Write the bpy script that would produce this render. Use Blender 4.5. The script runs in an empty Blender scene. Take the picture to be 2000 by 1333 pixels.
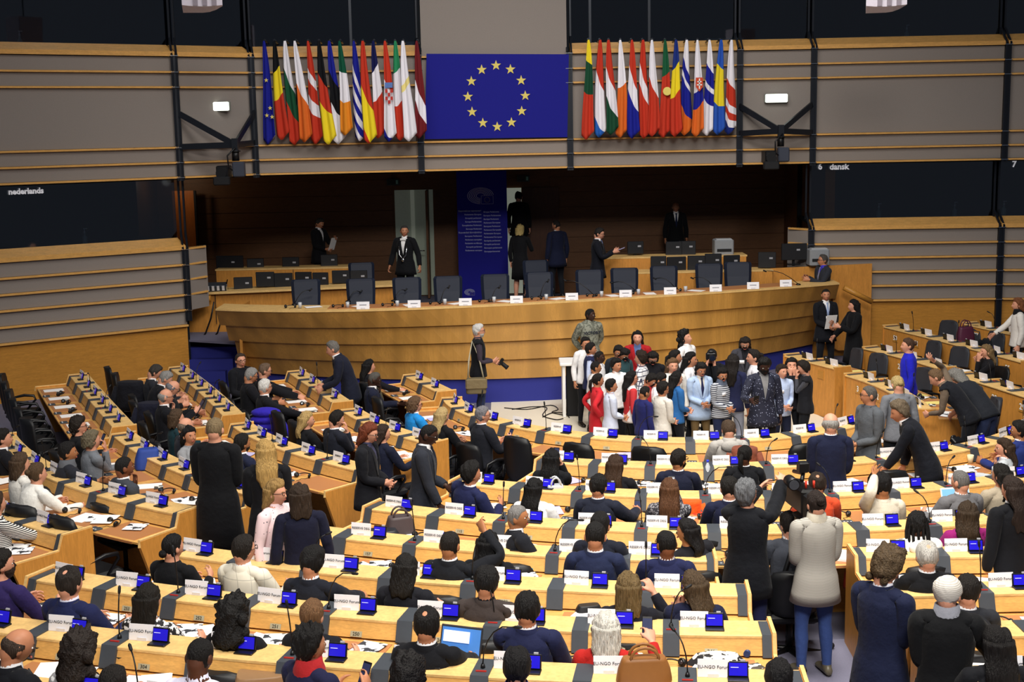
import bpy, bmesh, math, random
import numpy as np
from mathutils import Vector, Matrix

random.seed(7); RNG = np.random.RandomState(7)
S = bpy.context.scene
COL = S.collection
PI = math.pi
# ------------------------------------------------------------------ camera
FPX, HC = 2600.0, 4.95                       # focal length in pixels of a 2000 px frame, eye height
TILT, ROLL = math.atan(416.5 / FPX), math.atan(.0194)
ct, st, cr, sr = math.cos(TILT), math.sin(TILT), math.cos(ROLL), math.sin(ROLL)
r0, u0, f0 = Vector((1, 0, 0)), Vector((0, st, ct)), Vector((0, ct, -st))
cam_r, cam_u = r0 * cr - u0 * sr, r0 * sr + u0 * cr
cd = bpy.data.cameras.new('camera'); cam = bpy.data.objects.new('camera', cd); COL.objects.link(cam)
cd.sensor_width = 36; cd.lens = 36 * FPX / 2000; cd.clip_end = 200
M = Matrix((cam_r, cam_u, -f0)).transposed().to_4x4(); M.translation = (0, 0, HC)
cam.matrix_world = M
S.camera = cam
# ------------------------------------------------------------------ world, lights, exposure
W = bpy.data.worlds.new('hall_air'); S.world = W; W.use_nodes = True
W.node_tree.nodes['Background'].inputs[0].default_value = (.60, .66, .80, 1)
W.node_tree.nodes['Background'].inputs[1].default_value = .125
S.view_settings.view_transform = 'Standard'; S.view_settings.look = 'None'
S.view_settings.exposure = 0.0; S.view_settings.gamma = 1
S.view_settings.use_curve_mapping = False

def area(name, loc, aim, size, power, color=(1, .95, .86), sy=None, spread=180):
    l = bpy.data.lights.new(name, 'AREA'); l.energy = power; l.color = color
    l.shape = 'RECTANGLE'; l.size = size; l.size_y = sy or size; l.spread = math.radians(spread)
    o = bpy.data.objects.new(name, l); COL.objects.link(o); o.location = loc
    o.rotation_euler = (Vector(aim) - Vector(loc)).to_track_quat('-Z', 'Y').to_euler()
    return o
# rows of ceiling floodlights over the seats, and the weaker ones over the podium
area('ceiling_light_centre', (2.0, 9.5, 11.5), (1.8, 12.5, 0), 3.5, 640, (1, .94, .84), 5, 110)
area('ceiling_light_rear', (1.2, -1.5, 13.5), (1.4, 10.0, .8), 5, 1000, (1, .95, .88), 2.5, 110)
area('ceiling_light_front', (3.0, 16.0, 11.5), (2.8, 18.5, 0), 4, 420, (1, .95, .87), 3, 120)
area('ceiling_light_wing', (-6.5, 13, 11.5), (-4, 17, 0), 3, 130, (1, .95, .9), 4, 130)
area('ceiling_light_podium', (.5, 20.0, 11.0), (.5, 26.5, 3.0), 9, 300, (1, .96, .92), 2, 140)

def ray(px, py):
    X, Y = px - 1000, py - 666.5
    xl, yl = X * cr - Y * sr, X * sr + Y * cr
    return Vector((xl, FPX * ct - yl * st, -(FPX * st + yl * ct)))
def gp(px, py, z=0.0):                      # point of the place at height z seen at a pixel
    d = ray(px, py); k = (z - HC) / d.z; return Vector((d.x * k, d.y * k, z))
def gy(px, py, Y):                          # point of the place at depth Y seen at a pixel
    d = ray(px, py); k = Y / d.y; return Vector((d.x * k, Y, HC + d.z * k))

# ------------------------------------------------------------------ materials
MATS = {}
def lin(c):
    if isinstance(c, str):
        c = [int(c[i:i + 2], 16) / 255 for i in (0, 2, 4)]
        c = [v / 12.92 if v <= .04045 else ((v + .055) / 1.055) ** 2.4 for v in c]
    return (c[0], c[1], c[2], 1)
class NT:
    def __init__(s, name):
        s.m = bpy.data.materials.new(name); s.m.use_nodes = True
        s.t = s.m.node_tree; s.b = s.t.nodes['Principled BSDF']
    def n(s, typ, **kw):
        nd = s.t.nodes.new('ShaderNode' + typ)
        for k, v in kw.items():
            if k.startswith('i_'):
                nd.inputs[k[2:].replace('_', ' ')].default_value = v
            else: setattr(nd, k, v)
        return nd
    def l(s, a, b): s.t.links.new(a, b)
    def mix(s, fac, a, b):
        m = s.n('Mix', data_type='RGBA')
        for i, v in ((0, fac), (6, a), (7, b)):
            if hasattr(v, 'links'): s.l(v, m.inputs[i])
            else: m.inputs[i].default_value = v
        return m.outputs[2]
    def math(s, op, a, b=0.0, c=None):
        m = s.n('Math', operation=op)
        for i, v in enumerate((a, b) if c is None else (a, b, c)):
            if hasattr(v, 'links'): s.l(v, m.inputs[i])
            else: m.inputs[i].default_value = v
        return m.outputs[0]
    def coord(s, kind='Object', scale=(1, 1, 1)):
        tc = s.n('TexCoord'); mp = s.n('Mapping'); mp.inputs['Scale'].default_value = scale
        s.l(tc.outputs[kind], mp.inputs['Vector']); return mp.outputs[0]
    def noise(s, vec, scale, detail=3, out=0):
        n = s.n('TexNoise'); n.inputs['Scale'].default_value = scale; n.inputs['Detail'].default_value = detail
        s.l(vec, n.inputs['Vector']); return n.outputs[out]
    def bump(s, h, strength=.3, dist=.01):
        b = s.n('Bump'); b.inputs['Strength'].default_value = strength; b.inputs['Distance'].default_value = dist
        s.l(h, b.inputs['Height']); s.l(b.outputs[0], s.b.inputs['Normal'])
    def ramp(s, fac, stops, const=False):
        r = s.n('ValToRGB'); e = r.color_ramp.elements
        if const: r.color_ramp.interpolation = 'CONSTANT'
        while len(e) < len(stops): e.new(1)
        for el, (p, c) in zip(e, stops): el.position = p; el.color = c
        s.l(fac, r.inputs[0]); return r.outputs[0]
def plain(name, c, rough=.6, spec=.3, metal=0, emit=0, noise=.08, nscale=30):
    if name in MATS: return MATS[name]
    t = NT(name); c = lin(c); t.b.inputs['Roughness'].default_value = rough
    t.b.inputs['Specular IOR Level'].default_value = spec; t.b.inputs['Metallic'].default_value = metal
    v = t.noise(t.coord(), nscale)
    o = t.mix(v, [x * (1 - noise) for x in c[:3]] + [1], [min(1, x * (1 + noise)) for x in c[:3]] + [1])
    t.l(o, t.b.inputs['Base Color'])
    if emit:
        t.l(o, t.b.inputs['Emission Color']); t.b.inputs['Emission Strength'].default_value = emit
    MATS[name] = t.m; return t.m
def wood(name, c, grain=(14, 14, 1.2), rough=.42, dark=.72, bands=None):
    if name in MATS: return MATS[name]
    t = NT(name); c = lin(c); v = t.coord(scale=grain)
    a = t.noise(v, 2.2, 6); b = t.noise(v, 9, 4)
    f = t.math('MULTIPLY', a, b); f = t.math('MULTIPLY', f, 2.6)
    col = t.mix(f, [x * dark for x in c[:3]] + [1], [min(1, x * 1.12) for x in c[:3]] + [1])
    if bands:                                # veneer sheets of slightly different tone
        w = t.n('TexNoise'); w.inputs['Scale'].default_value = 1; w.inputs['Detail'].default_value = 1
        t.l(t.coord(scale=bands), w.inputs['Vector'])
        col = t.mix(t.ramp(w.outputs[0], [(.35, (0, 0, 0, 1)), (.65, (1, 1, 1, 1))]), col, [x * .70 for x in c[:3]] + [1])
    t.l(col, t.b.inputs['Base Color']); t.b.inputs['Roughness'].default_value = rough
    t.b.inputs['Specular IOR Level'].default_value = .35
    t.bump(b, .08, .004); MATS[name] = t.m; return t.m
def cloth(c, rough=.85, wr=.35, name=None, sheen=.04, wscale=14):
    key = name or 'cloth_' + (c if isinstance(c, str) else '%02x%02x%02x' % tuple(int(x * 255) for x in c[:3]))
    if key in MATS: return MATS[key]
    t = NT(key); c = lin(c); v = t.coord()
    a = t.noise(v, wscale, 3); b = t.noise(v, 220, 2)
    col = t.mix(b, [x * .78 for x in c[:3]] + [1], [min(1, x * 1.2 + .002) for x in c[:3]] + [1])
    t.l(col, t.b.inputs['Base Color']); t.b.inputs['Roughness'].default_value = rough
    t.b.inputs['Specular IOR Level'].default_value = .15; t.b.inputs['Sheen Weight'].default_value = sheen
    t.bump(a, wr, .03); MATS[key] = t.m; return t.m
def pattern(key, c1, c2, kind='noise', scale=40, thr=.5):
    if key in MATS: return MATS[key]
    t = NT(key); v = t.coord('UV' if kind == 'uv' else 'Object'); c1 = lin(c1); c2 = lin(c2)
    if kind == 'noise': f = t.noise(v, scale, 2)
    elif kind == 'dots':
        w = t.n('TexVoronoi'); w.inputs['Scale'].default_value = scale; t.l(v, w.inputs['Vector'])
        f = t.math('SUBTRACT', 1.0, w.outputs[0])
    elif kind == 'stripes':
        w = t.n('TexWave', bands_direction='Z'); w.inputs['Scale'].default_value = scale; t.l(v, w.inputs['Vector']); f = w.outputs['Fac']
    elif kind == 'check':
        sx = t.n('SeparateXYZ'); t.l(v, sx.inputs[0])
        a = t.math('SINE', t.math('MULTIPLY', t.math('ADD', sx.outputs[0], sx.outputs[1]), scale))
        b = t.math('SINE', t.math('MULTIPLY', sx.outputs[2], scale)); f = t.math('MAXIMUM', a, b)
    col = t.mix(t.ramp(f, [(0, (0, 0, 0, 1)), (thr, (1, 1, 1, 1))], True), c1, c2)
    t.l(col, t.b.inputs['Base Color']); t.b.inputs['Roughness'].default_value = .8
    MATS[key] = t.m; return t.m

WOOD = wood('honey_wood', 'd6a259', (3, 3, 14))           # grain lying along the boards
WOODV = wood('veneer_vertical', 'c08d44', (16, 16, 1), bands=(3.2, 3.2, .01))
WOODP = wood('panel_wood', 'bd8436', (2, 2, 16))
WOODS = wood('side_panel_wood', 'c98a3e', (12, 12, 1.5))
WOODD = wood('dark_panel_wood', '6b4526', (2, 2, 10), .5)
EDGE = wood('pale_edge_wood', 'e3bb78', (4, 4, 10))
PAD = plain('writing_pad', 'b0774a', .5, .3, nscale=60)
SLATE = plain('slate_plastic', '3d4249', .5, .35)
BLACK = plain('black_plastic', '0c0d10', .4, .4)
DARK = plain('dark_rubber', '17181b', .6, .3)
LEATHER = plain('black_leather', '121316', .48, .35)
CHAIRN = plain('navy_leather', '1b2233', .5, .3)
STEEL = plain('dark_steel', '23272f', .35, .5, .5)
CHROME = plain('polished_steel', 'c9ccd0', .18, .5, 1)
PAPER = plain('white_paper', 'f4f2f0', .7, .2, noise=.02)
CARDM = plain('white_card', 'eeeef4', .6, .3, noise=.02)
INK = plain('black_ink', '1a1a22', .7, .1)
INKG = plain('grey_ink', '84848e', .7, .1)
WHITE = plain('white_paint', 'f0f0ee', .5, .3, noise=.02)
FABRIC = cloth('8d857f', name='wall_fabric', wr=.03, wscale=60, sheen=0)
CARPET = cloth('77768a', name='grey_carpet', wr=.5, wscale=300, sheen=0)
BLUEC = cloth('33388a', name='blue_carpet', wr=.3, wscale=300, sheen=.0)
SCREEN = plain('blue_display', '2018c0', .25, .5, emit=.38, noise=.1, nscale=4)
LIT = plain('lit_diffuser', 'f6fff0', .4, .2, emit=2.2, noise=.0)
CREAM = plain('cream_floor', 'e6dcc8', .5, .3)

# ------------------------------------------------------------------ mesh helpers
class MB:
    def __init__(s): s.v, s.f, s.m, s.s = [], [], [], []
    def add(s, vs, fs, mi=0, sm=False):
        n = len(s.v); s.v += [tuple(v) for v in vs]
        s.f += [tuple(i + n for i in f) for f in fs]; s.m += [mi] * len(fs); s.s += [sm] * len(fs); return s
    def hexa(s, a, mi=0):                    # 8 corners: bottom ring then top ring
        return s.add(a, [(0, 3, 2, 1), (4, 5, 6, 7), (0, 1, 5, 4), (1, 2, 6, 5), (2, 3, 7, 6), (3, 0, 4, 7)], mi)
    def box(s, c, d, rz=0, mi=0, rx=0, ry=0):
        R = Matrix.Rotation(rz, 3, 'Z') @ Matrix.Rotation(ry, 3, 'Y') @ Matrix.Rotation(rx, 3, 'X')
        x, y, z = d[0] / 2, d[1] / 2, d[2] / 2
        P = [(-x, -y, -z), (x, -y, -z), (x, y, -z), (-x, y, -z), (-x, -y, z), (x, -y, z), (x, y, z), (-x, y, z)]
        return s.hexa([R @ Vector(p) + Vector(c) for p in P], mi)
    def rbox(s, c, d, b=.01, rz=0, mi=0, rx=0, ry=0):    # box with chamfered vertical edges and top
        R = Matrix.Rotation(rz, 3, 'Z') @ Matrix.Rotation(ry, 3, 'Y') @ Matrix.Rotation(rx, 3, 'X')
        x, y, z = d[0] / 2, d[1] / 2, d[2] / 2
        def ring(i, zz):
            return [R @ Vector(p + (zz,)) + Vector(c) for p in ((-x + i, -y), (x - i, -y), (x, -y + i), (x, y - i), (x - i, y), (-x + i, y), (-x, y - i), (-x, -y + i))]
        def ring2(i, zz):
            k = i
            return [R @ Vector(p + (zz,)) + Vector(c) for p in ((-x + 2 * k, -y + k), (x - 2 * k, -y + k), (x - k, -y + 2 * k), (x - k, y - 2 * k), (x - 2 * k, y - k), (-x + 2 * k, y - k), (-x + k, y - 2 * k), (-x + k, -y + 2 * k))]
        return s.loft([ring2(b, -z), ring(b, -z + b), ring(b, z - b), ring2(b, z)], mi=mi)
    def loft(s, rings, mi=0, sm=False, caps=True, close=True):
        n = len(rings[0]); vs = [v for r in rings for v in r]; fs = []
        for i in range(len(rings) - 1):
            for j in range(n if close else n - 1):
                k = (j + 1) % n; fs.append((i * n + j, i * n + k, (i + 1) * n + k, (i + 1) * n + j))
        s.add(vs, fs, mi, sm)
        if caps:
            m = len(s.v) - len(vs)
            s.f += [tuple(m + j for j in range(n))[::-1], tuple(m + (len(rings) - 1) * n + j for j in range(n))]
            s.m += [mi, mi]; s.s += [False, False]
        return s
    def tube(s, pts, r, n=8, mi=0, caps=True, sm=True):
        pts = [Vector(p) for p in pts]; rs = r if isinstance(r, (list, tuple)) else [r] * len(pts); rings = []
        u = None
        for i, p in enumerate(pts):
            d = (pts[min(i + 1, len(pts) - 1)] - pts[max(i - 1, 0)]).normalized()
            if u is None: u = d.orthogonal().normalized()
            u = (u - d * u.dot(d)).normalized(); w = d.cross(u)
            rings.append([p + (u * math.cos(2 * PI * j / n) + w * math.sin(2 * PI * j / n)) * rs[i] for j in range(n)])
        return s.loft(rings, mi, sm, caps)
    def lathe(s, prof, c=(0, 0, 0), n=16, mi=0, sm=True):
        c = Vector(c)
        return s.loft([[c + Vector((r * math.cos(2 * PI * j / n), r * math.sin(2 * PI * j / n), z)) for j in range(n)] for r, z in prof], mi, sm)
    def ell(s, c, r, nu=12, nv=8, mi=0, R=None):
        c = Vector(c); rings = []
        for i in range(nv + 1):
            a = -PI / 2 + PI * i / nv; k = max(math.cos(a), .02)
            rings.append([Vector((r[0] * k * math.cos(2 * PI * j / nu), r[1] * k * math.sin(2 * PI * j / nu), r[2] * math.sin(a))) for j in range(nu)])
        if R is not None: rings = [[R @ v for v in q] for q in rings]
        return s.loft([[v + c for v in q] for q in rings], mi, True)
    def poly(s, pts, t, mi=0):               # flat polygon (3d pts) given thickness vector t
        n = len(pts); t = Vector(t); a = [Vector(p) for p in pts]
        return s.add(a + [p + t for p in a], [tuple(range(n))[::-1], tuple(range(n, 2 * n))] + [(j, (j + 1) % n, n + (j + 1) % n, n + j) for j in range(n)], mi)
    def sweep(s, frames, prof, mi=0, sm=False):   # frames: (point, outward normal); prof: (a, z)
        return s.loft([[Vector((p.x + n.x * a, p.y + n.y * a, p.z + z)) for a, z in prof] for p, n in frames], mi, sm)
    def mesh(s, name):
        me = bpy.data.meshes.new(name); me.from_pydata(s.v, [], s.f)
        me.polygons.foreach_set('material_index', s.m); me.polygons.foreach_set('use_smooth', s.s)
        bm = bmesh.new(); bm.from_mesh(me); bmesh.ops.recalc_face_normals(bm, faces=bm.faces); bm.to_mesh(me); bm.free()
        return me
    def build(s, name, mats, parent=None):
        me = s.mesh(name)
        for m in (mats if isinstance(mats, (list, tuple)) else [mats]): me.materials.append(m)
        return link(name, me, parent)
def link(name, data, parent=None, loc=None, rz=None):
    o = bpy.data.objects.new(name, data); COL.objects.link(o)
    if parent is not None: o.parent = parent
    if loc is not None: o.location = loc
    if rz is not None: o.rotation_euler = (0, 0, rz)
    return o
def tag(o, label=None, cat=None, group=None, kind=None):
    for k, v in (('label', label), ('category', cat), ('group', group), ('kind', kind)):
        if v: o[k] = v
    return o
def thing(name, label, cat, loc=(0, 0, 0), rz=0, group=None):
    return tag(link(name, None, None, loc, rz), label, cat, group)
def struct(name, mb, mats): return tag(mb.build(name, mats), kind='structure')
def copy_tree(o, parent=None):
    c = o.copy(); COL.objects.link(c); c.parent = parent
    for ch in o.children: copy_tree(ch, c)
    return c
TEXTS = {}
def text_mesh(body, size, mat, align='CENTER', bold=0.0):
    k = (body, size, mat.name, align)
    if k in TEXTS: return TEXTS[k]
    c = bpy.data.curves.new('lettering', 'FONT'); c.body = body; c.size = size; c.align_x = align; c.align_y = 'CENTER'
    c.resolution_u = 2; c.offset = bold; c.extrude = .0008
    o = bpy.data.objects.new('lettering', c); COL.objects.link(o)
    dg = bpy.context.evaluated_depsgraph_get()
    me = bpy.data.meshes.new_from_object(o.evaluated_get(dg)); me.materials.clear(); me.materials.append(mat)
    bpy.data.objects.remove(o); bpy.data.curves.remove(c); TEXTS[k] = me; return me
def text(body, size, mat, parent, mtx, name='lettering', align='CENTER', bold=0.0):
    o = link(name, text_mesh(body, size, mat, align, bold), parent); o.matrix_local = mtx; return o
def frame(o, x, y, z=None):                  # 4x4 from origin and two axes
    x = Vector(x).normalized(); y = Vector(y); y = (y - x * x.dot(y)).normalized(); z = x.cross(y)
    m = Matrix((x, y, z)).transposed().to_4x4(); m.translation = o; return m
# lettering meshes made once, while the scene is still small
for n_ in list(range(9, 21)) + list(range(106, 117)) + list(range(152, 159)) + list(range(196, 204)) + list(range(245, 255)) + list(range(297, 308)): text_mesh(str(n_), .036, INK)
for s_ in ('3', '2', '1', '24', '25', '26', '27', '28', '29', '50', '51', '52', '53', '54', '55', '87', '86', '85'): text_mesh(s_, .13, WHITE, bold=.002)
for s_ in ('RESERVE', 'EU-NGO Forum'): text_mesh(s_, .030, INK)
text_mesh('RESERVE DEG', .030, INK)
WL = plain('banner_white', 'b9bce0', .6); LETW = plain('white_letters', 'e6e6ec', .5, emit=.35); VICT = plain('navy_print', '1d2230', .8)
LW = ['Европейски парламент', 'Parlamento Europeo', 'Evropský parlament', 'Europa-Parlamentet', 'Europäisches Parlament', 'Euroopa Parlament', 'Ευρωπαϊκό Κοινοβούλιο', 'European Parliament', 'Parlement européen', 'Parlaimint na hEorpa', 'Europski parlament', 'Parlamento europeo']
RW = ['Eiropas Parlaments', 'Europos Parlamentas', 'Európai Parlament', 'Parlament Ewropew', 'Europees Parlement', 'Parlament Europejski', 'Parlamento Europeu', 'Parlamentul European', 'Európsky parlament', 'Evropski parlament', 'Euroopan parlamentti', 'Europaparlamentet']
for a_, b_ in zip(LW, RW): text_mesh(a_, .046, WL, 'RIGHT', .001); text_mesh(b_, .046, WL, 'LEFT', .001)
for s_, z_ in (('nederlands', .14), ('6', .17), ('dansk', .17), ('7', .17)): text_mesh(s_, z_, LETW, bold=.006)
text_mesh('VICTORY', .075, VICT, bold=.003)
# ------------------------------------------------------------------ people: one body template with a skeleton, posed and dressed per person
ARM = Vector((.643, 0, -.766)); SH = Vector((.168, 0, 1.405)); UA, FA = .285, .255
HEADC = np.array([0, .018, 1.606])
def head_pt(d):                                    # d: (n,3) unit directions, y forward -> surface of the head about its centre
    x, y, z = d[:, 0], d[:, 1], d[:, 2]; ax = abs(x)
    p = d * np.array([.076, .095, .114]); t = np.clip(-z, 0, 1)
    u_ = np.clip(z, 0, 1); rnd_ = 1 + .16 * u_ * (1 - u_ ** 6) ; p[:, 0] *= (1 - .30 * t ** 1.4) * rnd_; p[:, 1] *= 1 + .10 * u_ * (1 - u_ ** 6); p[:, 2] *= 1 - .03 * u_
    fr = np.clip(y, 0, 1)
    p[:, 1] = np.where(y < 0, p[:, 1] * (1 - .38 * t), p[:, 1] * (1 + .06 * t))
    p[:, 1] -= .008 * fr * np.exp(-((z - .5) / .3) ** 2)
    g = lambda cx, cz, sx, sz: np.exp(-(((ax - cx) / sx) ** 2 + ((z - cz) / sz) ** 2)) * (y > 0)
    p[:, 1] += .024 * np.exp(-((x / .13) ** 2)) * np.where(z > -.24, np.exp(-((z + .24) / .24) ** 2), np.exp(-((z + .24) / .09) ** 2)) * (y > 0)
    p[:, 1] -= .011 * g(.40, .08, .18, .11); p[:, 1] += .005 * g(.35, .26, .3, .07)
    p[:, 1] += .006 * g(0, -.50, .26, .10) + .011 * g(0, -.84, .3, .16) + .004 * g(.45, -.2, .2, .2)
    return p
def sph(nu, nv):
    D = []
    for i in range(nv + 1):
        a = -PI / 2 + PI * i / nv
        for j in range(nu): b = 2 * PI * j / nu; D.append((max(math.cos(a), 1e-3) * math.sin(b), max(math.cos(a), 1e-3) * math.cos(b), math.sin(a)))
    F = [(i * nu + j, i * nu + (j + 1) % nu, (i + 1) * nu + (j + 1) % nu, (i + 1) * nu + j) for i in range(nv) for j in range(nu)]
    return np.array(D), F
def make_template(target):
    m = MB()
    def el(z, rx, ry, cy=0, n=22): return [Vector((rx * math.cos(2 * PI * j / n), cy + ry * math.sin(2 * PI * j / n), z)) for j in range(n)]
    m.loft([el(*r) for r in ((.80, .10, .08), (.83, .15, .105, -.005), (.90, .172, .122, -.01), (.96, .170, .12, -.008), (1.04, .155, .110), (1.12, .150, .106), (1.22, .162, .112), (1.31, .172, .115, -.002), (1.38, .165, .105, -.006), (1.43, .125, .085, -.008), (1.465, .075, .066, -.004), (1.50, .062, .064, -.002), (1.55, .058, .064, .0), (1.60, .05, .055, .004))])
    D, F = sph(40, 30); P = head_pt(D) + HEADC; m.add(P, F); m.ell((0, -.030, 1.575), (.058, .052, .07))
    for s in (-1, 1):
        m.ell((s * .079, .001, 1.60), (.012, .022, .033), 10, 8)
        m.ell((s * .08, -.012, 1.435), (.085, .05, .042)); m.ell((SH.x * s, 0, SH.z), (.058, .06, .056))
        A = Vector((ARM.x * s, 0, ARM.z)); T = Vector((-ARM.z * s, 0, ARM.x)); S_ = Vector((SH.x * s, 0, SH.z)); Yv = Vector((0, 1, 0))
        def q(t, o=0, y=0): return S_ + A * t + T * o + Yv * y
        m.tube([q(0), q(.08), q(.17), q(UA - .02), q(UA + .03), q(UA + .10), q(UA + .2), q(UA + FA)], [.056, .055, .050, .042, .043, .042, .033, .026], 14)
        rings = []
        for t, w, h in ((.0, .026, .021), (.03, .036, .019), (.06, .043, .018), (.085, .045, .016), (.097, .042, .012)):
            c = q(UA + FA + t); rings.append([c + Yv * (w * math.cos(2 * PI * j / 12)) + T * (h * math.sin(2 * PI * j / 12)) for j in range(12)])
        m.loft(rings)
        W0 = UA + FA
        for y0, L in ((.036, .072), (.012, .082), (-.012, .076), (-.036, .058)):
            m.tube([q(W0 + .08, 0, y0 * .95), q(W0 + .092 + L * .5, -.003, y0 * 1.1), q(W0 + .092 + L, -.008, y0 * 1.2), q(W0 + .097 + L, -.009, y0 * 1.2)], [.0095, .009, .0078, .004], 8)
        m.tube([q(W0 + .015, 0, .022), q(W0 + .05, -.006, .052), q(W0 + .085, -.012, .066), q(W0 + .092, -.012, .068)], [.014, .012, .0095, .005], 8)
        hx = .092 * s
        m.tube([(hx, 0, .92), (hx, .005, .80), (hx * 1.04, .01, .66), (hx * 1.07, .008, .53), (hx * 1.08, .004, .47), (hx * 1.09, -.012, .36), (hx * 1.1, -.012, .24), (hx * 1.1, -.008, .12), (hx * 1.1, -.006, .05)], [.088, .092, .080, .064, .060, .062, .052, .044, .044], 16)
        rr = []
        for y, w, h, cz in ((-.075, .02, .025, .035), (-.06, .036, .042, .045), (0, .042, .055, .055), (.06, .046, .042, .042), (.13, .05, .032, .032), (.18, .045, .026, .026), (.205, .025, .018, .022)):
            rr.append([Vector((hx * 1.12 + w * math.cos(2 * PI * j / 12), y, max(.0, cz + h * math.sin(2 * PI * j / 12)))) for j in range(12)])
        m.loft(rr)
    ob = m.build('template', SLATE); ob.modifiers.new('r', 'REMESH').mode = 'VOXEL'; ob.modifiers['r'].voxel_size = .0068
    sm = ob.modifiers.new('s', 'SMOOTH'); sm.iterations = 2; sm.factor = .4
    dc = ob.modifiers.new('d', 'DECIMATE'); dc.ratio = .2
    dg = bpy.context.evaluated_depsgraph_get(); me = bpy.data.meshes.new_from_object(ob.evaluated_get(dg)); nf = len(me.polygons)
    dc.ratio = .2 * target / nf; dg.update(); me2 = bpy.data.meshes.new_from_object(ob.evaluated_get(bpy.context.evaluated_depsgraph_get()))
    bpy.data.objects.remove(ob); bm = bmesh.new(); bm.from_mesh(me2)
    def cut(co, no, sel=None):
        fs = [f for f in bm.faces if sel is None or sel(f.calc_center_median())]
        g = set(fs)
        for f in fs: g.update(f.edges); g.update(f.verts)
        bmesh.ops.bisect_plane(bm, geom=list(g), plane_co=co, plane_no=no, dist=1e-5)
    for z in (1.478, .98, .93, .10): cut((0, 0, z), (0, 0, 1), lambda c, z=z: abs(c.z - z) < .06 and abs(c.x) < .26)
    for s in (-1, 1):
        A = Vector((ARM.x * s, 0, ARM.z)); S_ = Vector((SH.x * s, 0, SH.z))
        for t in (.18, UA + FA - .02): cut(S_ + A * t, A, lambda c, t=t, s=s: abs((c - S_).dot(A) - t) < .05 and c.x * s > .2 and c.z > .9)
        cut((0, 0, 1.10), Vector((.378, 0, -.066 * s)), lambda c: c.y > 0 and 1.05 < c.z < 1.5 and abs(c.x) < .11)
    bmesh.ops.triangulate(bm, faces=bm.faces); bm.normal_update()
    V = np.array([v.co[:] for v in bm.verts], np.float32); N = np.array([v.normal[:] for v in bm.verts], np.float32)
    bm.verts.index_update(); F = np.array([[v.index for v in f.verts] for f in bm.faces], np.int32); bm.free()
    return V, N, F
BN = ['pelvis', 'spine', 'chest', 'neck', 'head']
for s_ in 'RL': BN += [b + s_ for b in ('ua', 'fa', 'ha', 'f1', 'f2', 'th', 'leg', 'shin', 'foot')]
BI = {b: i for i, b in enumerate(BN)}
def canon():
    J = {'pelvis': ((0, 0, .90), (0, 0, 1.02), .17), 'spine': ((0, 0, 1.03), (0, 0, 1.20), .16), 'chest': ((0, 0, 1.21), (0, 0, 1.43), .165), 'neck': ((0, 0, 1.465), (0, .006, 1.54), .06), 'head': ((0, .012, 1.54), (0, .012, 1.71), .10)}
    for n_, s in (('R', 1), ('L', -1)):
        A = np.array([ARM.x * s, 0, ARM.z]); S_ = np.array([SH.x * s, 0, SH.z]); T = np.array([-ARM.z * s, 0, ARM.x]); E = S_ + A * UA; W_ = E + A * FA
        J['ua' + n_] = (S_ + A * .02, E - A * .01, .055); J['fa' + n_] = (E + A * .01, W_ - A * .01, .045); J['ha' + n_] = (W_ + A * .01, W_ + A * .085, .045)
        J['f1' + n_] = (W_ + A * .095, W_ + A * .13, .03); J['f2' + n_] = (W_ + A * .135, W_ + A * .18, .03)
        J['th' + n_] = (W_ + A * .035 + [0, .042, 0], W_ + A * .09 + [0, .068, 0], .014)
        J['leg' + n_] = ((.092 * s, 0, .88), (.098 * s, .005, .52), .085); J['shin' + n_] = ((.099 * s, 0, .47), (.10 * s, -.01, .11), .055); J['foot' + n_] = ((.10 * s, -.03, .04), (.10 * s, .17, .03), .045)
    return {k: (np.array(a, float), np.array(b, float), r) for k, (a, b, r) in J.items()}
CJ = canon()
ORG = {'pelvis': (0, 0, .95), 'spine': (0, 0, 1.03), 'chest': (0, 0, 1.21), 'neck': (0, 0, 1.46), 'head': (0, .008, 1.535)}
for n_, s in (('R', 1), ('L', -1)):
    A = np.array([ARM.x * s, 0, ARM.z]); S_ = np.array([SH.x * s, 0, SH.z])
    for b, t in (('ua', 0), ('fa', UA), ('ha', UA + FA), ('f1', UA + FA + .09), ('f2', UA + FA + .132)): ORG[b + n_] = S_ + A * t
    ORG['th' + n_] = S_ + A * (UA + FA + .03) + [0, .035, 0]; ORG['leg' + n_] = (.092 * s, 0, .92); ORG['shin' + n_] = (.099 * s, .005, .50); ORG['foot' + n_] = (.10 * s, -.008, .09)
ORG = {k: np.array(v, float) for k, v in ORG.items()}
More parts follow.
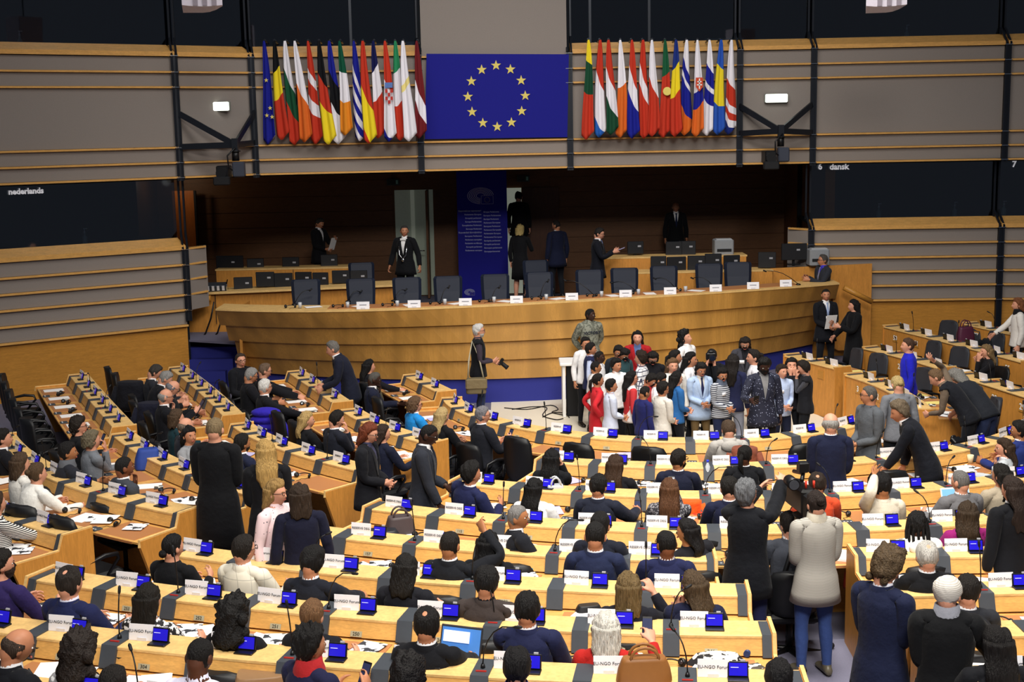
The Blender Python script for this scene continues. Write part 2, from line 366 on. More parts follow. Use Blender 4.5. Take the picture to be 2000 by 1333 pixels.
class Tmpl:
    def __init__(s, target):
        s.V, s.N, s.F = make_template(target); V = s.V; Wt = np.zeros((len(V), len(BN)))
        for b, i in BI.items():
            a, e, r = CJ[b]; d = e - a; t = np.clip(((V - a) @ d) / (d @ d), 0, 1); q = a + t[:, None] * d
            ds = np.linalg.norm(V - q, axis=1) / r; Wt[:, i] = 1 / (ds + .12) ** 6
        side = V[:, 0]
        for b, i in BI.items():
            if b[-1] == 'R' and b != 'R': Wt[side < -.02, i] = 0
            if b[-1] == 'L' : Wt[side > .02, i] = 0
        Wt /= Wt.sum(1, keepdims=True)
        E = np.vstack([s.F[:, [0, 1]], s.F[:, [1, 2]], s.F[:, [2, 0]]]); E = np.vstack([E, E[:, ::-1]]); deg = np.bincount(E[:, 0], minlength=len(V))[:, None]
        for it in range(14):
            acc = np.zeros_like(Wt); np.add.at(acc, E[:, 0], Wt[E[:, 1]]); Wt = .5 * Wt + .5 * acc / np.maximum(deg, 1)
        s.W = Wt.astype(np.float32)
        C = V[s.F].mean(1); s.C = C; ax = np.sign(C[:, 0]); 
        s.t = (C[:, 0] * ax - SH.x) * ARM.x + (C[:, 2] - SH.z) * ARM.z
        Wf = s.W[s.F].mean(1); aw = sum(Wf[:, BI[b + n]] for b in ('ua', 'fa', 'ha', 'f1', 'f2', 'th') for n in 'RL')
        s.arm = (aw > .5) & (abs(C[:, 0]) > .12); WR = UA + FA - .02
        s.zone = np.full(len(C), 1); s.zone[(C[:, 2] < .98) & ~s.arm] = 2; s.zone[(C[:, 2] < .10) & ~s.arm] = 3
        s.zone[((C[:, 2] > 1.478) & ~s.arm) | (s.arm & (s.t > WR))] = 0
        s.vcut = (C[:, 1] > 0) & (abs(C[:, 0]) < .066 * (C[:, 2] - 1.10) / .378) & ~s.arm
def Rx(a): c, s = math.cos(a), math.sin(a); return np.array([[1, 0, 0], [0, c, -s], [0, s, c]])
def Ry(a): c, s = math.cos(a), math.sin(a); return np.array([[c, 0, s], [0, 1, 0], [-s, 0, c]])
def Rz(a): c, s = math.cos(a), math.sin(a); return np.array([[c, -s, 0], [s, c, 0], [0, 0, 1]])
def Rax(k, a):
    k = k / np.linalg.norm(k); K = np.array([[0, -k[2], k[1]], [k[2], 0, -k[0]], [-k[1], k[0], 0]]); return np.eye(3) + math.sin(a) * K + (1 - math.cos(a)) * K @ K
def Rbt(u, v):
    u = u / np.linalg.norm(u); v = v / np.linalg.norm(v); c = np.cross(u, v); n = np.linalg.norm(c)
    if n < 1e-6: return np.eye(3)
    return Rax(c, math.atan2(n, u @ v))
def half(R): q = Matrix(R.tolist()).to_quaternion(); return np.array(Matrix.Identity(3).to_quaternion().slerp(q, .5).to_matrix())
def ik(S_, T, a, b, pole):
    d = T - S_; L = min(np.linalg.norm(d), (a + b) * .995); L = max(L, abs(a - b) + .03); dn = d / np.linalg.norm(d)
    x = (a * a - b * b + L * L) / (2 * L); h = math.sqrt(max(a * a - x * x, 0)); p = pole - dn * (pole @ dn); p /= max(np.linalg.norm(p), 1e-6)
    return S_ + dn * x + p * h, S_ + dn * L
def solve(mode='sit', lean=0, side=0, twist=0, yaw=0, pitch=0, roll=0, rh='def', lh='def', bow=0, curl=(.5, .5), wrist=(0, 0), stride=0, feet=.12, hip=None, rpole=None, lpole=None):
    r = math.radians; X = {}
    pz = .95 if mode == 'stand' else .565
    if hip is not None: pz = hip
    pel = np.array([0, 0, pz]); Rp = Rx(-r(bow))
    q = lambda o: np.array(o, float)
    Rs = Rp @ Rz(-r(twist) / 2) @ Rx(-r(lean) / 2) @ Ry(r(side) / 2); Rc = Rs @ Rz(-r(twist) / 2) @ Rx(-r(lean) / 2) @ Ry(r(side) / 2)
    X['pelvis'] = (Rp, pel)
    def child(par, b): R, c = X[par]; return R @ (ORG[b] - ORG[par]) + c
    X['spine'] = (Rs, child('pelvis', 'spine')); X['chest'] = (Rc, child('spine', 'chest'))
    Rh = Rz(-r(yaw)) @ Rx(-r(pitch)) @ Ry(r(roll)); Rn = Rc @ half(Rc.T @ Rh)
    X['neck'] = (Rn, child('chest', 'neck')); X['head'] = (Rh, child('neck', 'head'))
    hc = Rh @ (HEADC - ORG['head']) + X['head'][1]
    for n, s, t, cu, wt, pl in (('R', 1, rh, curl[0], wrist[0], rpole), ('L', -1, lh, curl[1], wrist[1], lpole)):
        S_ = child('chest', 'ua' + n); pole = q((.45 * s, -.5, -.8))
        if isinstance(t, str):
            if t == 'def': t = 'down' if mode == 'stand' else 'desk'
            t = {'down': S_ + (.075 * s, .03, -.525), 'desk': q((.17 * s, .40, .79)), 'lap': q((.14 * s, .30, .68)), 'chin': hc + Rh @ q((.03 * s, .09, -.20)), 'ear': hc + Rh @ q((.11 * s, .03, -.10)), 'head': hc + q((.07 * s, .0, .10)),
                 'phone': S_ + Rz(-r(twist)) @ q((-.03 * s, .33, -.16)), 'belly': S_ + q((-.13 * s, .22, -.37)), 'eye': hc + Rh @ q((.06 * s, .17, -.08)), 'pocket': S_ + q((.06 * s, .06, -.47)), 'hip': S_ + q((.10 * s, -.02, -.42)), 'mouth': hc + Rh @ q((.03 * s, .14, -.13)), 'back': S_ + q((-.06 * s, -.17, -.45)), 'fold': S_ + q((-.20 * s, .20, -.26)), 'far': q((.20 * s, .52, .79))}[t]
            if t is not None and isinstance(t, np.ndarray) and False: pass
        t = q(t); 
        if pl is not None: pole = q(pl)
        E, T = ik(S_, t, UA, FA, pole); A = np.array([ARM.x * s, 0, ARM.z])
        R1 = Rbt(Rc @ A, E - S_) @ Rc; R2 = Rbt(R1 @ A, T - E) @ R1; ax = (T - E) / np.linalg.norm(T - E)
        w = r(wt) * s; R2b = Rax(ax, w * .5) @ R2; R3 = Rax(ax, w) @ R2
        X['ua' + n] = (R1, S_); X['fa' + n] = (R2b, E); X['ha' + n] = (R3, T)
        Y = np.array([0, 1, 0]); R4 = R3 @ Rax(Y * s, r(75) * cu); R5 = R4 @ Rax(Y * s, r(85) * cu); R6 = R3 @ Rax(Y * s, r(25) * cu) @ Rax(A, -s * r(30) * cu)
        X['f1' + n] = (R4, child('ha' + n, 'f1' + n)); X['f2' + n] = (R5, child('f1' + n, 'f2' + n)); X['th' + n] = (R6, child('ha' + n, 'th' + n))
        Hp = child('pelvis', 'leg' + n); an = q((feet * s, .34 if mode == 'sit' else stride * s, .09))
        if mode == 'squat': an = q((feet * s, .12, .09))
        K, T2 = ik(Hp, an, .42, .41, q((.12 * s, 1, .05))); D1, D2 = ORG['shin' + n] - ORG['leg' + n], ORG['foot' + n] - ORG['shin' + n]
        R1 = Rbt(Rp @ D1 if mode == 'stand' else D1, K - Hp) @ (Rp if mode == 'stand' else np.eye(3)); R2 = Rbt(R1 @ D2, T2 - K) @ R1
        X['leg' + n] = (R1, Hp); X['shin' + n] = (R2, K); X['foot' + n] = (np.eye(3), T2)
    return X, hc
def mats_of(X):
    R = np.stack([X[b][0] for b in BN]); t = np.stack([X[b][1] - X[b][0] @ ORG[b] for b in BN]); return R, t
def lbs(V, W, RT):
    R, t = RT; A = np.einsum('nb,bij->nij', W, R); return np.einsum('nij,nj->ni', A, V) + W @ t
def np_mesh(name, V, F, mi=None, smooth=True):
    me = bpy.data.meshes.new(name); F = np.asarray(F, np.int32); me.vertices.add(len(V)); me.vertices.foreach_set('co', np.asarray(V, np.float32).ravel())
    k = F.shape[1]; me.loops.add(F.size); me.loops.foreach_set('vertex_index', F.ravel()); me.polygons.add(len(F))
    me.polygons.foreach_set('loop_start', np.arange(0, F.size, k, dtype=np.int32)); me.polygons.foreach_set('loop_total', np.full(len(F), k, np.int32))
    me.polygons.foreach_set('use_smooth', np.full(len(F), smooth)); 
    if mi is not None: me.polygons.foreach_set('material_index', np.asarray(mi, np.int32))
    me.update(calc_edges=True); return me
SKIN = dict(pale='e2b49c', fair='d09a80', tan='b98262', olive='a8744f', brown='7a4c33', dark='533324', deep='3c261d')
def skin(t):
    k = 'skin_' + t
    if k in MATS: return MATS[k]
    n = NT(k); c = lin(SKIN[t]); v = n.coord(); o = n.mix(n.noise(v, 22), [c[0] * .92, c[1] * .84, c[2] * .80, 1], [min(1, c[0] * 1.05), c[1], c[2], 1])
    n.l(o, n.b.inputs['Base Color']); n.b.inputs['Roughness'].default_value = .5; n.b.inputs['Specular IOR Level'].default_value = .3; MATS[k] = n.m; return n.m
def hairmat(c, curly=False):
    k = 'hair_' + c + ('c' if curly else '')
    if k in MATS: return MATS[k]
    n = NT(k); col = lin(c); v = n.coord(scale=(60, 60, 4) if not curly else (30, 30, 30)); a = n.noise(v, 2.5, 4)
    n.l(n.mix(n.ramp(a, [(.3, (0, 0, 0, 1)), (.7, (1, 1, 1, 1))]), [x * .55 for x in col[:3]] + [1], [min(1, x * 1.35 + .004) for x in col[:3]] + [1]), n.b.inputs['Base Color'])
    n.b.inputs['Roughness'].default_value = .58; n.b.inputs['Specular IOR Level'].default_value = .25; n.bump(a, .8, .02); MATS[k] = n.m; return n.m
def sst(x, a, b): t = np.clip((x - a) / (b - a), 0, 1); return t * t * (3 - 2 * t)
HD, HF = sph(44, 30)
def hairline(D, recede=0): 
    y = D[:, 1]; zb = np.interp(y, [-1, -.5, -.15, .12, .3, .55, 1], [-.90, -.80, -.38, -.05, .24, .52 + recede, .58 + recede]); return sst(D[:, 2] - zb, -.05, .10), sst(D[:, 2] - zb, -.04, .34)
def hair_cap(th, recede=0, bald=0, seed=0, lump=0, part=0, back=None, up=0):
    rs = np.random.RandomState(seed); m, tp = hairline(HD, recede); m0 = m
    if up: m = m * np.maximum(sst(HD[:, 2], -.10, .25), sst(HD[:, 1], .15, .4)); m0 = m
    if bald == 2:
        d_ = np.linalg.norm(HD - np.array([0, -.45, .89]), axis=1); m = m * sst(d_, .10, .55)
    elif bald: m = m * sst(-HD[:, 2] + .12 - .22 * HD[:, 1], -.30, .22)
    P = head_pt(HD); k = np.zeros(len(HD))
    for q in range(5): w = rs.normal(size=3) * (3.2 if not lump else 9); k += np.sin(HD @ w + rs.uniform(0, 6)) / 5
    k2 = np.zeros(len(HD))
    for q in range(6): w = rs.normal(size=3) * np.array([13, 13, 6]); k2 += np.sin(HD @ w + rs.uniform(0, 6)) / 6
    t = th * (1 + .35 * k + .45 * k2 + lump * .5 * np.abs(k)) * (1 + .5 * sst(HD[:, 2], .2, .9)); n = P / np.linalg.norm(P, axis=1, keepdims=True)
    if part: t = t * (1 - .5 * np.exp(-((HD[:, 0] - .35 * part) / .12) ** 2) * (HD[:, 2] > .3))
    sk_ = .014 * (1 - m0) + .0035 * np.clip(m0 - m, 0, 1)
    return P + n * (t * m * (.30 + .70 * tp) - sk_)[:, None] + HEADC, HF
def curtain(end, w=.10, wave=.004, seed=0, front=0.0, taper=.55):
    n = 26; zs = np.linspace(1.66, end, 16); V = []
    for i, z in enumerate(zs):
        f = (1.66 - z) / max(1.66 - end, .01); hh = sst(np.array([z]), 1.44, 1.60)[0]
        rx = (.101 * hh + w * (1 - hh)) * (1 if f < .75 else 1 - (1 - taper) * (f - .75) / .25) * (.93 if i == 0 else 1); ry = .088 * hh + .038 * (1 - hh); cy = -.026 * hh - (.112 - front) * (1 - hh)
        if z < 1.40: cy += .0
        for j in range(n):
            a = 2 * PI * j / n; k = 1 + wave / .1 * math.sin(7 * a + seed + 9 * f) + wave / .1 * math.sin(13 * a + 2 * seed - 14 * f)
            V.append((rx * k * math.cos(a), cy + ry * k * math.sin(a), z + .012 * math.sin(5 * a + seed) * (f > .9)))
    F = [(i * n + j, i * n + (j + 1) % n, (i + 1) * n + (j + 1) % n, (i + 1) * n + j) for i in range(15) for j in range(n)]
    b = 15 * n; V.append((0, cy, end)); F += [(b + j, b + (j + 1) % n, len(V) - 1, len(V) - 1) for j in range(n)]
    V.append((0, -.03, 1.67)); F += [((j + 1) % n, j, len(V) - 1, len(V) - 1) for j in range(n)]
    return np.array(V), F
def blob(c, r, nu=14, nv=10):
    D, F = sph(nu, nv); return D * np.array(r) + np.array(c), F
def merge(parts):
    V, F, n = [], [], 0
    for v, f in parts: V.append(v); F += [tuple(i + n for i in q) for q in f]; n += len(v)
    return np.vstack(V), F
def hair_geo(st, seed):
    s = st.split(':')[0]; a = float(st.split(':')[1]) if ':' in st else None; c = hair_cap
    if s == 'short': return [c(a or .014, 0, 0, seed)]
    if s == 'crop': return [c(.006, .04, 0, seed)]
    if s == 'quiff': v, f = c(.024, 0, 0, seed, .6); return [(v, f)]
    if s == 'recede': return [c(.012, .14, 0, seed)]
    if s == 'bald': return [c(.015, .1, 1, seed)]
    if s == 'spot': return [c(.013, .12, 2, seed)]
    if s == 'curly': return [c(a or .038, 0, 0, seed, .7)] + [blob(HEADC + np.array([.085 * math.cos(t) * (.6 + .4 * (k % 2)), -.055 + .05 * math.sin(t), .02 - .05 * (k % 3)]), (.028, .028, .03)) for k, t in enumerate(np.linspace(0, 6, 9))]
    if s == 'curlylong': return [c(.034, 0, 0, seed, 1.0), curtain(a or 1.36, .13, .012, seed)] + [blob((.11 * math.cos(t), -.06 + .03 * math.sin(3 * t), 1.62 - .035 * k), (.04, .04, .045)) for k, t in enumerate(np.linspace(0, 15, 8))]
    if s == 'bob': return [c(.020, 0, 0, seed, 0, 1, None, 1), curtain(a or 1.49, .10, .004, seed, .03, .85)]
    if s == 'long': return [c(.017, 0, 0, seed, 0, 1, None, 1), curtain(a or 1.30, .105, .005, seed)]
    if s == 'bun': return [c(.012, 0, 0, seed), blob(HEADC + np.array([0, -.112, .035 if a is None else a]), (.038, .034, .036))]
    if s == 'pony': 
        m = MB(); m.tube([HEADC + np.array(p) for p in ((0, -.095, .03), (0, -.13, .0), (0, -.14, -.10), (0, -.13, -.22))], [.02, .03, .028, .008], 10); return [c(.012, 0, 0, seed), (np.array(m.v), [f for f in m.f if len(f) == 4])]
    if s == 'braids':
        P = [c(.014, 0, 0, seed, 1.5)]
        for k in range(11):
            t = -2.3 + 4.6 * k / 10; m = MB(); x, y = .085 * math.sin(t), -.09 * math.cos(t) * .8
            m.tube([(x, y, 1.66), (x * 1.2, y - .02, 1.55), (x * 1.25, y - .045, 1.42), (x * 1.2, y - .04, 1.34 + .02 * (k % 3))], [.012, .013, .012, .007], 6); P.append((np.array(m.v), [f for f in m.f if len(f) == 4]))
        return P
    if s == 'beanie': 
        D = HD; P = head_pt(D); m = sst(D[:, 2] - np.interp(D[:, 1], [-1, 0, 1], [-.45, -.1, .42]), -.05, .06); n = P / np.linalg.norm(P, axis=1, keepdims=True)
        t = (.012 + .022 * sst(-D[:, 1], -.2, .8) * sst(D[:, 2], -.2, .6)) * m * (1 + .10 * np.sin(22 * np.arctan2(D[:, 0], D[:, 2] + .2))); return [(P + n * (t - .014 * (1 - m))[:, None] + HEADC, HF)]
    return []
def q2t(F): 
    o = []
    for f in F:
        o.append((f[0], f[1], f[2]))
        if len(f) > 3 and f[3] != f[2]: o.append((f[0], f[2], f[3]))
    return np.array(o, np.int32)
# small face pieces in head coordinates (eyes, brows, lips) added to the body mesh
def face_bits():
    parts, mi = [], []
    def at_(x, z, off=0.0):
        d = np.array([[x, math.sqrt(max(0, 1 - x * x - z * z)), z]]); return head_pt(d)[0] + HEADC + np.array([0, off, 0])
    for s in (-1, 1):
        e = at_(.40 * s, .08); parts.append(blob(e + [0, -.007, 0], (.0150, .0100, .0068), 10, 8)); mi.append(4)
        parts.append(blob(e + [0, .0008, 0], (.0066, .0044, .0062), 8, 6)); mi.append(5)
        b = at_(.40 * s, .25); parts.append(blob(b + [0, -.001, 0], (.016, .004, .0030), 8, 6)); mi.append(7)
    l = at_(0, -.49); parts.append(blob(l + [0, -.006, 0], (.024, .0085, .0082), 12, 6)); mi.append(6)
    V, F, MI, n = [], [], [], 0
    for (v, f), m in zip(parts, mi): t = q2t(f); V.append(v); F.append(t + n); MI += [m] * len(t); n += len(v)
    return np.vstack(V), np.vstack(F), np.array(MI)
FBV, FBF, FBM = face_bits()
TA = Tmpl(7200)
def rigid(V, X, b): R, c = X[b]; return (V - ORG[b]) @ R.T + c
def headchest(V, X, z0=1.33, z1=1.47):
    w = sst(V[:, 2], z0, z1)[:, None]; return rigid(V, X, 'head') * w + rigid(V, X, 'chest') * (1 - w)
def shell(T, X, RT, mask, off, seed, rim=True, N=None):
    Fm = T.F[mask]; idx, inv = np.unique(Fm, return_inverse=True); Fn = inv.reshape(-1, 3); V = T.V[idx]; N = T.N[idx]
    rs = np.random.RandomState(seed); k = np.zeros(len(V))
    for q in range(4): w = rs.normal(size=3) * 14; k += np.sin(V @ w + rs.uniform(0, 6)) / 4
    P = V + N * (off * (1 + .25 * k))[:, None] if np.ndim(off) else V + N * (off * (1 + .25 * k))[:, None]
    Wt = T.W[idx]; n = len(P); E = np.vstack([Fn[:, [0, 1]], Fn[:, [1, 2]], Fn[:, [2, 0]]]); key = np.sort(E, 1); kk = key[:, 0].astype(np.int64) * 1000003 + key[:, 1]; u, iv, c = np.unique(kk, return_inverse=True, return_counts=True); B = E[c[iv] == 1]
    O = lbs(P, Wt, RT); I = lbs(V + N * .001, Wt, RT); rimF = np.vstack([np.stack([B[:, 1], B[:, 0], B[:, 0] + n], 1), np.stack([B[:, 1], B[:, 0] + n, B[:, 1] + n], 1)])
    return np.vstack([O, I]), np.vstack([Fn, rimF])
def ringloft(X, bone, rings, n=20, flat=.0, close_top=False):        # rings: (z, rx, ry, cy) canonical, blended between bones given
    V = []
    for z, rx, ry, cy in rings:
        for j in range(n): a = 2 * PI * j / n; V.append((rx * math.cos(a), cy + ry * math.sin(a), z))
    F = [(i * n + j, i * n + (j + 1) % n, (i + 1) * n + (j + 1) % n, (i + 1) * n + j) for i in range(len(rings) - 1) for j in range(n)]
    V = np.array(V); return (bone(V) if callable(bone) else rigid(V, X, bone)), F
PEOPLE = []
def person(label, px, py, floor, mode, h, top='suit', c='1c1f2c', shirt='e9e9ee', tie=None, bottom='14161c', hair='short', hc='1a1512', sk='fair', s=None, Y=None, skirt=None, legs=None, glasses=False, beard=None, scarf=None, lanyard=False, group=None, mats=None, shoes='15130f', sleeve=None, headk=1.0, wide=1.0, chair_at=None, badge=False, pos=None, hem=None, **pose):
    X, hcn = solve('stand' if mode == 'stand' else mode, **pose); RT = mats_of(X); T = TA; seed = (int(px) * 7 + int(py) * 13) % 9999
    s = s or 1.0
    if Y is not None: w = gy(px, py, Y); floor = w.z - s * hcn[2]
    else: w = gp(px, py, floor + s * hcn[2])
    hr = math.radians(h); ch, sh_ = math.cos(hr), math.sin(hr)
    lx, ly = s * hcn[0], s * hcn[1]; ox, oy = w.x - (lx * ch + ly * sh_), w.y - (-lx * sh_ + ly * ch)
    if pos is not None: ox, oy = pos
    BV = lbs(T.V, T.W, RT)
    if headk != 1: pass
    FV = rigid(FBV, X, 'head'); n0 = len(BV); allV = np.vstack([BV, FV])
    if headk != 1:
        hw = np.concatenate([T.W[:, BI['head']], np.ones(len(FV))])[:, None]; allV = allV + (allV - hcn) * (headk - 1) * hw
    zone = T.zone.copy()
    def hk(V): return V + (V - hcn) * (headk - 1) * sst(V[:, 2], hcn[2] - .25, hcn[2] - .1)[:, None] if headk != 1 else V
    if wide != 1: k_ = T.W[:, :3].sum(1); 
    if skirt or legs == 'bare': zone[(T.C[:, 2] < (.62 if legs != 'bare' else .5)) & (zone == 2)] = 0
    if sleeve == 'short': zone[T.arm & (T.t > .18)] = 0
    me = np_mesh('person', allV * s, np.vstack([T.F, FBF + n0]), np.concatenate([zone, FBM]))
    skm = skin(sk); SM = cloth(shirt)
    lip = {'deep': '4a2420', 'dark': '5c2f28', 'brown': '7c4438'}.get(sk, 'a5574c')
    for m_ in (skm, SM if top in ('suit', 'vest', 'openjacket') else cloth(c), cloth(bottom), plain('shoe_' + shoes, shoes, .4, .4), plain('eye_white', 'dcd8d2', .3, .4), plain('iris_dark', '1c1410', .2, .5), plain('lips_' + lip, lip, .5), plain('brow_' + hc, hc, .8)): me.materials.append(m_)
    o = link('person', me, None, (ox, oy, floor), -hr); tag(o, label, 'person', group)
    def add(name, V, F, mat):
        F = F if isinstance(F, np.ndarray) else q2t(F); k = np_mesh(name, V * s, F); k.materials.append(mat); return link(name, k, o)
    # garment
    C = T.C; tm = mats or cloth(c)
    WR = UA + FA - .02; nm = {'suit': 'jacket', 'openjacket': 'jacket', 'knit': 'sweater', 'shirt': 'shirt', 'hoodie': 'hooded_sweater', 'coat': 'coat', 'vest': 'waistcoat', 'dress': 'dress'}[top]
    mask = (C[:, 2] < 1.478) & (C[:, 2] > .93) & ~T.arm | (T.arm & (T.t < (WR if top not in ('vest',) else .0)))
    if sleeve == 'short': mask &= ~(T.arm & (T.t > .18))
    if top in ('suit', 'openjacket'): mask &= ~T.vcut
    off = {'suit': .017, 'openjacket': .017, 'coat': .024, 'knit': .012, 'shirt': .009, 'hoodie': .02, 'vest': .014, 'dress': .008}[top]
    gv, gf = shell(T, X, RT, mask, off, seed)
    parts = [(gv, gf)]
    def legblend(V):
        k = sst(-V[:, 2], -.95, -.55)[:, None] * .5; P = rigid(V, X, 'pelvis')
        if mode != 'stand': return P
        L, R2 = rigid(V, X, 'legL'), rigid(V, X, 'legR'); r_ = sst(V[:, 0], -.12, .12)[:, None]; return P * (1 - 2 * k * .6) + (L * (1 - r_) + R2 * r_) * (2 * k * .6)
    if mode == 'stand' or top in ('coat',):
        low = {'suit': .72, 'openjacket': .74, 'coat': .48, 'knit': .84, 'shirt': .84, 'hoodie': .82, 'vest': .84, 'dress': .50}[top] if hem is None else hem; e = off + .004
        if mode != 'stand': low = max(low, .84)
        fl_ = .02 if top in ('suit', 'openjacket', 'coat', 'dress') else .0
        rv, rf = ringloft(X, legblend, [(1.0, .160 + e, .112 + e, -.005), (.95, .172 + e, .122 + e, -.008), (.90, .178 + e, .128 + e, -.008), ((low + .9) / 2, .180 + e + fl_ * .6, .130 + e + fl_ * .5, -.006), (low, .180 + e + fl_ * 1.3, .130 + e + fl_, -.004), (low + .005, .172 + e + fl_, .122 + e + fl_, -.004)], 24)
        parts.append((rv, q2t(rf)))
    if top in ('suit', 'openjacket', 'coat'):
        rv, rf = ringloft(X, lambda V: headchest(V, X, 1.48, 1.60), [(1.425, .105, .092, -.014), (1.47, .085, .078, -.014), (1.497, .073, .072, -.016), (1.50, .066, .066, -.016), (1.46, .068, .066, -.010)], 18)
        F3 = q2t(rf); cc = rv[F3].mean(1) ; keep = np.array([True] * len(F3)); cv = np.array([(1.425, 0)]); 
        ang = np.tile(np.arange(18), 5); vy = np.sin(2 * PI * ang / 18); keep = vy[F3].mean(1) < .55; parts.append((rv, F3[keep]))
    Vs, Fs, n_ = [], [], 0
    for v, f in parts: Vs.append(v); Fs.append(np.asarray(f) + n_); n_ += len(v)
    add(nm, np.vstack(Vs), np.vstack(Fs), tm)
    if top in ('suit', 'shirt', 'vest', 'openjacket') and shirt:
        rv, rf = ringloft(X, lambda V: headchest(V, X, 1.46, 1.58), [(1.465, .070, .070, -.004), (1.515, .062, .064, .0), (1.517, .058, .060, .0), (1.48, .060, .060, .0)], 16); add('collar', rv, rf, SM if top != 'shirt' else tm)
    if top in ('suit', 'openjacket'):
        for sg in (-1, 1):                      # lapels: folded strips beside the opening
            L = []
            for z in np.linspace(1.12, 1.46, 7):
                w0 = .066 * (z - 1.10) / .378 * sg; wd = .012 + .040 * math.sin(PI * min(1, (z - 1.10) / .42)) ; yb = np.interp(z, [1.1, 1.22, 1.31, 1.38, 1.43, 1.47], [.106, .112, .113, .099, .079, .064]); rx = np.interp(z, [1.1, 1.31, 1.38, 1.43, 1.47], [.15, .172, .165, .125, .08])
                f_ = lambda x: yb * math.sqrt(max(.05, 1 - (x / rx) ** 2)) + .022
                L += [(w0 - .004 * sg, f_(w0) - .004, z), (w0, f_(w0) + .006, z), (w0 + wd * sg, f_(w0 + wd * sg) + .004, z)]
            F = [(i * 3 + j, i * 3 + j + 1, i * 3 + j + 4, i * 3 + j + 3) for i in range(6) for j in range(2)]
            V = rigid(np.array(L), X, 'chest'); add('lapel', V, F, tm)
    if tie:
        L = []
        for z, w_ in ((1.475, .016), (1.455, .02), (1.44, .012), (1.30, .026), (1.16, .032), (1.12, .0)):
            yb = np.interp(z, [1.1, 1.22, 1.31, 1.38, 1.43, 1.48], [.106, .112, .113, .099, .082, .066]) + .010; L += [(-w_, yb, z), (w_, yb, z), (w_, yb + .006, z), (-w_, yb + .006, z)]
        F = [(i * 4 + j, i * 4 + (j + 1) % 4, i * 4 + 4 + (j + 1) % 4, i * 4 + 4 + j) for i in range(5) for j in range(4)]
        add('tie', rigid(np.array(L), X, 'chest'), F, cloth(tie))
    if top == 'hoodie':
        v1, f1 = blob((0, -.115, 1.43), (.12, .06, .075)); v2, f2 = ringloft(X, lambda V: V, [(1.45, .10, .095, -.02), (1.50, .085, .082, -.02), (1.525, .072, .07, -.015), (1.48, .07, .07, -.005)], 18); V, F = merge([(v1, f1), (v2, f2)]); add('hood', rigid(V, X, 'chest'), F, tm)
    if top in ('knit', 'dress', 'coat') : 
        rv, rf = ringloft(X, lambda V: headchest(V, X, 1.47, 1.6), [(1.455, .085, .078, -.006), (1.492, .068, .069, -.002), (1.496, .062, .063, -.002), (1.46, .064, .062, 0)], 16); add('neckband', rv, rf, tm)
    if scarf:
        rv, rf = ringloft(X, lambda V: headchest(V, X, 1.45, 1.6), [(1.43, .11, .10, .0), (1.46, .105, .10, .0), (1.50, .088, .09, .0), (1.535, .082, .082, .005), (1.54, .066, .066, .005), (1.46, .066, .066, 0)], 20); add('scarf', rv, rf, cloth(scarf))
    if skirt:
        zlo, col = skirt; rv, rf = ringloft(X, legblend, [(1.0, .165, .118, -.005), (.95, .18, .13, -.008), (.85, .19, .14, 0), ((.85 + zlo) / 2, .20, .15, 0), (zlo, .205, .155, 0), (zlo, .19, .14, 0)], 22); add('skirt', rv, rf, col if not isinstance(col, str) else cloth(col))
    # hair
    g = hair_geo(hair, seed)
    if g:
        V, F = merge(g); add('hair' if not hair.startswith('beanie') else 'beanie', hk(headchest(V, X)), F, hairmat(hc, hair.startswith('curly')) if not hair.startswith('beanie') else pattern('knit_' + hc, hc, 'b9b4ac', 'stripes', 26, .25))
    if beard:
        D = HD; P = head_pt(D); m = sst(-D[:, 2], .28, .42) * sst(D[:, 1], .0, .25) * (1 - np.exp(-((D[:, 0] / .24) ** 2 + ((D[:, 2] + .49) / .07) ** 2))); n = P / np.linalg.norm(P, axis=1, keepdims=True); V = P + n * (.008 * m - .012 * (1 - m))[:, None] + HEADC; add('beard', hk(rigid(V, X, 'head')), HF, hairmat(beard))
    if glasses:
        m = MB(); cz = HEADC[2] + .010
        for sg in (-1, 1):
            cx = .031 * sg; pts = [(cx + .022 * math.cos(t), HEADC[1] + .100 - .006 * abs(math.cos(t)), cz + .017 * math.sin(t)) for t in np.linspace(0, 2 * PI, 13)]; m.tube(pts, .0028, 5)
            m.tube([(.052 * sg, HEADC[1] + .094, cz + .004), (.078 * sg, HEADC[1] + .05, cz + .006), (.081 * sg, HEADC[1] - .02, cz)], .0026, 5)
        m.tube([(-.011, HEADC[1] + .104, cz + .004), (.011, HEADC[1] + .104, cz + .004)], .0026, 5)
        add('glasses', hk(rigid(np.array(m.v), X, 'head')), [f for f in m.f if len(f) == 4], BLACK)
    if lanyard or badge:
        m = MB()
        if lanyard: m.tube([(-.05, .095, 1.44), (-.03, .128, 1.32), (0, .128, 1.21), (.03, .128, 1.32), (.05, .095, 1.44)], .005, 5)
        if m.v: add('lanyard', rigid(np.array(m.v), X, 'chest'), [f for f in m.f if len(f) == 4], cloth('2c3a6a'))
        m = MB(); m.box((0 if lanyard else .05, .136, 1.19 if lanyard else 1.28), (.085, .006, .06)); add('badge', rigid(np.array(m.v), X, 'chest'), m.f, CARDM)
    def wpt(v): v = np.asarray(v) * s; return Vector((ox + v[0] * ch + v[1] * sh_, oy - v[0] * sh_ + v[1] * ch, floor + v[2]))
    hands = {n: wpt(rigid(np.array([ORG['ha' + n] + np.array([ARM.x * sg, 0, ARM.z]) * .10 - np.array([-ARM.z * sg, 0, ARM.x]) * .03]), X, 'ha' + n)[0]) for n, sg in (('R', 1), ('L', -1))}
    PEOPLE.append((mode, Vector((ox, oy, floor)), hr, o)); 
    return dict(o=o, R=hands['R'], L=hands['L'], pos=Vector((ox, oy, floor)), h=hr, head=wpt(hcn))
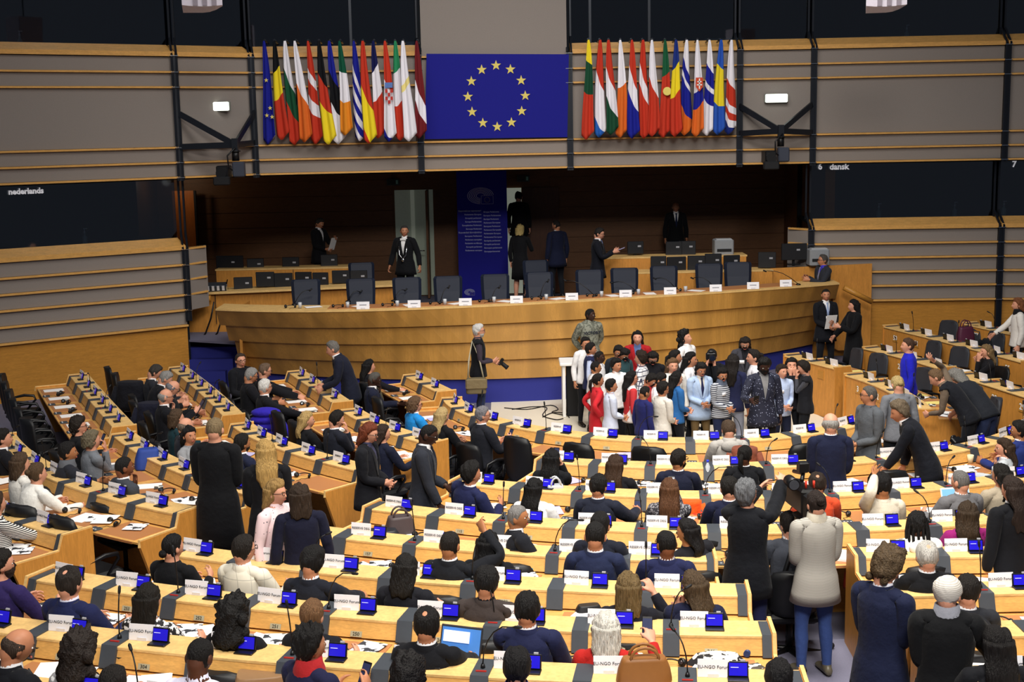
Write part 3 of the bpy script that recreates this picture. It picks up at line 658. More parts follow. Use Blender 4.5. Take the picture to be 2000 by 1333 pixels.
# ------------------------------------------------------------------ the curved rows of benches: (seat number, pixel) read on the ledge tops
RISE, LEDGE, TOP = .08, .89, .74
def fl(row): return RISE * (row - 1)
CEN = Vector((2.3, 22.0, 0))
class Piece:
    def __init__(s, row, pts, i0, i1, deg, name, start=None, end=None, world=()):
        s.row, s.name = row, name; z = fl(row) + LEDGE
        q = [(i, gp(x, y, z)) for i, x, y in pts] + [(i, Vector((x, y, z))) for i, x, y in world]
        I = np.array([a for a, _ in q], float)
        s.px, s.py = np.polyfit(I, [p.x for _, p in q], deg), np.polyfit(I, [p.y for _, p in q], deg)
        s.a = i0 - .56 if start is None else start; s.b = i1 + .56 if end is None else end
        s.seats = list(range(i0, i1 + 1))
    def pos(s, i): return Vector((np.polyval(s.px, i), np.polyval(s.py, i), fl(s.row)))
    def nrm(s, i):
        d = s.pos(i + .05) - s.pos(i - .05); n = Vector((d.y, -d.x, 0)).normalized()
        return n if n.dot(s.pos(i) - CEN) > 0 else -n
    def fr(s, a, b, n=None):
        n = n or max(2, int((b - a) * 5) + 1)
        return [(s.pos(a + (b - a) * k / (n - 1)), s.nrm(a + (b - a) * k / (n - 1))) for k in range(n)]
def en(l, i0=0): return [(i0 + k,) + p for k, p in enumerate(l)]
P_ = Piece
PIECES = [
 P_(1, [(0, 821, 742), (1, 852, 757)], 0, 1, 1, 'first row left wing'),
 P_(1, [(0, 889, 789), (1, 919, 805), (3, 1028, 836), (4, 1106, 846), (5, 1197, 853), (6, 1296, 859), (7, 1395, 860), (8, 1496, 856), (9, 1585, 843)], 0, 10, 3, 'first row centre'),
 P_(1, [], 0, 1, 1, 'first row right wing', world=[(0, 5.10, 22.85), (1, 5.36, 22.22)]),
 P_(1, [], 0, 3, 2, 'first row right bend', world=[(0, 5.66, 20.9), (1, 5.80, 20.25), (2, 5.88, 19.55), (3, 5.86, 18.85)]),
 P_(2, en([(590, 735), (612, 748), (632, 764), (655, 778)]), 0, 3, 2, 'second row left wing'),
 P_(2, en([(702, 812), (734, 827), (777, 844), (823, 857)]), 0, 3, 2, 'second row left bend'),
 P_(2, [(0, 1108, 900), (1, 1221, 908), (3, 1431, 910), (4, 1547, 905), (5, 1663, 900), (7, 1845, 881), (8, 1918, 867), (9, 1974, 849)], 0, 10, 3, 'second row centre'),
 P_(2, [], 0, 2, 1, 'second row right bend', world=[(0, 7.22, 20.3), (1, 7.38, 19.63), (2, 7.54, 18.95)]),
 P_(2, [], 0, 2, 2, 'second row right wing', world=[(0, 6.52, 23.0), (1, 6.75, 22.35), (2, 6.95, 21.65)]),
 P_(3, en([(358, 726), (375, 741), (393, 755), (411, 769), (428, 785), (445, 803)]), 0, 5, 2, 'third row left wing'),
 P_(3, en([(484, 839), (514, 854), (554, 871), (609, 889), (674, 906)]), 0, 4, 2, 'third row left bend'),
 P_(3, [(0, 955, 945), (1, 1069, 954), (2, 1192, 962), (6, 1676, 961), (7, 1787, 952), (8, 1901, 944), (9, 1993, 930)], 0, 10, 3, 'third row centre'),
 P_(3, [], 0, 5, 2, 'third row right wing', world=[(0, 7.40, 24.9), (2.1, 7.80, 23.5), (4.0, 8.15, 22.25), (5, 8.3, 21.6)]),
 P_(4, en([(160, 742), (172, 757), (185, 772), (200, 789), (215, 806), (231, 824)]), 0, 5, 2, 'fourth row left wing'),
 P_(4, [(0, 255, 860), (1, 283, 880), (2, 321, 898)], 0, 5, 2, 'fourth row left bend', world=[(5.1, -2.95, 14.05)]),
 P_(4, [(0, 795, 995), (1, 916, 1010), (2, 1046, 1022), (4, 1321, 1031), (7, 1743, 1027)], 0, 9, 2, 'fourth row centre'),
 P_(4, [], 0, 2, 1, 'fourth row right wing', world=[(0, 8.80, 24.55), (1, 9.0, 23.9), (2, 9.2, 23.25)]),
 P_(5, [(0, 38, 886), (2, 114, 929), (3, 171, 950), (4, 237, 970), (5, 317, 989)], -1, 5, 2, 'fifth row left bend'),
 P_(5, [(0, 610, 1036), (1, 738, 1051), (3, 1015, 1074), (5, 1285, 1086)], 0, 5, 2, 'fifth row centre', end=5.8),
 P_(5, [(0, 1754, 1080), (1, 1906, 1079)], 0, 2, 1, 'fifth row right'),
 P_(6, [(0, 19, 1005), (1, 99, 1028)], -2, 1, 1, 'sixth row left bend'),
 P_(6, en([(402, 1083), (540, 1099), (684, 1115), (841, 1127), (1001, 1139), (1172, 1146)]), 0, 6, 2, 'sixth row centre', start=-.42, end=6.62),
 P_(6, [(1, 1827, 1152), (2, 1994, 1148)], 1, 2, 1, 'sixth row right'),
 P_(7, en([(155, 1133), (275, 1151), (412, 1169), (565, 1185), (718, 1197), (880, 1207), (1056, 1217), (1217, 1225), (1393, 1228)]), 0, 8, 2, 'seventh row centre', end=8.6),
 P_(7, [(1, 1910, 1230), (2, 2098, 1226)], 1, 2, 1, 'seventh row right'),
 P_(8, en([(8, 1222), (151, 1238), (311, 1257), (481, 1274), (657, 1290), (846, 1301), (1043, 1311), (1236, 1320), (1439, 1327)]), -1, 8, 2, 'eighth row centre', end=8.6),
 P_(8, [(0, 2020, 1318), (1, 2230, 1314)], 0, 1, 1, 'eighth row right'),
 P_(9, en([(8, 1338), (180, 1358), (362, 1377), (556, 1396)]), 0, 3, 2, 'ninth row centre'),
]
# ------------------------------------------------------------------ floor and tiers
mb = MB(); mb.box((0, 14, -.15), (40, 50, .3)); struct('floor', mb, CARPET)
for r in range(2, 10):
    fr = []
    ps = [p for p in PIECES if p.row == r]
    ps.sort(key=lambda p: math.atan2(p.pos((p.a + p.b) / 2).x - CEN.x, -(p.pos((p.a + p.b) / 2).y - CEN.y)))
    for p in ps:
        q = p.fr(p.a, p.b, 8)
        c = [math.atan2(w.x - CEN.x, -(w.y - CEN.y)) for w, _ in q]
        fr += q if c[-1] > c[0] else q[::-1]
    p0, n0 = fr[0]; p1, n1 = fr[-1]
    def ext(p, n, d, q): t = Vector((n.y, -n.x, 0)) * d; t = t if t.dot(p - q) > 0 else -t; return (p + t, n)
    fr = [ext(p0, n0, 5 if r < 9 else 9, fr[1][0])] + fr + [ext(p1, n1, 9, fr[-2][0])]
    fr = [(Vector((p.x, p.y, 0)), n) for p, n in fr]
    mb = MB(); h = fl(r); far = 2.3 if r < 9 else 6
    mb.sweep(fr, [(-.24, -.05), (-.24, h), (far, h), (far, -.05)])
    struct('floor_tier_%d' % r, mb, CARPET)

# ------------------------------------------------------------------ walls
YW = 27.2
def wp(px, s): Y = YW / s; return Vector((gy(px, 250 - .0194 * (px - 1000), Y).x, Y, 0))
wA, wB, wC, wD = wp(348, 1.068), wp(496, 1.03), wp(822, 1.012), wp(1113, 1.0)
wE, wF, wG, wH = wp(1443, 1.0), wp(1586, 1.0), wp(1961, 1.007), wp(2330, 1.03)
w0 = wp(0, 1.152); wZ = w0 + (w0 - wA) * .7
def nrm(a, b): d = b - a; n = Vector((d.y, -d.x, 0)).normalized(); return n if n.y < 0 else -n
def slab(mb, a, b, o0, o1, z0, z1, mi=0, trim=0):
    n = nrm(a, b); d = (b - a).normalized() * trim; a, b = a + d, b - d; L = []
    for z in (z0, z1):
        for p, o in ((a, o1), (b, o1), (b, o0), (a, o0)): L.append(Vector((p.x + n.x * o, p.y + n.y * o, z)))
    return mb.hexa(L, mi)
def prof(mb, a, b, pr, mi=0, trim=0):
    n = nrm(a, b); d = (b - a).normalized() * trim
    return mb.sweep([(a + d, n), (b - d, n)], pr, mi)
t = NT('booth_glass'); tr = t.n('BsdfTransparent'); tr.inputs[0].default_value = (.42, .46, .52, 1)
gl = t.n('BsdfGlossy'); gl.inputs['Roughness'].default_value = .03; gl.inputs[0].default_value = (.9, .95, 1, 1)
fz = t.n('Fresnel'); fz.inputs[0].default_value = 1.85; ms = t.n('MixShader')
t.l(fz.outputs[0], ms.inputs[0]); t.l(tr.outputs[0], ms.inputs[1]); t.l(gl.outputs[0], ms.inputs[2])
t.l(ms.outputs[0], t.t.nodes['Material Output'].inputs[0]); GLASS = t.m
BOOTH = plain('booth_dark', '14171c', .8, .1)
ZU = dict(sill=6.62, led=6.42, s1=6.12, s2=5.84, s3=4.72, s4=4.44, bot=4.16)
ZL = [2.80, 2.50, 2.21, 1.92, 1.63, 1.33]; ZSILL = 2.98
def slat(par, a, b, z, d=.10, th=.035):
    prof(MB(), a, b, [(0, z - th), (d, z - th), (d, z), (0, z)], 0, .03).build('slat', WOOD, par) if 0 else None
    m = MB(); prof(m, a, b, [(-.01, z - th), (d, z - th), (d, z - .006), (d - .006, z), (-.01, z)], 0, .05); m.build('slat', WOOD, par)
def panel(par, a, b, z0, z1, mat=None, o=.03):
    m = MB(); slab(m, a, b, 0, o, z0 + .005, z1 - .04, 0, .05); m.build('fabric_panel' if mat is None else 'wood_panel', mat or FABRIC, par)
def sill(par, a, b, zs, zl, back=-.30, fr=.10):
    for k in range(2):
        m = MB(); f0_, f1_ = k / 2, (k + 1) / 2 - .01
        o0, o1 = back + (fr - back) * f0_, back + (fr - back) * f1_; z0, z1 = zs + (zl + .05 - zs) * f0_, zs + (zl + .05 - zs) * f1_
        prof(m, a, b, [(o0, z0), (o1, z1), (o1, z1 - .06), (o0, z0 - .06)], 0, .02); m.build('sill_board', WOOD, par)
    m = MB(); prof(m, a, b, [(fr - .03, zl - .03), (fr, zl - .03), (fr, zl + .045), (fr - .03, zl + .06)], 0, .02); m.build('sill_nosing', WOOD, par)
def pane(n, a, b, z0, z1, back=-.31, mull=()):
    m = MB(); slab(m, a, b, back - .02, back, z0, z1, 0, .02); w = struct('window_%d' % n, m, GLASS)
    for f in mull:
        m = MB(); c = a.lerp(b, f); slab(m, c - (b - a).normalized() * .025, c + (b - a).normalized() * .025, back - .05, back + .03, z0, z1); m.build('mullion', STEEL, w)
    return w
def pillar(par, p, n, z0, z1, sillz=None, up=None):
    d = Vector((n.y, -n.x, 0)); m = MB()
    def bar(o0, za, o1, zb, w=.03):
        for sgn in (-.042, .042):
            q = p + d * sgn; A = Vector((q.x + n.x * o0, q.y + n.y * o0, za)); B = Vector((q.x + n.x * o1, q.y + n.y * o1, zb))
            m.tube([A, B], .026, 4, 0, True, False)
    bar(.10, z0, .10, z1)
    m.box((p.x + n.x * .05, p.y + n.y * .05, (z0 + z1) / 2), (.07, .10, z1 - z0), math.atan2(d.y, d.x), 0)
    if sillz:
        bar(.13, z1, -.24, sillz + .12)
        if up: bar(-.26, sillz, -.26, up)
    m.build('pillar', STEEL, par)
    m = MB()
    for z in (zc for zc in (ZU['led'], ZU['s1'], ZU['s2'], ZU['s3'], ZU['s4'], ZU['bot'], *ZL) if z0 - .05 <= zc <= z1 + .05):
        m.box((p.x + n.x * .12, p.y + n.y * .12, z - .02), (.15, .04, .012), math.atan2(d.y, d.x))
    if m.v: m.build('bracket_plate', CHROME, par)
def upper(par, a, b, win=True):
    panel(par, a, b, ZU['s1'], ZU['led']); panel(par, a, b, ZU['s2'], ZU['s1']); panel(par, a, b, ZU['s3'], ZU['s2'])
    panel(par, a, b, ZU['s4'], ZU['s3']); panel(par, a, b, ZU['bot'], ZU['s4'])
    for k in ('s1', 's2', 's3', 's4', 'bot'): slat(par, a, b, ZU[k])
    if win: sill(par, a, b, ZU['sill'], ZU['led'])
def lower(par, a, b, zfloor=0):
    for i in range(5): panel(par, a, b, ZL[i + 1], ZL[i])
    for z in ZL[1:]: slat(par, a, b, z)
    sill(par, a, b, ZSILL, ZL[0])
    panel(par, a, b, zfloor, ZL[5], WOODP, .02)
def backing(name, segs):
    m = MB()
    for a, b, z0, z1 in segs: slab(m, a, b, -.12, 0, z0, z1)
    return struct(name, m, BOOTH)
wl = backing('wall_left', [(wZ, wA, 4.10, 6.45), (wZ, wA, 0, 2.85)])
upper(wl, wZ, wA); lower(wl, wZ, wA)
wb = backing('wall_back', [(wA, wB, 4.10, 6.45), (wB, wC, 4.10, 6.45), (wC, wD, 4.10, 9.5), (wD, wE, 4.10, 6.45), (wE, wF, 4.10, 6.45)])
upper(wb, wA, wB); upper(wb, wB, wC); upper(wb, wD, wE); upper(wb, wE, wF)
panel(wb, wC, wD, ZU['led'] - .06, 9.5); panel(wb, wC, wD, ZU['s4'], ZU['s3']); panel(wb, wC, wD, ZU['bot'], ZU['s4'])
panel(wb, wC, wD, ZU['s3'], ZU['led'] - .06)
for z in (ZU['s3'], ZU['s4'], ZU['bot'], ZU['led'] - .04): slat(wb, wC, wD, z)
wr = backing('wall_right', [(wF, wG, 4.10, 6.45), (wF, wG, 0, 2.85), (wG, wH, 4.10, 6.45), (wG, wH, 0, 2.85)])
for a, b in ((wF, wG), (wG, wH)): upper(wr, a, b); lower(wr, a, b)
for p, par, lo in ((wA, wl, 1.4), (wB, wb, 0), (wC, wb, 0), (wD, wb, 0), (wE, wb, 0), (wF, wr, 1.6), (wG, wr, 0)):
    n = Vector((-.25, -1, 0)).normalized() if p.x < -3 else Vector((0, -1, 0))
    if p.x < -3: n = Vector((.3, -1, 0)).normalized()
    pillar(par, p, n, 4.08, ZU['led'], ZU['sill'], 9.2)
    if p in (wA, wF, wG): pillar(par, p, n, .05 if p is wG else lo, ZL[0] + .0, ZSILL, 4.1)
for k, (a, b, mu) in enumerate([(wZ, wA, ()), (wA, wB, ()), (wB, wC, (.60,)), (wD, wE, (.13, .48)), (wE, wF, ()), (wF, wG, ()), (wG, wH, ())]):
    pane(k + 1, a, b, ZU['sill'] - .02, 9.2, mull=mu)
for k, (a, b) in enumerate([(wZ, wA), (wF, wG), (wG, wH)]):
    pane(k + 8, a, b, ZSILL - .02, 4.14)
# booths behind the glass: dark rooms with a counter
mb = MB()
for a, b in ((wZ, wA), (wA, wB), (wB, wC), (wD, wF), (wF, wH)):
    slab(mb, a, b, -2.6, -2.5, 4.3, 9.4); slab(mb, a, b, -2.6, -.36, 9.35, 9.45); slab(mb, a, b, -2.6, -.36, ZU['sill'] - .12, ZU['sill'] - .08)
for a, b in ((wZ, wA), (wF, wH)):
    slab(mb, a, b, -2.6, -2.5, 1, 4.3); slab(mb, a, b, -2.6, -.36, ZSILL - .12, ZSILL - .08); slab(mb, a, b, -2.6, -.12, 4.12, 4.16)
mb.box((0, 30.6, 7.0), (34, .1, 5.4)); mb.box((-13, 27, 4.5), (.1, 9, 9)); struct('wall_booths', mb, BOOTH)
# corner return of the lower left wall and of the lower right wall beside the podium
cA = wA + Vector((.24, .55, 0)); m = MB(); slab(m, wA, cA, 0, .05, 1.6, 2.8); m.build('corner_panel', FABRIC, wl)
for z in ZL[:4]: slat(wl, wA - Vector((.06, 0, 0)), cA, z)
cF = wF + Vector((-.32, .5, 0)); m = MB(); slab(m, cF, wF, 0, .05, 1.6, 2.8); m.build('corner_panel', FABRIC, wr)
for z in ZL[:2]: slat(wr, cF, wF + Vector((.06, 0, 0)), z)
# recess behind the podium
YR = 31.6
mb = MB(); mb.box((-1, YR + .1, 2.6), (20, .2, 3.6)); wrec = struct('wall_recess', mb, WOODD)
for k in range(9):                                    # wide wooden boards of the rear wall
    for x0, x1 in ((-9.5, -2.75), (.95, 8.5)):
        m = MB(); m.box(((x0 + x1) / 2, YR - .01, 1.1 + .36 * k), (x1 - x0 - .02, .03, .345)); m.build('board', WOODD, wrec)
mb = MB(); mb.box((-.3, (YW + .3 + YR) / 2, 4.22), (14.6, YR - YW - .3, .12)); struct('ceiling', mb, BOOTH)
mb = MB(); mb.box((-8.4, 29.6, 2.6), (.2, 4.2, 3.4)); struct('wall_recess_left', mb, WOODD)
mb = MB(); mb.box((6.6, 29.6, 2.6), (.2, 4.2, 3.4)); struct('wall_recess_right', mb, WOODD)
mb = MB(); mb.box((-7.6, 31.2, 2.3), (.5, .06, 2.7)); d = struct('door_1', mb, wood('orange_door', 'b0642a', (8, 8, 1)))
l_ = bpy.data.lights.new('recess_fill_light', 'POINT'); l_.energy = 9; l_.color = (1, .8, .55); l_.shadow_soft_size = .1; lo_ = bpy.data.objects.new('recess_fill_light', l_); COL.objects.link(lo_); lo_.location = (-7.75, 30.4, 3.9)  # added point light, stands in for corridor light on the orange door
m = MB(); m.box((-7.3, 31.1, 2.3), (.05, .08, 2.7)); m.build('door_jamb', DARK, d)
GREENW = plain('corridor_dim_glow', 'a9b3a2', .7, .1, emit=.05)  # faint glow in the material stands in for the corridor's dim light
a, b = gy(770, 372, YR - .06), gy(845, 372, YR - .06)
mb = MB(); mb.box(((a.x + b.x) / 2, YR - .03, 2.3), (b.x - a.x, .04, 2.5)); d = struct('door_2', mb, GREENW)
m = MB(); m.box((a.x + .42, YR - .06, 2.3), (.09, .03, 2.5)); m.build('door_post', plain('pale_post', 'bcc4b2', .6, emit=.1), d)  # post glows a little too, in place of corridor light
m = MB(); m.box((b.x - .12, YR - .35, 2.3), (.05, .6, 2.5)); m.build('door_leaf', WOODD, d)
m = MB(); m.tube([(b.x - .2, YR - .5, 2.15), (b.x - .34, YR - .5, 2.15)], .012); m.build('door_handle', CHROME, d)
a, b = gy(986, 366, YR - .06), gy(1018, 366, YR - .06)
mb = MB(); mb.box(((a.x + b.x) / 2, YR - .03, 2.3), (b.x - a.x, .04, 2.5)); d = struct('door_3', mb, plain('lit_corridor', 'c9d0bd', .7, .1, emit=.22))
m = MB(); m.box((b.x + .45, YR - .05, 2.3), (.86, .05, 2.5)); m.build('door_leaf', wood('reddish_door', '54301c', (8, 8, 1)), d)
for px, py in ((768, 356), (1022, 349)):
    c = gy(px, py, YR - .1); t = thing('exit_sign', 'small dark framed exit sign over the ' + ('left' if px < 900 else 'right') + ' door behind the podium', 'sign', c)
    m = MB(); m.box((0, 0, 0), (.30, .06, .15)); m.build('frame', plain('sign_frame', '4a524e', .5), t)
    m = MB(); m.box((0, -.034, 0), (.27, .01, .12)); m.build('face', plain('sign_face', '14201c', .4), t)
    m = MB(); m.box((.09, -.042, 0), (.05, .006, .09)); m.build('pictogram', plain('sign_green', '4e6e66', .5, emit=.05), t)
# ------------------------------------------------------------------ podium
PT = np.polyfit([-5.38, -4.59, -3.64, -2.72, -1.82, -.91, .01, .95, 1.91, 2.89, 3.9, 4.95, 6.49], [24.0, 23.75, 23.55, 23.48, 23.56, 23.7, 23.91, 24.13, 24.43, 24.73, 25.05, 25.44, 26.13], 4)
PB = np.polyfit([-4.6, -3.45, -2.17, -1.34, -.52, .92, 2.4, 5.17, 6.23], [24.9, 24.42, 24.05, 23.92, 23.85, 23.92, 24.45, 26.2, 27.1], 3)
ZP = 1.80
pod = thing('podium_desk', 'long curved wooden podium with four overlapping wood bands and blue base', 'podium')
def pcurve(t, off=0, xa=-5.38, xb=6.49, n=40):
    R_ = []
    for k in range(n + 1):
        x = xa + (xb - xa) * k / n; xx = max(x, -4.9)
        y = np.polyval(PT, x) * (1 - t) + (np.polyval(PB, xx) if x > -4.6 else np.polyval(PB, -4.6) + (-4.6 - x) * .5) * t
        R_.append(Vector((x, y + off, 0)))
    return R_
zb = [1.79, 1.46, 1.13, .79, .44]
for k in range(4):
    t0, t1 = k / 4.2, (k + 1) / 4.2; xa = -5.38 + .10 * k; xb = 6.49 - .10 * k
    A, B = pcurve(t0, .03 * (k > 0), xa, xb), pcurve(t1, -.03, xa, xb)
    rings = [[Vector((p.x, p.y, zb[k])), Vector((q.x, q.y, zb[k + 1])), Vector((q.x, q.y + .05, zb[k + 1])), Vector((p.x, p.y + .30, zb[k] - .01))] for p, q in zip(A, B)]
    m = MB(); m.loft(rings); m.build('wood_band', WOODV, pod)
B = pcurve(1, 0, -4.9, 6.2)
m = MB(); m.loft([[Vector((p.x, p.y - .02, .0)), Vector((p.x, p.y + .02, .45)), Vector((p.x, p.y + .4, .45)), Vector((p.x, p.y + .4, 0))] for p in B]); m.build('blue_base', BLUEC, pod)
A = pcurve(0, 0)
m = MB(); m.loft([[Vector((p.x, p.y - .005, ZP - .03)), Vector((p.x, p.y - .005, ZP)), Vector((p.x, p.y + .75, ZP)), Vector((p.x, p.y + .75, ZP - .03))] for p in A]); m.build('counter_top', EDGE, pod)
m = MB(); m.loft([[Vector((p.x, p.y + .18, ZP)), Vector((p.x, p.y + .18, ZP + .008)), Vector((p.x, p.y + .7, ZP + .008)), Vector((p.x, p.y + .7, ZP))] for p in A[7:-3]]); m.build('writing_strip', PAD, pod)
for x, nm in ((-5.38, 'end_panel'), (6.49, 'end_panel')):
    y = np.polyval(PT, x); m = MB(); m.box((x + (.35 if x < 0 else 0), y + .85, 1.1), (.05, .9, 1.36)); m.build(nm, WOODS, pod)
mb = MB(); mb.poly([(-8.2, 26.4, .98), (-5.3, 25.0, .98), (-4.4, 24.9, .98), (-2.5, 24.5, .98), (0, 24.7, .98), (3, 25.4, .98), (6.4, 27, .98), (6.6, 31.6, .98), (-8.2, 31.6, .98)], (0, 0, .04)); struct('floor_podium', mb, CARPET)
# cream floor between the podium and the first row
c1 = PIECES[1]; edge = [c1.pos(i) - c1.nrm(i) * .2 for i in np.linspace(1.2, 10.4, 24)]
c2 = PIECES[3]; edge += [c2.pos(i) - c2.nrm(i) * .2 for i in (3, 2, 1, 0)] + [Vector((5.2, 22.2, 0)), Vector((4.9, 23.4, 0))]
mb = MB(); mb.poly([Vector((p.x, p.y, .001)) for p in edge] + [Vector((p.x, p.y + .03, .001)) for p in pcurve(1, 0, -.4, 4.4, 12)[::-1]], (0, 0, .006)); struct('floor_front', mb, CREAM)
# stair, wooden side counters, hand rails beside the podium
st_ = thing('podium_steps', 'blue carpeted steps rising to the podium behind the wooden rail', 'stairs')
for k in range(4):
    m = MB(); m.box((-5.95 - .12 * (3 - k), 25.1 + .12 * k + .5, (.21 * (k + 1)) / 2), (1.3, 1.0 - .1 * k, .21 * (k + 1))); m.build('step', BLUEC, st_)
cl = thing('side_counter', 'wooden counter wall left of the podium with a slanting hand rail', 'counter')
m = MB(); m.poly([(-7.75, 26.5, 0), (-4.6, 26.35, .6), (-2.3, 26.2, 1.0), (-2.3, 26.2, 1.90), (-4.6, 26.35, 1.82), (-7.75, 26.5, 1.74)], (0, .06, 0)); m.build('front_panel', WOODS, cl)
m = MB(); m.hexa([(-7.75, 26.4, 1.74), (-2.3, 26.1, 1.90), (-2.3, 26.9, 1.90), (-7.75, 27.2, 1.74), (-7.75, 26.4, 1.78), (-2.3, 26.1, 1.94), (-2.3, 26.9, 1.94), (-7.75, 27.2, 1.78)]); m.build('counter_top', EDGE, cl)
for x in (-5.9, -4.8, -3.7): m = MB(); m.box((x, 26.37, 1.5), (.012, .02, .62)); m.build('panel_joint', DARK, cl)
m = MB(); m.tube([gy(252, 662, 26.2), gy(385, 585, 26.2), gy(412, 583, 26.2)], .06, 8); m.build('hand_rail', WOODD if 0 else WOODP, cl)
cr_ = thing('side_counter', 'wooden counter wall right of the podium beside the slatted wall', 'counter')
m = MB(); m.poly([(6.7, 26.98, .3), (7.36, 26.98, .3), (7.36, 26.98, 2.08), (5.3, 26.98, 2.02), (5.3, 26.98, 1.1)], (0, .06, 0)); m.build('front_panel', WOODS, cr_)
m = MB(); m.tube([gy(1648, 562, 26.5), gy(1703, 590, 26.5)], .055, 8); m.build('hand_rail', WOODP, cr_)
# counters of the secretariat on the podium
def counter(label, x0, x1, y, z0, z1, dep=.6):
    t = thing('staff_counter', label, 'counter')
    m = MB(); m.box(((x0 + x1) / 2, y, (z0 + z1) / 2), (x1 - x0, .05, z1 - z0)); m.build('front_panel', WOODS, t)
    m = MB(); m.box(((x0 + x1) / 2, y + dep / 2 - .03, z1 + .015), (x1 - x0 + .04, dep, .03)); m.build('counter_top', EDGE, t)
    n = max(1, int((x1 - x0) / 1.1))
    for k in range(1, n): m = MB(); m.box((x0 + (x1 - x0) * k / n, y - .027, (z0 + z1) / 2), (.012, .006, z1 - z0)); m.build('panel_joint', DARK, t)
    return t
counter('rear wooden staff counter left of the two ushers', -6.3, -3.0, 28.4, 1.02, 2.05)
counter('rear wooden staff counter right under the printers', 1.9, 4.9, 27.6, 1.02, 2.22)
counter('front wooden staff counter right behind the podium chairs', 2.4, 5.3, 26.85, 1.02, 1.98)
# ------------------------------------------------------------------ benches and what stands on them
RED = plain('red_button', 'a3241c', .4, .4); PLATE = plain('number_plate', 'b9b193', .4, .4, .2)
PEDGE = plain('pad_edge', '9a5d33', .5, .3)
DOME = MB(); DOME.ell((0, 0, 0), (.034, .034, .034), 14, 8); DOME = DOME.mesh('speaker_dome'); DOME.materials.append(plain('speaker_mesh', '22262c', .7, .2))
BTN = MB(); BTN.box((0, 0, 0), (.07, .016, .008)); BTN = BTN.mesh('talk_button'); BTN.materials.append(RED)
PLT = MB(); PLT.box((0, 0, 0), (.09, .004, .042)); PLT = PLT.mesh('number_plate'); PLT.materials.append(PLATE)
PLT2 = MB(); PLT2.box((0, 0, 0), (.17, .006, .15)); PLT2 = PLT2.mesh('number_plate'); PLT2.materials.append(WOODP)
CTL = MB(); CTL.rbox((0, 0, 0), (.125, .10, .016), .004); CTL = CTL.mesh('control_panel'); CTL.materials.append(SLATE)
KEY = MB(); KEY.box((0, 0, 0), (.018, .014, .004)); KEY = KEY.mesh('key'); KEY.materials.append(plain('pale_key', 'd6d8dc', .4))
def gooseneck(h, bx, by, curl):
    m = MB(); pts = [(0, 0, 0), (0, 0, .03)] + [(bx * (t ** 2), by * (t ** 2) , .03 + h * (t - curl * t ** 4)) for t in (.2, .4, .6, .8, 1)]
    m.lathe([(.016, 0), (.016, .012), (.009, .03)], n=10); m.tube(pts[1:], .0048, 6)
    d = (Vector(pts[-1]) - Vector(pts[-2])).normalized(); e = Vector(pts[-1])
    n = m.mesh('microphone'); n.materials.append(BLACK)
    m = MB(); m.tube([e, e + d * .012, e + d * .05, e + d * .06], [.006, .011, .011, .005], 8); k = m.mesh('mic_head'); k.materials.append(DARK)
    return n, k
MICS = [gooseneck(.30, .0, .03, .05), gooseneck(.30, .05, -.04, .05), gooseneck(.32, .10, .05, .25), gooseneck(.30, -.08, .08, .2), gooseneck(.40, .22, -.05, .3), gooseneck(.30, -.02, .0, .0)]
NUMS = {'first row centre': 20, 'fourth row centre': 116, 'fifth row centre': 158, 'sixth row centre': 203, 'seventh row centre': 254, 'eighth row centre': 306}
FRONT = {'first row right bend': ['3', '2', '1', ''], 'second row right wing': ['24', '25', '26'], 'second row right bend': ['27', '28', '29'],
         'third row right wing': ['50', '51', '52', '53', '54', '55'], 'fourth row right wing': ['87', '86', '85'], 'first row right wing': ['', '']}
def mtx(p, i, a, z, up=(0, 0, 1), tilt=0):       # frame on a bench: x along the row (sitter's right), y away from the sitter
    P, n = p.pos(i), p.nrm(i); y = -n; x = y.cross(Vector((0, 0, 1))); m = frame(P + n * a + Vector((0, 0, z)), x, y)
    return m @ Matrix.Rotation(tilt, 4, 'X') if tilt else m
def flipped(p):                                     # does the seat number grow towards the sitter's left?
    return (p.pos(1) - p.pos(0)).dot((-p.nrm(.5)).cross(Vector((0, 0, 1)))) < 0
mi_count = 0
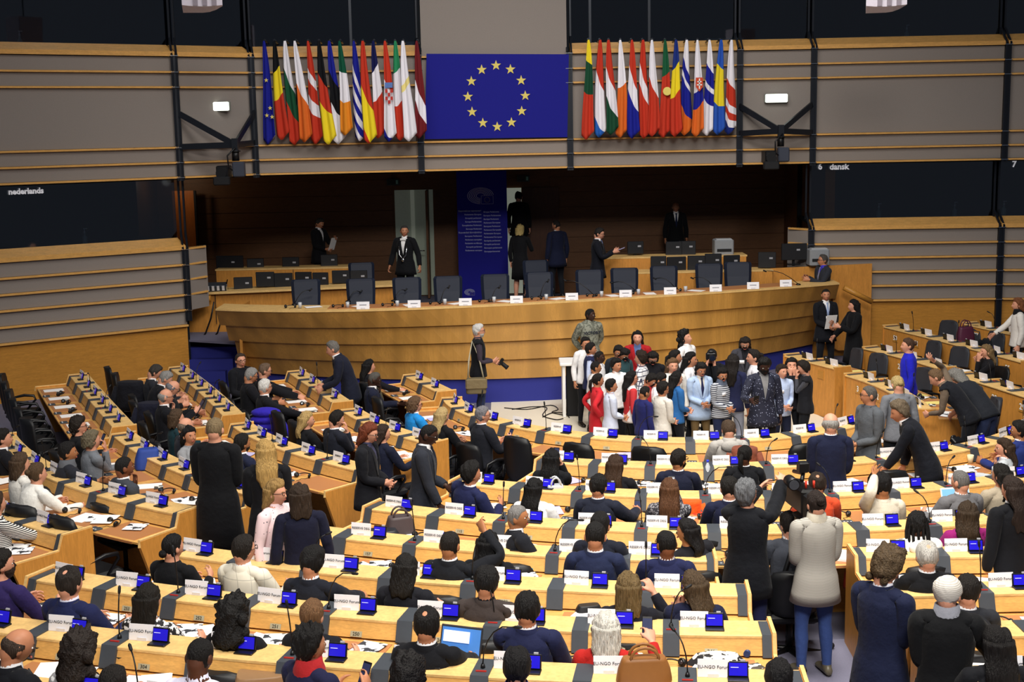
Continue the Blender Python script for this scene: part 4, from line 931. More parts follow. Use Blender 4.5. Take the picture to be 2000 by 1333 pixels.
for p in PIECES:
    root = thing('bench_desk', 'curved wooden bench desk of the %s with raised ledge' % p.name, 'desk')
    F = p.fr(p.a, p.b); H = Vector((0, 0, 0))
    def part(name, pr, mat, fr=F): m = MB(); m.sweep(fr, pr); return m.build(name, mat, root)
    part('front_panel', [(-.15, 0), (-.15, .87), (-.12, .87), (-.12, 0)], WOODS if 'right' in p.name else WOOD)
    part('ledge', [(-.165, .868), (-.165, .885), (-.16, .89), (.125, .89), (.13, .885), (.13, .868)], EDGE)
    part('riser', [(.09, .868), (.125, .868), (.17, .755), (.14, .752)], WOOD)
    part('worktop', [(.12, .712), (.12, .738), (.17, .74), (.635, .74), (.645, .735), (.645, .715)], WOOD)
    for i, sg in ((p.a, -1), (p.b, 1)):
        pr = [(-.17, 0), (-.17, .905), (.145, .905), (.195, .765), (.67, .762), (.67, .70), (.42, 0)]
        P, n = p.pos(i), p.nrm(i); d = (p.pos(i + .02 * sg) - P).normalized() * .035
        m = MB(); m.poly([(P.x + n.x * a, P.y + n.y * a, P.z + z) for a, z in pr], d); m.build('end_panel', WOODS, root)
        m = MB(); q = [(a, z) for a, z in pr[1:6]]
        m.tube([(P.x + n.x * a + d.x / 2, P.y + n.y * a + d.y / 2, P.z + z + .002) for a, z in q], .019, 4, 0, True, False); m.build('edge_trim', EDGE, root)
        if sg == (1 if not flipped(p) else -1) or 1:
            m = MB(); j = i - sg * .10; m.sweep(p.fr(min(i, j), max(i, j), 3), [(-.13, .886), (-.13, .899), (.14, .899), (.198, .752), (.17, .745), (.12, .87)]); m.build('end_module', SLATE, root)
    fs = -1 if flipped(p) else 1
    p.fs = fs
    for k in p.seats:
        c = k - .48 * fs; far = k + .52 * fs
        lo, hi = (c + .115 * fs, far - .115 * fs) if fs > 0 else (far - .115 * fs, c + .115 * fs)
        m = MB(); m.sweep(p.fr(max(lo, p.a + .03), min(hi, p.b - .03), 5), [(.215, .738), (.215, .745), (.60, .745), (.648, .733), (.648, .71), (.62, .71)]); m.build('writing_pad', PAD, root)
        if p.a + .12 < c < p.b - .12:
            sp = k % 2 == 0
            m = MB(); m.sweep(p.fr(c - .09, c + .09, 3), [(-.14, .884), (-.14, .90), (.138, .90), (.196, .752), (.17, .742), (.12, .87)]); mo = m.build('desk_module', SLATE, root)
            o = link('control_panel', CTL, root); o.matrix_local = mtx(p, c, .585, .746)
            for q in range(3): kk = link('key', KEY, o, (-.035 + .035 * q, -.02, .009))
            if sp:
                o = link('speaker_dome', DOME, mo); o.matrix_local = mtx(p, c, .150, .815) @ Matrix.Diagonal((1, .45, 1, 1))
                o = link('talk_button', BTN, mo); o.matrix_local = mtx(p, c, .07, .902)
                mi_count += 1; a, b = MICS[(mi_count * 5 + p.row) % 6]
                o = link('microphone', a, root); o.matrix_local = mtx(p, c, .01, .90); link('mic_head', b, o)
        if p.name in NUMS:
            o = link('number_plate', PLT, root); o.matrix_local = mtx(p, k - .05, .168, .782, tilt=-.35)
            tx = link('digits', text_mesh(str(NUMS[p.name] - k), .036, INK), o); tx.matrix_local = Matrix.Translation((0, -.0035, 0)) @ Matrix.Rotation(PI / 2, 4, 'X')
        if p.name in FRONT:
            o = link('number_plate', PLT2, root); o.matrix_local = mtx(p, k, -.154, .72) @ Matrix.Rotation(PI, 4, 'Z')
            s_ = FRONT[p.name][k]
            if s_: tx = link('digits', text_mesh(s_, .13, WHITE, bold=.002), o); tx.matrix_local = Matrix.Translation((0, -.005, 0)) @ Matrix.Rotation(PI / 2, 4, 'X')
# ------------------------------------------------------------------ name cards, terminals, headsets, papers, chairs: one of each, then copies
m = MB(); m.box((0, .012, .058), (.20, .004, .116), rx=-.16); CARD = m.mesh('card'); CARD.materials.append(CARDM)
m = MB(); m.box((0, .012, .012), (.07, .03, .024)); FOOT = m.mesh('card_holder'); FOOT.materials.append(plain('clear_holder', 'dcdce4', .2, .5))
def name_card(words, label, group, mt, sc=1.0):
    o = tag(link('name_card', CARD), label, 'name card', group); o.matrix_world = mt @ Matrix.Scale(sc, 4)
    link('card_holder', FOOT, o)
    if words:
        t = link('lettering', text_mesh(words, .030 if len(words) < 13 else .027, INK), o)
        t.matrix_local = Matrix.Translation((0, .0085, .066)) @ Matrix.Rotation(-.16, 4, 'X') @ Matrix.Rotation(PI / 2, 4, 'X')
    return o
def proto(name): return link(name, None)
m = MB(); m.rbox((0, -.02, .006), (.135, .085, .012), .003); T_BASE = m.mesh('terminal_base'); T_BASE.materials.append(BLACK)
m = MB(); m.rbox((0, .02, .058), (.132, .012, .098), .003, rx=-.28); T_SCR = m.mesh('screen_frame'); T_SCR.materials.append(BLACK)
m = MB(); m.box((0, .0125, .060), (.114, .002, .080), rx=-.28); T_DIS = m.mesh('display'); T_DIS.materials.append(SCREEN)
m = MB(); m.box((-.022, .0125, .074), (.05, .001, .004), rx=-.28); T_LINE = m.mesh('text_line'); T_LINE.materials.append(plain('display_text', 'c8c8ff', .3, emit=.5))
m = MB(); m.box((.03, .033, .110), (.03, .012, .012)); T_TAB = m.mesh('camera_tab'); T_TAB.materials.append(plain('grey_tab', 'a8aab0', .4))
m = MB()
for q in range(5): m.box((-.045 + .0225 * q, -.045, .0125), (.014, .014, .003))
def terminal(label, group, mt):
    o = tag(link('voting_terminal', T_BASE), label, 'terminal', group); o.matrix_world = mt
    s = link('screen_frame', T_SCR, o); d = link('display', T_DIS, s); d.location = (0, -.0045, 0); l = link('text_line', T_LINE, s); l.location = (0, -.0068, 0)
    link('camera_tab', T_TAB, s); return o
m = MB(); m.tube([(.085 * math.cos(a), .05 * math.sin(a) + .01, .018 + .02 * math.sin(a)) for a in np.linspace(-.2, PI + .2, 12)], .006, 6); H_BAND = m.mesh('headband'); H_BAND.materials.append(BLACK)
m = MB(); m.lathe([(.018, -.014), (.03, -.012), (.032, .004), (.02, .013)], n=12); H_CUP = m.mesh('ear_cup'); H_CUP.materials.append(BLACK)
m = MB(); m.lathe([(.014, 0), (.013, .003)], n=10); H_CAP = m.mesh('cap'); H_CAP.materials.append(CHROME)
m = MB(); m.tube([(.08, 0, .01), (.06, -.06, .004), (.01, -.08, .004), (.02, -.13, .004), (.0, -.17, .004)], .0028, 5); H_CAB = m.mesh('cable'); H_CAB.materials.append(BLACK)
def headset(label, group, mt):
    o = tag(link('headset', H_BAND), label, 'headphones', group); o.matrix_world = mt
    for x in (-.085, .085):
        c = link('ear_cup', H_CUP, o); c.location = (x, -.012, .030); c.rotation_euler = (.5, PI / 2 * .8 * (1 if x < 0 else -1), 0); k = link('cap', H_CAP, c); k.location = (0, 0, .014)
    link('cable', H_CAB, o); return o
PH1 = pattern('brochure_print', 'f2f2f4', '2c3038', 'noise', 11, .56)
PH2 = pattern('brochure_photo', 'e8e4da', '453f38', 'noise', 17, .48)
YEL = plain('yellow_paper', 'ecd980', .7, .2, noise=.03); BLUEP = plain('lilac_paper', 'b9b4dd', .7, .2, noise=.03); PINKP = plain('pink_paper', 'e88e92', .7, .2, noise=.03)
def sheet_mesh(w, h, t, mat, curl=0.0):
    m = MB(); n = 5
    m.loft([[Vector((x, -h / 2, curl * abs(x / w) ** 2)), Vector((x, h / 2, curl * abs(x / w) ** 2)), Vector((x, h / 2, t + curl * abs(x / w) ** 2)), Vector((x, -h / 2, t + curl * abs(x / w) ** 2))] for x in [-w / 2 + w * k / n for k in range(n + 1)]])
    me = m.mesh('sheet'); me.materials.append(mat); return me
SHEETS = dict(white=sheet_mesh(.21, .297, .004, PAPER), open=sheet_mesh(.40, .29, .006, PAPER, .05), print=sheet_mesh(.20, .21, .004, PH1), photo=sheet_mesh(.14, .10, .003, PH2), yellow=sheet_mesh(.21, .29, .003, YEL), pile=sheet_mesh(.22, .29, .022, PAPER), lilac=sheet_mesh(.21, .29, .003, BLUEP), pink=sheet_mesh(.20, .26, .003, PINKP))
SNAME = dict(white='white sheet of paper', open='open white booklet', print='black and white printed brochure', photo='small photo leaflet', yellow='yellow sheet of paper', pile='thick pile of white papers', lilac='lilac sheet of paper', pink='pink sheet of paper')
def sheet(kind, where, mt):
    nm = {'print': 'brochure', 'photo': 'leaflet', 'open': 'booklet', 'pile': 'paper_pile'}.get(kind, 'paper_sheet')
    o = tag(link(nm, SHEETS[kind]), '%s lying on %s' % (SNAME[kind], where), 'paper', '%s on %s' % (SNAME[kind], where)); o.matrix_world = mt; return o
# swivel chair
def chair_proto(hb, mat, name='swivel_chair'):
    r = link(name, None)
    m = MB(); m.rbox((0, .02, .44), (.48, .46, .09), .03); m.build('seat', mat, r)
    m = MB(); R_ = []
    for z, w, y in ((.48, .36, -.21), (.54, .44, -.235), (.64, .48, -.25), (.74, .48, -.265), (.92 * hb, .46, -.285), (.985 * hb, .38, -.295), (1.0 * hb, .2, -.30)):
        R_.append([Vector((w / 2 * math.cos(a) * (1 if abs(math.cos(a)) > .3 else 1), y + .045 * math.sin(a) + .05 * math.cos(a) ** 2, z)) for a in np.linspace(0, 2 * PI, 13)[:-1]])
    m.loft(R_, 0, True); m.build('backrest', mat, r)
    for x in (-.27, .27):
        m = MB(); m.tube([(x, -.2, .5), (x * 1.06, -.17, .64), (x * 1.06, .0, .67), (x * 1.04, .14, .655), (x * .95, .17, .60), (x * .9, .05, .46)], [.018, .02, .024, .022, .018, .014], 7); m.build('armrest', BLACK, r)
    m = MB(); m.tube([(0, 0, .1), (0, 0, .4)], .03, 8); m.build('column', BLACK, r)
    for k in range(5):
        a = 2 * PI * k / 5; m = MB(); m.tube([(0, 0, .1), (.28 * math.cos(a), .28 * math.sin(a), .07)], [.03, .018], 6); l = m.build('leg', BLACK, r)
        m = MB(); m.ell((.28 * math.cos(a), .28 * math.sin(a), .03), (.03, .03, .03), 8, 6); m.build('castor', DARK, l)
    return r
CHAIR = chair_proto(.90, LEATHER); CHAIRG = chair_proto(.97, plain('grey_leather', '34363c', .55, .3)); CHAIRT = chair_proto(1.08, LEATHER); CHAIR_USED = {}
def chair(label, group, pos, ang, src=None):
    src = src or CHAIR
    o = src if src.name not in CHAIR_USED else copy_tree(src); CHAIR_USED[src.name] = 1
    o.matrix_world = Matrix.Translation(pos) @ Matrix.Rotation(ang, 4, 'Z'); return tag(o, label, 'chair', group)
def seat_id(p, k):
    if p.name in NUMS: return 'seat %d of the %s' % (NUMS[p.name] - k, p.name)
    if p.name in FRONT and FRONT[p.name][k]: return 'seat %s of the %s' % (FRONT[p.name][k], p.name)
    return 'the %s bench' % p.name
SKIPCARD = {('first row centre', 2), ('sixth row centre', 6)}
def words(p, k):
    if 'left' in p.name: return 'RESERVE' if p.row < 4 else 'EU-NGO Forum'
    if 'wing' in p.name or 'bend' in p.name: return 'RESERVE'
    if p.row == 1: return 'RESERVE'
    if p.row <= 5 and 'centre' in p.name: return 'RESERVE DEG' if k < 6 or p.row == 5 else 'EU-NGO Forum'
    return 'EU-NGO Forum'
rnd = random.Random(3)
for p in PIECES:
    Z = .0
    for k in p.seats:
        g = p.name + ' bench'; fs = p.fs
        j = rnd.uniform(-.03, .03); rz = rnd.uniform(-.10, .10)
        w = words(p, k)
        name_card(w, 'white card reading %s at %s' % (w, seat_id(p, k)), 'cards of the ' + g, mtx(p, k - (.25 + j) * fs, -.01, .89) @ Matrix.Rotation(rz, 4, 'Z'))
        terminal('small voting terminal with blue screen at ' + seat_id(p, k), 'terminals of the ' + g, mtx(p, k, .0, .89))
        cpos = k - .48 * fs
        if p.a + .12 < cpos < p.b - .12 and (rnd.random() < .62 or 'wing' in p.name) and p.row < 9:
            headset('black headphones with silver caps lying on the ' + g, 'headphones on the ' + g, mtx(p, cpos + rnd.uniform(-.03, .05), .38, .745) @ Matrix.Rotation(rnd.uniform(-.6, .6), 4, 'Z'))
        g2 = 'the ' + g
        if p.row < 9:
            if 'wing' in p.name and 'left' in p.name:
                sheet('white', g2, mtx(p, k - .10 * fs, .43, .746)); sheet('photo', g2, mtx(p, k + .16 * fs, .36, .746))
            else:
                q = rnd.random(); x = rnd.uniform(-.18, .22)
                if q < .80: sheet(rnd.choice(['white', 'white', 'print', 'white', 'yellow', 'pile'] if p.row < 5 else ['white', 'print', 'open', 'white', 'pile']), g2, mtx(p, k + x, .42, .746) @ Matrix.Rotation(rnd.uniform(-.5, .5), 4, 'Z'))
                if p.row > 4: sheet(rnd.choice(['print', 'photo', 'white', 'print', 'white']), g2, mtx(p, k + rnd.uniform(-.3, .3), .34, .757) @ Matrix.Rotation(rnd.uniform(-.6, .6), 4, 'Z'))
                if q < .6: sheet(rnd.choice(['print', 'photo', 'print', 'white', 'lilac' if p.row < 4 else 'photo']), g2, mtx(p, k + x + .22, .36, .752) @ Matrix.Rotation(rnd.uniform(-.9, .9), 4, 'Z'))
# ------------------------------------------------------------------ blue board with twelve stars
BLUEB = plain('banner_blue', '1b1c86', .7, .15, noise=.04); STARM = plain('star_yellow', 'e2d070', .6, .2, noise=.03)
def star_mesh(r, th=.01):
    m = MB(); m.poly([(r * (1 if k % 2 == 0 else .40) * math.sin(PI * k / 5), 0, r * (1 if k % 2 == 0 else .40) * math.cos(PI * k / 5)) for k in range(10)], (0, -th, 0))
    me = m.mesh('star'); me.materials.append(STARM); return me
def yb(x): return wC.y + (wD.y - wC.y) * (x - 822) / 291 - .13
c0, c1_, c2_, c3_ = (gy(x, y, yb(x)) for x, y in ((833, 105), (1111, 106), (1108, 268), (830, 272)))
bd = thing('star_board', 'large blue wall board with a ring of twelve yellow stars', 'flag board')
m = MB(); m.poly([c0, c1_, c2_, c3_], (0, .04, 0)); m.build('board', BLUEB, bd)
ctr = gy(970, 188, yb(970)); sm = star_mesh(.105)
for k in range(12):
    a = 2 * PI * k / 12; link('star', sm, bd, (ctr.x + .57 * math.sin(a), ctr.y - .004 + .57 * math.sin(a) * (wD.y - wC.y) / (wD.x - wC.x), ctr.z + .60 * math.cos(a)))
# ------------------------------------------------------------------ flags on poles
def flagmat(key, stops, slope):
    t = NT('flag_' + key); sx = t.n('SeparateXYZ'); t.l(t.coord('UV'), sx.inputs[0])
    f = t.math('MULTIPLY_ADD', sx.outputs[0], slope, sx.outputs[1])
    t.l(t.ramp(f, [(p, lin(c)) for p, c in stops], True), t.b.inputs['Base Color']); t.b.inputs['Roughness'].default_value = .75
    t.b.inputs['Specular IOR Level'].default_value = .1; t.bump(t.noise(t.coord(), 12), .15, .02); return t.m
R_, W_, B_, K_, Y_, G_ = 'c03a28', 'e8e6ee', '1f2590', '17181c', 'ecd52c', '14523c'
O_ = 'd86a2a'; GR = [(0, B_)]
for k in range(1, 9): GR.append((.12 + .10 * k, (W_, B_)[(k + 1) % 2]))
FL = [  # (top px, bottom y px, lean, colour stops, slope, label)
 (516, 283, .03, [(0, B_)], 0, 'plain blue flag with yellow stars'),
 (535, 275, .10, [(0, K_), (.33, Y_), (.62, R_)], .08, 'black, yellow and red flag'),
 (557, 285, .12, [(0, W_), (.25, '1d5238'), (.58, R_)], -.28, 'white, green and red flag'),
 (577, 280, .14, [(0, W_), (.42, O_)], -.25, 'white and orange-red flag'),
 (601, 283, .12, [(0, R_), (.26, W_), (.36, R_), (.52, W_), (.66, R_)], -.14, 'red flag with a white cross'),
 (622, 284, .14, [(0, K_), (.30, R_), (.58, Y_)], -.17, 'black, red and yellow flag'),
 (644, 284, .12, [(0, B_), (.27, K_), (.60, W_)], -.2, 'blue, black and white flag'),
 (664, 266, .08, [(0, G_), (.32, W_), (.64, 'e08a28')], -.03, 'green, white and orange flag'),
 (690, 277, .10, GR, -.30, 'blue and white striped flag'),
 (708, 282, .08, [(0, R_), (.42, Y_), (.86, R_)], -.30, 'red and yellow flag'),
 (730, 272, .06, [(0, '191d4e'), (.33, W_), (.64, R_)], .1, 'navy, white and red flag'),
 (752, 278, .06, [(0, R_), (.38, W_), (.90, B_)], -.15, 'red and white flag with a chequered shield'),
 (771, 276, .08, [(0, '2e8a5c'), (.33, W_), (.67, R_)], .06, 'green, white and red flag'),
 (787, 278, .08, [(0, W_), (.45, 'e8d98a'), (.52, W_)], .1, 'white flag with a pale yellow mark'),
 (815, 272, .02, [(0, '6e2226'), (.40, W_), (.62, '6e2226')], -.30, 'dark red flag with a white band'),
 (1149, 274, -.02, [(0, Y_), (.20, '1d4a34'), (.52, R_)], -.05, 'yellow, green and red flag'),
 (1171, 270, .0, [(0, R_), (.30, W_), (.80, '2a62b8')], -.25, 'red, white and light blue flag'),
 (1189, 265, .05, [(0, R_), (.28, W_), (.60, '1d4a34')], -.28, 'red, white and green flag'),
 (1212, 270, .02, [(0, W_), (.50, O_)], .05, 'white and orange-red flag with a small emblem'),
 (1233, 272, .04, [(0, R_), (.25, W_), (.50, B_)], -.28, 'red, white and dark blue flag'),
 (1255, 272, .04, [(0, R_), (.22, W_), (.42, R_)], -.3, 'red, white and red flag'),
 (1274, 268, .02, [(0, W_), (.38, R_)], -.25, 'white and red flag'),
 (1299, 270, .0, [(0, '1e5a3c'), (.38, R_)], .05, 'green and red flag with a yellow emblem'),
 (1319, 269, .02, [(0, '22357e'), (.32, Y_), (.62, R_)], .1, 'blue, yellow and red flag'),
 (1341, 266, -.02, [(0, W_), (.17, B_), (.30, W_), (.36, B_), (.68, O_)], -.22, 'white, blue and red flag with small stars'),
 (1363, 268, .0, [(0, W_), (.56, B_), (.74, O_)], .08, 'white, blue and red flag with a cross shield'),
 (1385, 266, .0, [(0, W_), (.24, B_), (.42, W_), (.48, B_), (.62, W_)], -.12, 'white flag with a blue cross'),
 (1407, 265, -.02, [(0, '2c56b4'), (.24, 'e4cf2e'), (.66, '2c56b4')], -.08, 'light blue flag with a yellow cross'),
 (1429, 264, -.03, [(0, W_), (.40, R_), (.62, W_), (.70, R_), (.78, W_), (.86, '20307a')], -.15, 'red, white and blue union flag'),
]
st2 = star_mesh(.045, .006)
for k, (px, yb_, lean, stops, slope, lab) in enumerate(FL):
    ys = 80 if px < 900 else 78; Y = YW / (1.02 if px < 820 else 1.0) - .36 - .09 * (k % 2)
    T, Bm = gy(px, ys, Y), gy(px, yb_, Y); L = T.z - Bm.z
    o = thing('hanging_flag', lab + ' on a pole under the gallery ledge', 'flag', (T.x, Y, T.z), 0, 'row of flags on the gallery front')
    m = MB(); m.tube([(0, .06, .03), (-.04, .08, -L * .62)], .013, 6); m.build('pole', STEEL, o)
    m = MB(); m.tube([(0, .06, .02), (0, .42, -.02)], .02, 6); m.build('bracket', STEEL, o)
    nu, nv = 10, 26; V, F, UV = [], [], []
    ph = k * 1.7; wd = .215
    for b in range(nv + 1):
        v = b / nv
        for a in range(nu + 1):
            u = a / nu; w = .035 + wd * (v ** .62)
            zc = v * L * (1 - .07 * abs(u - .35) * v * 2) - .0
            V.append((lean * v + (u - .5) * w + .012 * math.sin(5 * v + ph), -.03 + .030 * math.sin(2 * PI * 1.6 * u + ph + v) * (.25 + v), -zc)); UV.append((u, v))
    for b in range(nv):
        for a in range(nu): i = b * (nu + 1) + a; F.append((i, i + 1, i + nu + 2, i + nu + 1))
    me = bpy.data.meshes.new('flag_cloth'); me.from_pydata(V, [], F); uv = me.uv_layers.new(name='UVMap')
    for pl in me.polygons:
        pl.use_smooth = True
        for li in pl.loop_indices: uv.data[li].uv = UV[me.loops[li].vertex_index]
    me.materials.append(flagmat(lab.replace(' ', '_').replace(',', '')[:40], stops, slope)); cl_ = link('flag_cloth', me, o)
    sd = cl_.modifiers.new('thick', 'SOLIDIFY'); sd.thickness = .006
    if k == 0:
        for x, z in ((.02, -.75), (.0, -1.42), (.10, -1.45), (.07, -1.28)): link('star', st2, o, (x, -.09, z))
    if k == 11:
        m = MB()
        for a in range(3):
            for b in range(4):
                if (a + b) % 2 == 0: m.box((.0 + .05 * a, -.09, -.95 - .07 * b), (.048, .006, .068))
        tag(m.build('chequered_shield', plain('shield_red', 'b8342c', .7), o), kind='stuff')
        m = MB(); m.box((.05, -.083, -.84), (.15, .006, .10)); m.build('shield_crown', plain('crown_blue', '5a7ab8', .7), o)
    if k == 22:
        m = MB(); m.lathe([(.07, 0), (.085, 0), (.085, .006), (.07, .006)], n=14); e = m.build('ring_emblem', STARM, o); e.location = (.03, -.09, -1.0); e.rotation_euler = (PI / 2, 0, 0)
        m = MB(); m.poly([(-.04, 0, .05), (.04, 0, .05), (.04, 0, -.02), (0, 0, -.07), (-.04, 0, -.02)], (0, -.006, 0)); e = m.build('shield', plain('shield_white', 'd8d0d0', .7), o); e.location = (.03, -.088, -1.0)
    if k == 25:
        m = MB(); m.poly([(-.07, 0, .12), (.07, 0, .12), (.07, 0, -.06), (0, 0, -.15), (-.07, 0, -.06)], (0, -.006, 0)); e = m.build('shield', plain('shield_orange', 'cc4a28', .7), o); e.location = (.02, -.09, -.85)
        m = MB(); m.box((0, 0, 0), (.022, .008, .2)); e = m.build('cross_upright', WHITE, o); e.location = (.02, -.098, -.85)
        for z, w in ((.04, .08), (-.02, .10)): m = MB(); m.box((0, 0, 0), (w, .008, .022)); e = m.build('cross_bar', WHITE, o); e.location = (.02, -.098, -.85 + z)
# ------------------------------------------------------------------ emergency lamps and camera brackets on the wall
for px, py, lab in ((426, 208, 'left'), (1516, 192, 'right')):
    c = gy(px, py, YW / (1.045 if px < 900 else 1.0) - .10); o = thing('emergency_lamp', 'lit white emergency lamp on the wall near the %s camera bracket' % lab, 'lamp', c, -.12 if px < 900 else 0)
    m = MB(); m.rbox((0, .03, 0), (.46, .09, .18), .01); m.build('housing', plain('lamp_housing', '8a8f88', .5), o)
    m = MB(); m.rbox((0, -.03, 0), (.44, .06, .165), .015); m.build('diffuser', LIT, o)
def camera_rig(lab, joint, pts, camoff):
    Yj = (YW if joint[0] > 900 else YW / 1.045) - .75; J = gy(*joint, Yj); o = thing('camera_bracket', lab, 'camera', J)
    for x, y, Y in pts:
        q = gy(x, y, Y) - J; d = q.normalized(); m = MB()
        up = Vector((0, 0, 1)); s = d.cross(up).normalized() * .02; w = s.cross(d).normalized() * .055
        a, b = Vector((0, 0, 0)), q
        m.hexa([a - s - w, a + s - w, a + s + w, a - s + w, b - s - w, b + s - w, b + s + w, b - s + w]); m.build('arm', STEEL, o)
    m = MB(); m.box((0, 0, 0), (.11, .11, .24)); m.build('joint_box', STEEL, o)
    m = MB(); m.tube([(0, 0, -.1), (0, 0, -.3)], .07, 10); m.lathe([(.10, -.13), (.10, -.11)], n=12); m.build('pan_head', BLACK, o)
    m = MB(); m.rbox((.05, 0, -.46), (.22, .2, .28), .02); m.build('motor_box', plain('camera_grey', '3a3f4c', .5), o)
    m = MB(); m.rbox((camoff, -.05, -.50), (.22, .42, .24), .02); m.tube([(camoff, -.24, -.52), (camoff, -.34, -.52)], [.09, .10], 12); m.build('camera_body', BLACK, o)
    m = MB(); m.rbox((camoff, -.3, -.66), (.30, .14, .16), .02); m.build('lens_hood', DARK, o)
    m = MB(); m.tube([(.02, -.08, -.05), (-.13, -.12, -.2), (-.12, -.1, -.42), (-.02, -.06, -.5)], .016, 6); m.build('cable', BLACK, o)
camera_rig('black remote camera on a steel bracket left of the flags', (459, 283), [(351, 223, YW / 1.068 - .1), (352, 287, YW / 1.068 - .1), (497, 220, YW / 1.03 - .1), (497, 279, YW / 1.03 - .1)], -.22)
camera_rig('black remote camera on a steel bracket right of the flags', (1525, 256), [(1444, 207, YW - .1), (1444, 261, YW - .1), (1586, 204, YW - .1), (1586, 259, YW - .1)], -.24)
# loudspeakers hanging from the ceiling, cut by the top of the view
for px, lab in ((395, 'left'), (1731, 'right')):
    c = gy(px, 2, 21.0); o = thing('hanging_loudspeaker', 'white ribbed loudspeaker hanging above the gallery glass on the %s' % lab, 'loudspeaker', c, .2 if px < 900 else -.25)
    m = MB(); R2 = []
    for x in np.linspace(-.30, .30, 7): R2.append([Vector((x, -.22, -.10 + .02 * (x / .3) ** 2)), Vector((x, .18, -.16 + .10 * max(0, x / .3) ** 2)), Vector((x, .22, .5)), Vector((x, -.2, .5))])
    m.loft(R2); m.build('shell', plain('lilac_white', 'cfc9d6', .6), o)
    for q in range(3): m = MB(); m.box((-.10 + .14 * q, -.225, .2), (.07, .02, .58)); m.build('grille', plain('grille_grey', '8d8590', .6), o)
    m = MB(); m.tube([(0, 0, .5), (0, 0, 3.2)], .015, 6); m.build('cable', STEEL, o)
# words on the booth windows
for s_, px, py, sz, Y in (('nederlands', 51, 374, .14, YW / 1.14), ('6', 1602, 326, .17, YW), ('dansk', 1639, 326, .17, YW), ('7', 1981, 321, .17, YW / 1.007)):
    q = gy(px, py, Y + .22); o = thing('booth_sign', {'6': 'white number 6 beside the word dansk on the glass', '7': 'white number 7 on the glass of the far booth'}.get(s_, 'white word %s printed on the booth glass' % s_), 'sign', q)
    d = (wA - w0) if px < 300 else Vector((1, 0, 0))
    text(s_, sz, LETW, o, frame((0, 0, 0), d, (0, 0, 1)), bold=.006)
# bottles and paper on the booth counters
BOT = MB(); BOT.lathe([(.045, 0), (.048, .02), (.048, .17), (.02, .21), (.018, .25)], n=10); BOT = BOT.mesh('bottle_body'); BOT.materials.append(plain('pale_green_plastic', '9fb7ae', .3, .5))
CAP = MB(); CAP.lathe([(.02, .25), (.02, .28), (.008, .29), (.008, .33)], n=8); CAP.box((.02, 0, .335), (.07, .02, .015)); CAP = CAP.mesh('pump'); CAP.materials.append(WHITE)
for px, py, up, lab in ((38, 68, 1, 'upper left'), (167, 484, 0, 'lower left'), (1771, 62, 1, 'upper right'), (1864, 425, 0, 'lower right'), (1960, 422, 0, 'far right'), (1716, 424, 0, 'dansk')):
    s_ = 1.12 if px < 300 else 1.0; z = (ZU['sill'] if up else ZSILL) - .08; Y = YW / s_ + (.75 if 1 else 0)
    q = gy(px, py, Y); o = tag(link('pump_bottle', BOT, None, (q.x, q.y, z)), 'pale pump bottle on the counter of the %s booth' % lab, 'bottle'); link('pump', CAP, o)
def block(name, label, cat, c, d, mat, rz=0, b=.01, parts=()):
    o = tag(link(name, None, None, c, rz), label, cat); m = MB(); m.rbox((0, 0, d[2] / 2), d, b); m.build('body', mat, o); return o
PALEB = plain('pale_box', 'aebfc4', .6)
q = gy(738, 76, YW / 1.015 + .7); block('paper_box', 'pale box of papers behind the upper glass left of the star board', 'box', (q.x, q.y, ZU['sill'] - .08), (.75, .3, .14), PALEB)
q = gy(800, 76, YW / 1.015 + .7); block('paper_box', 'low pale box beside the papers behind the upper glass', 'box', (q.x, q.y, ZU['sill'] - .08), (.38, .3, .16), PALEB)
q = gy(1413, 66, YW + .8); block('paper_box', 'pale long case behind the upper glass right of the star board', 'box', (q.x, q.y, ZU['sill'] - .08), (.8, .25, .14), plain('pale_case', '7f9a98', .5))
# ------------------------------------------------------------------ the tall banner
YB = YR - 1.2
a, b = gy(891, 336, YB), gy(989, 336, YB)
bn = thing('tall_banner', 'tall blue banner with a white hemicycle emblem and two columns of words', 'banner', ((a.x + b.x) / 2, YB, 1.02))
bw = b.x - a.x; bh = 3.1
m = MB(); m.box((0, 0, bh / 2), (bw, .03, bh)); m.build('cloth', plain('banner_cloth', '14148c', .6, .2, noise=.06), bn)
m = MB(); m.box((0, 0, .02), (bw + .06, .25, .04)); m.build('foot', STEEL, bn)
def emblem(cx, cz, s):
    for k in range(6):
        r1 = s * (1 - .13 * k); m = MB()
        m.poly([(r1 * math.cos(t_) * 1.0, 0, r1 * .62 * math.sin(t_)) for t_ in np.linspace(.1, 4.7, 26)] + [((r1 - .05 * s) * math.cos(t_), 0, (r1 - .05 * s) * .62 * math.sin(t_)) for t_ in np.linspace(4.7, .1, 26)], (0, -.004, 0))
        e = m.build('emblem_arc', WL, bn); e.location = (cx, -.018, cz)
    for dx, dz, w, h in ((.5, 0, .9, .02), (.5, -.62, .9, .02), (.06, -.31, .02, .62), (.95, -.31, .02, .62)):
        m = MB(); m.box((dx * s, 0, dz * s), (w * s, .006, h * s)); e = m.build('emblem_frame', WL, bn); e.location = (cx, -.019, cz)
    sm_ = star_mesh(.032 * s, .004)
    for k in range(12): link('emblem_star', sm_, bn, (cx + .5 * s + .20 * s * math.cos(k * PI / 6), -.017, cz - .31 * s + .20 * s * math.sin(k * PI / 6)))
emblem(-.03, bh - .68, .30); emblem(-.33, .22, .12); emblem(.18, .22, .12)
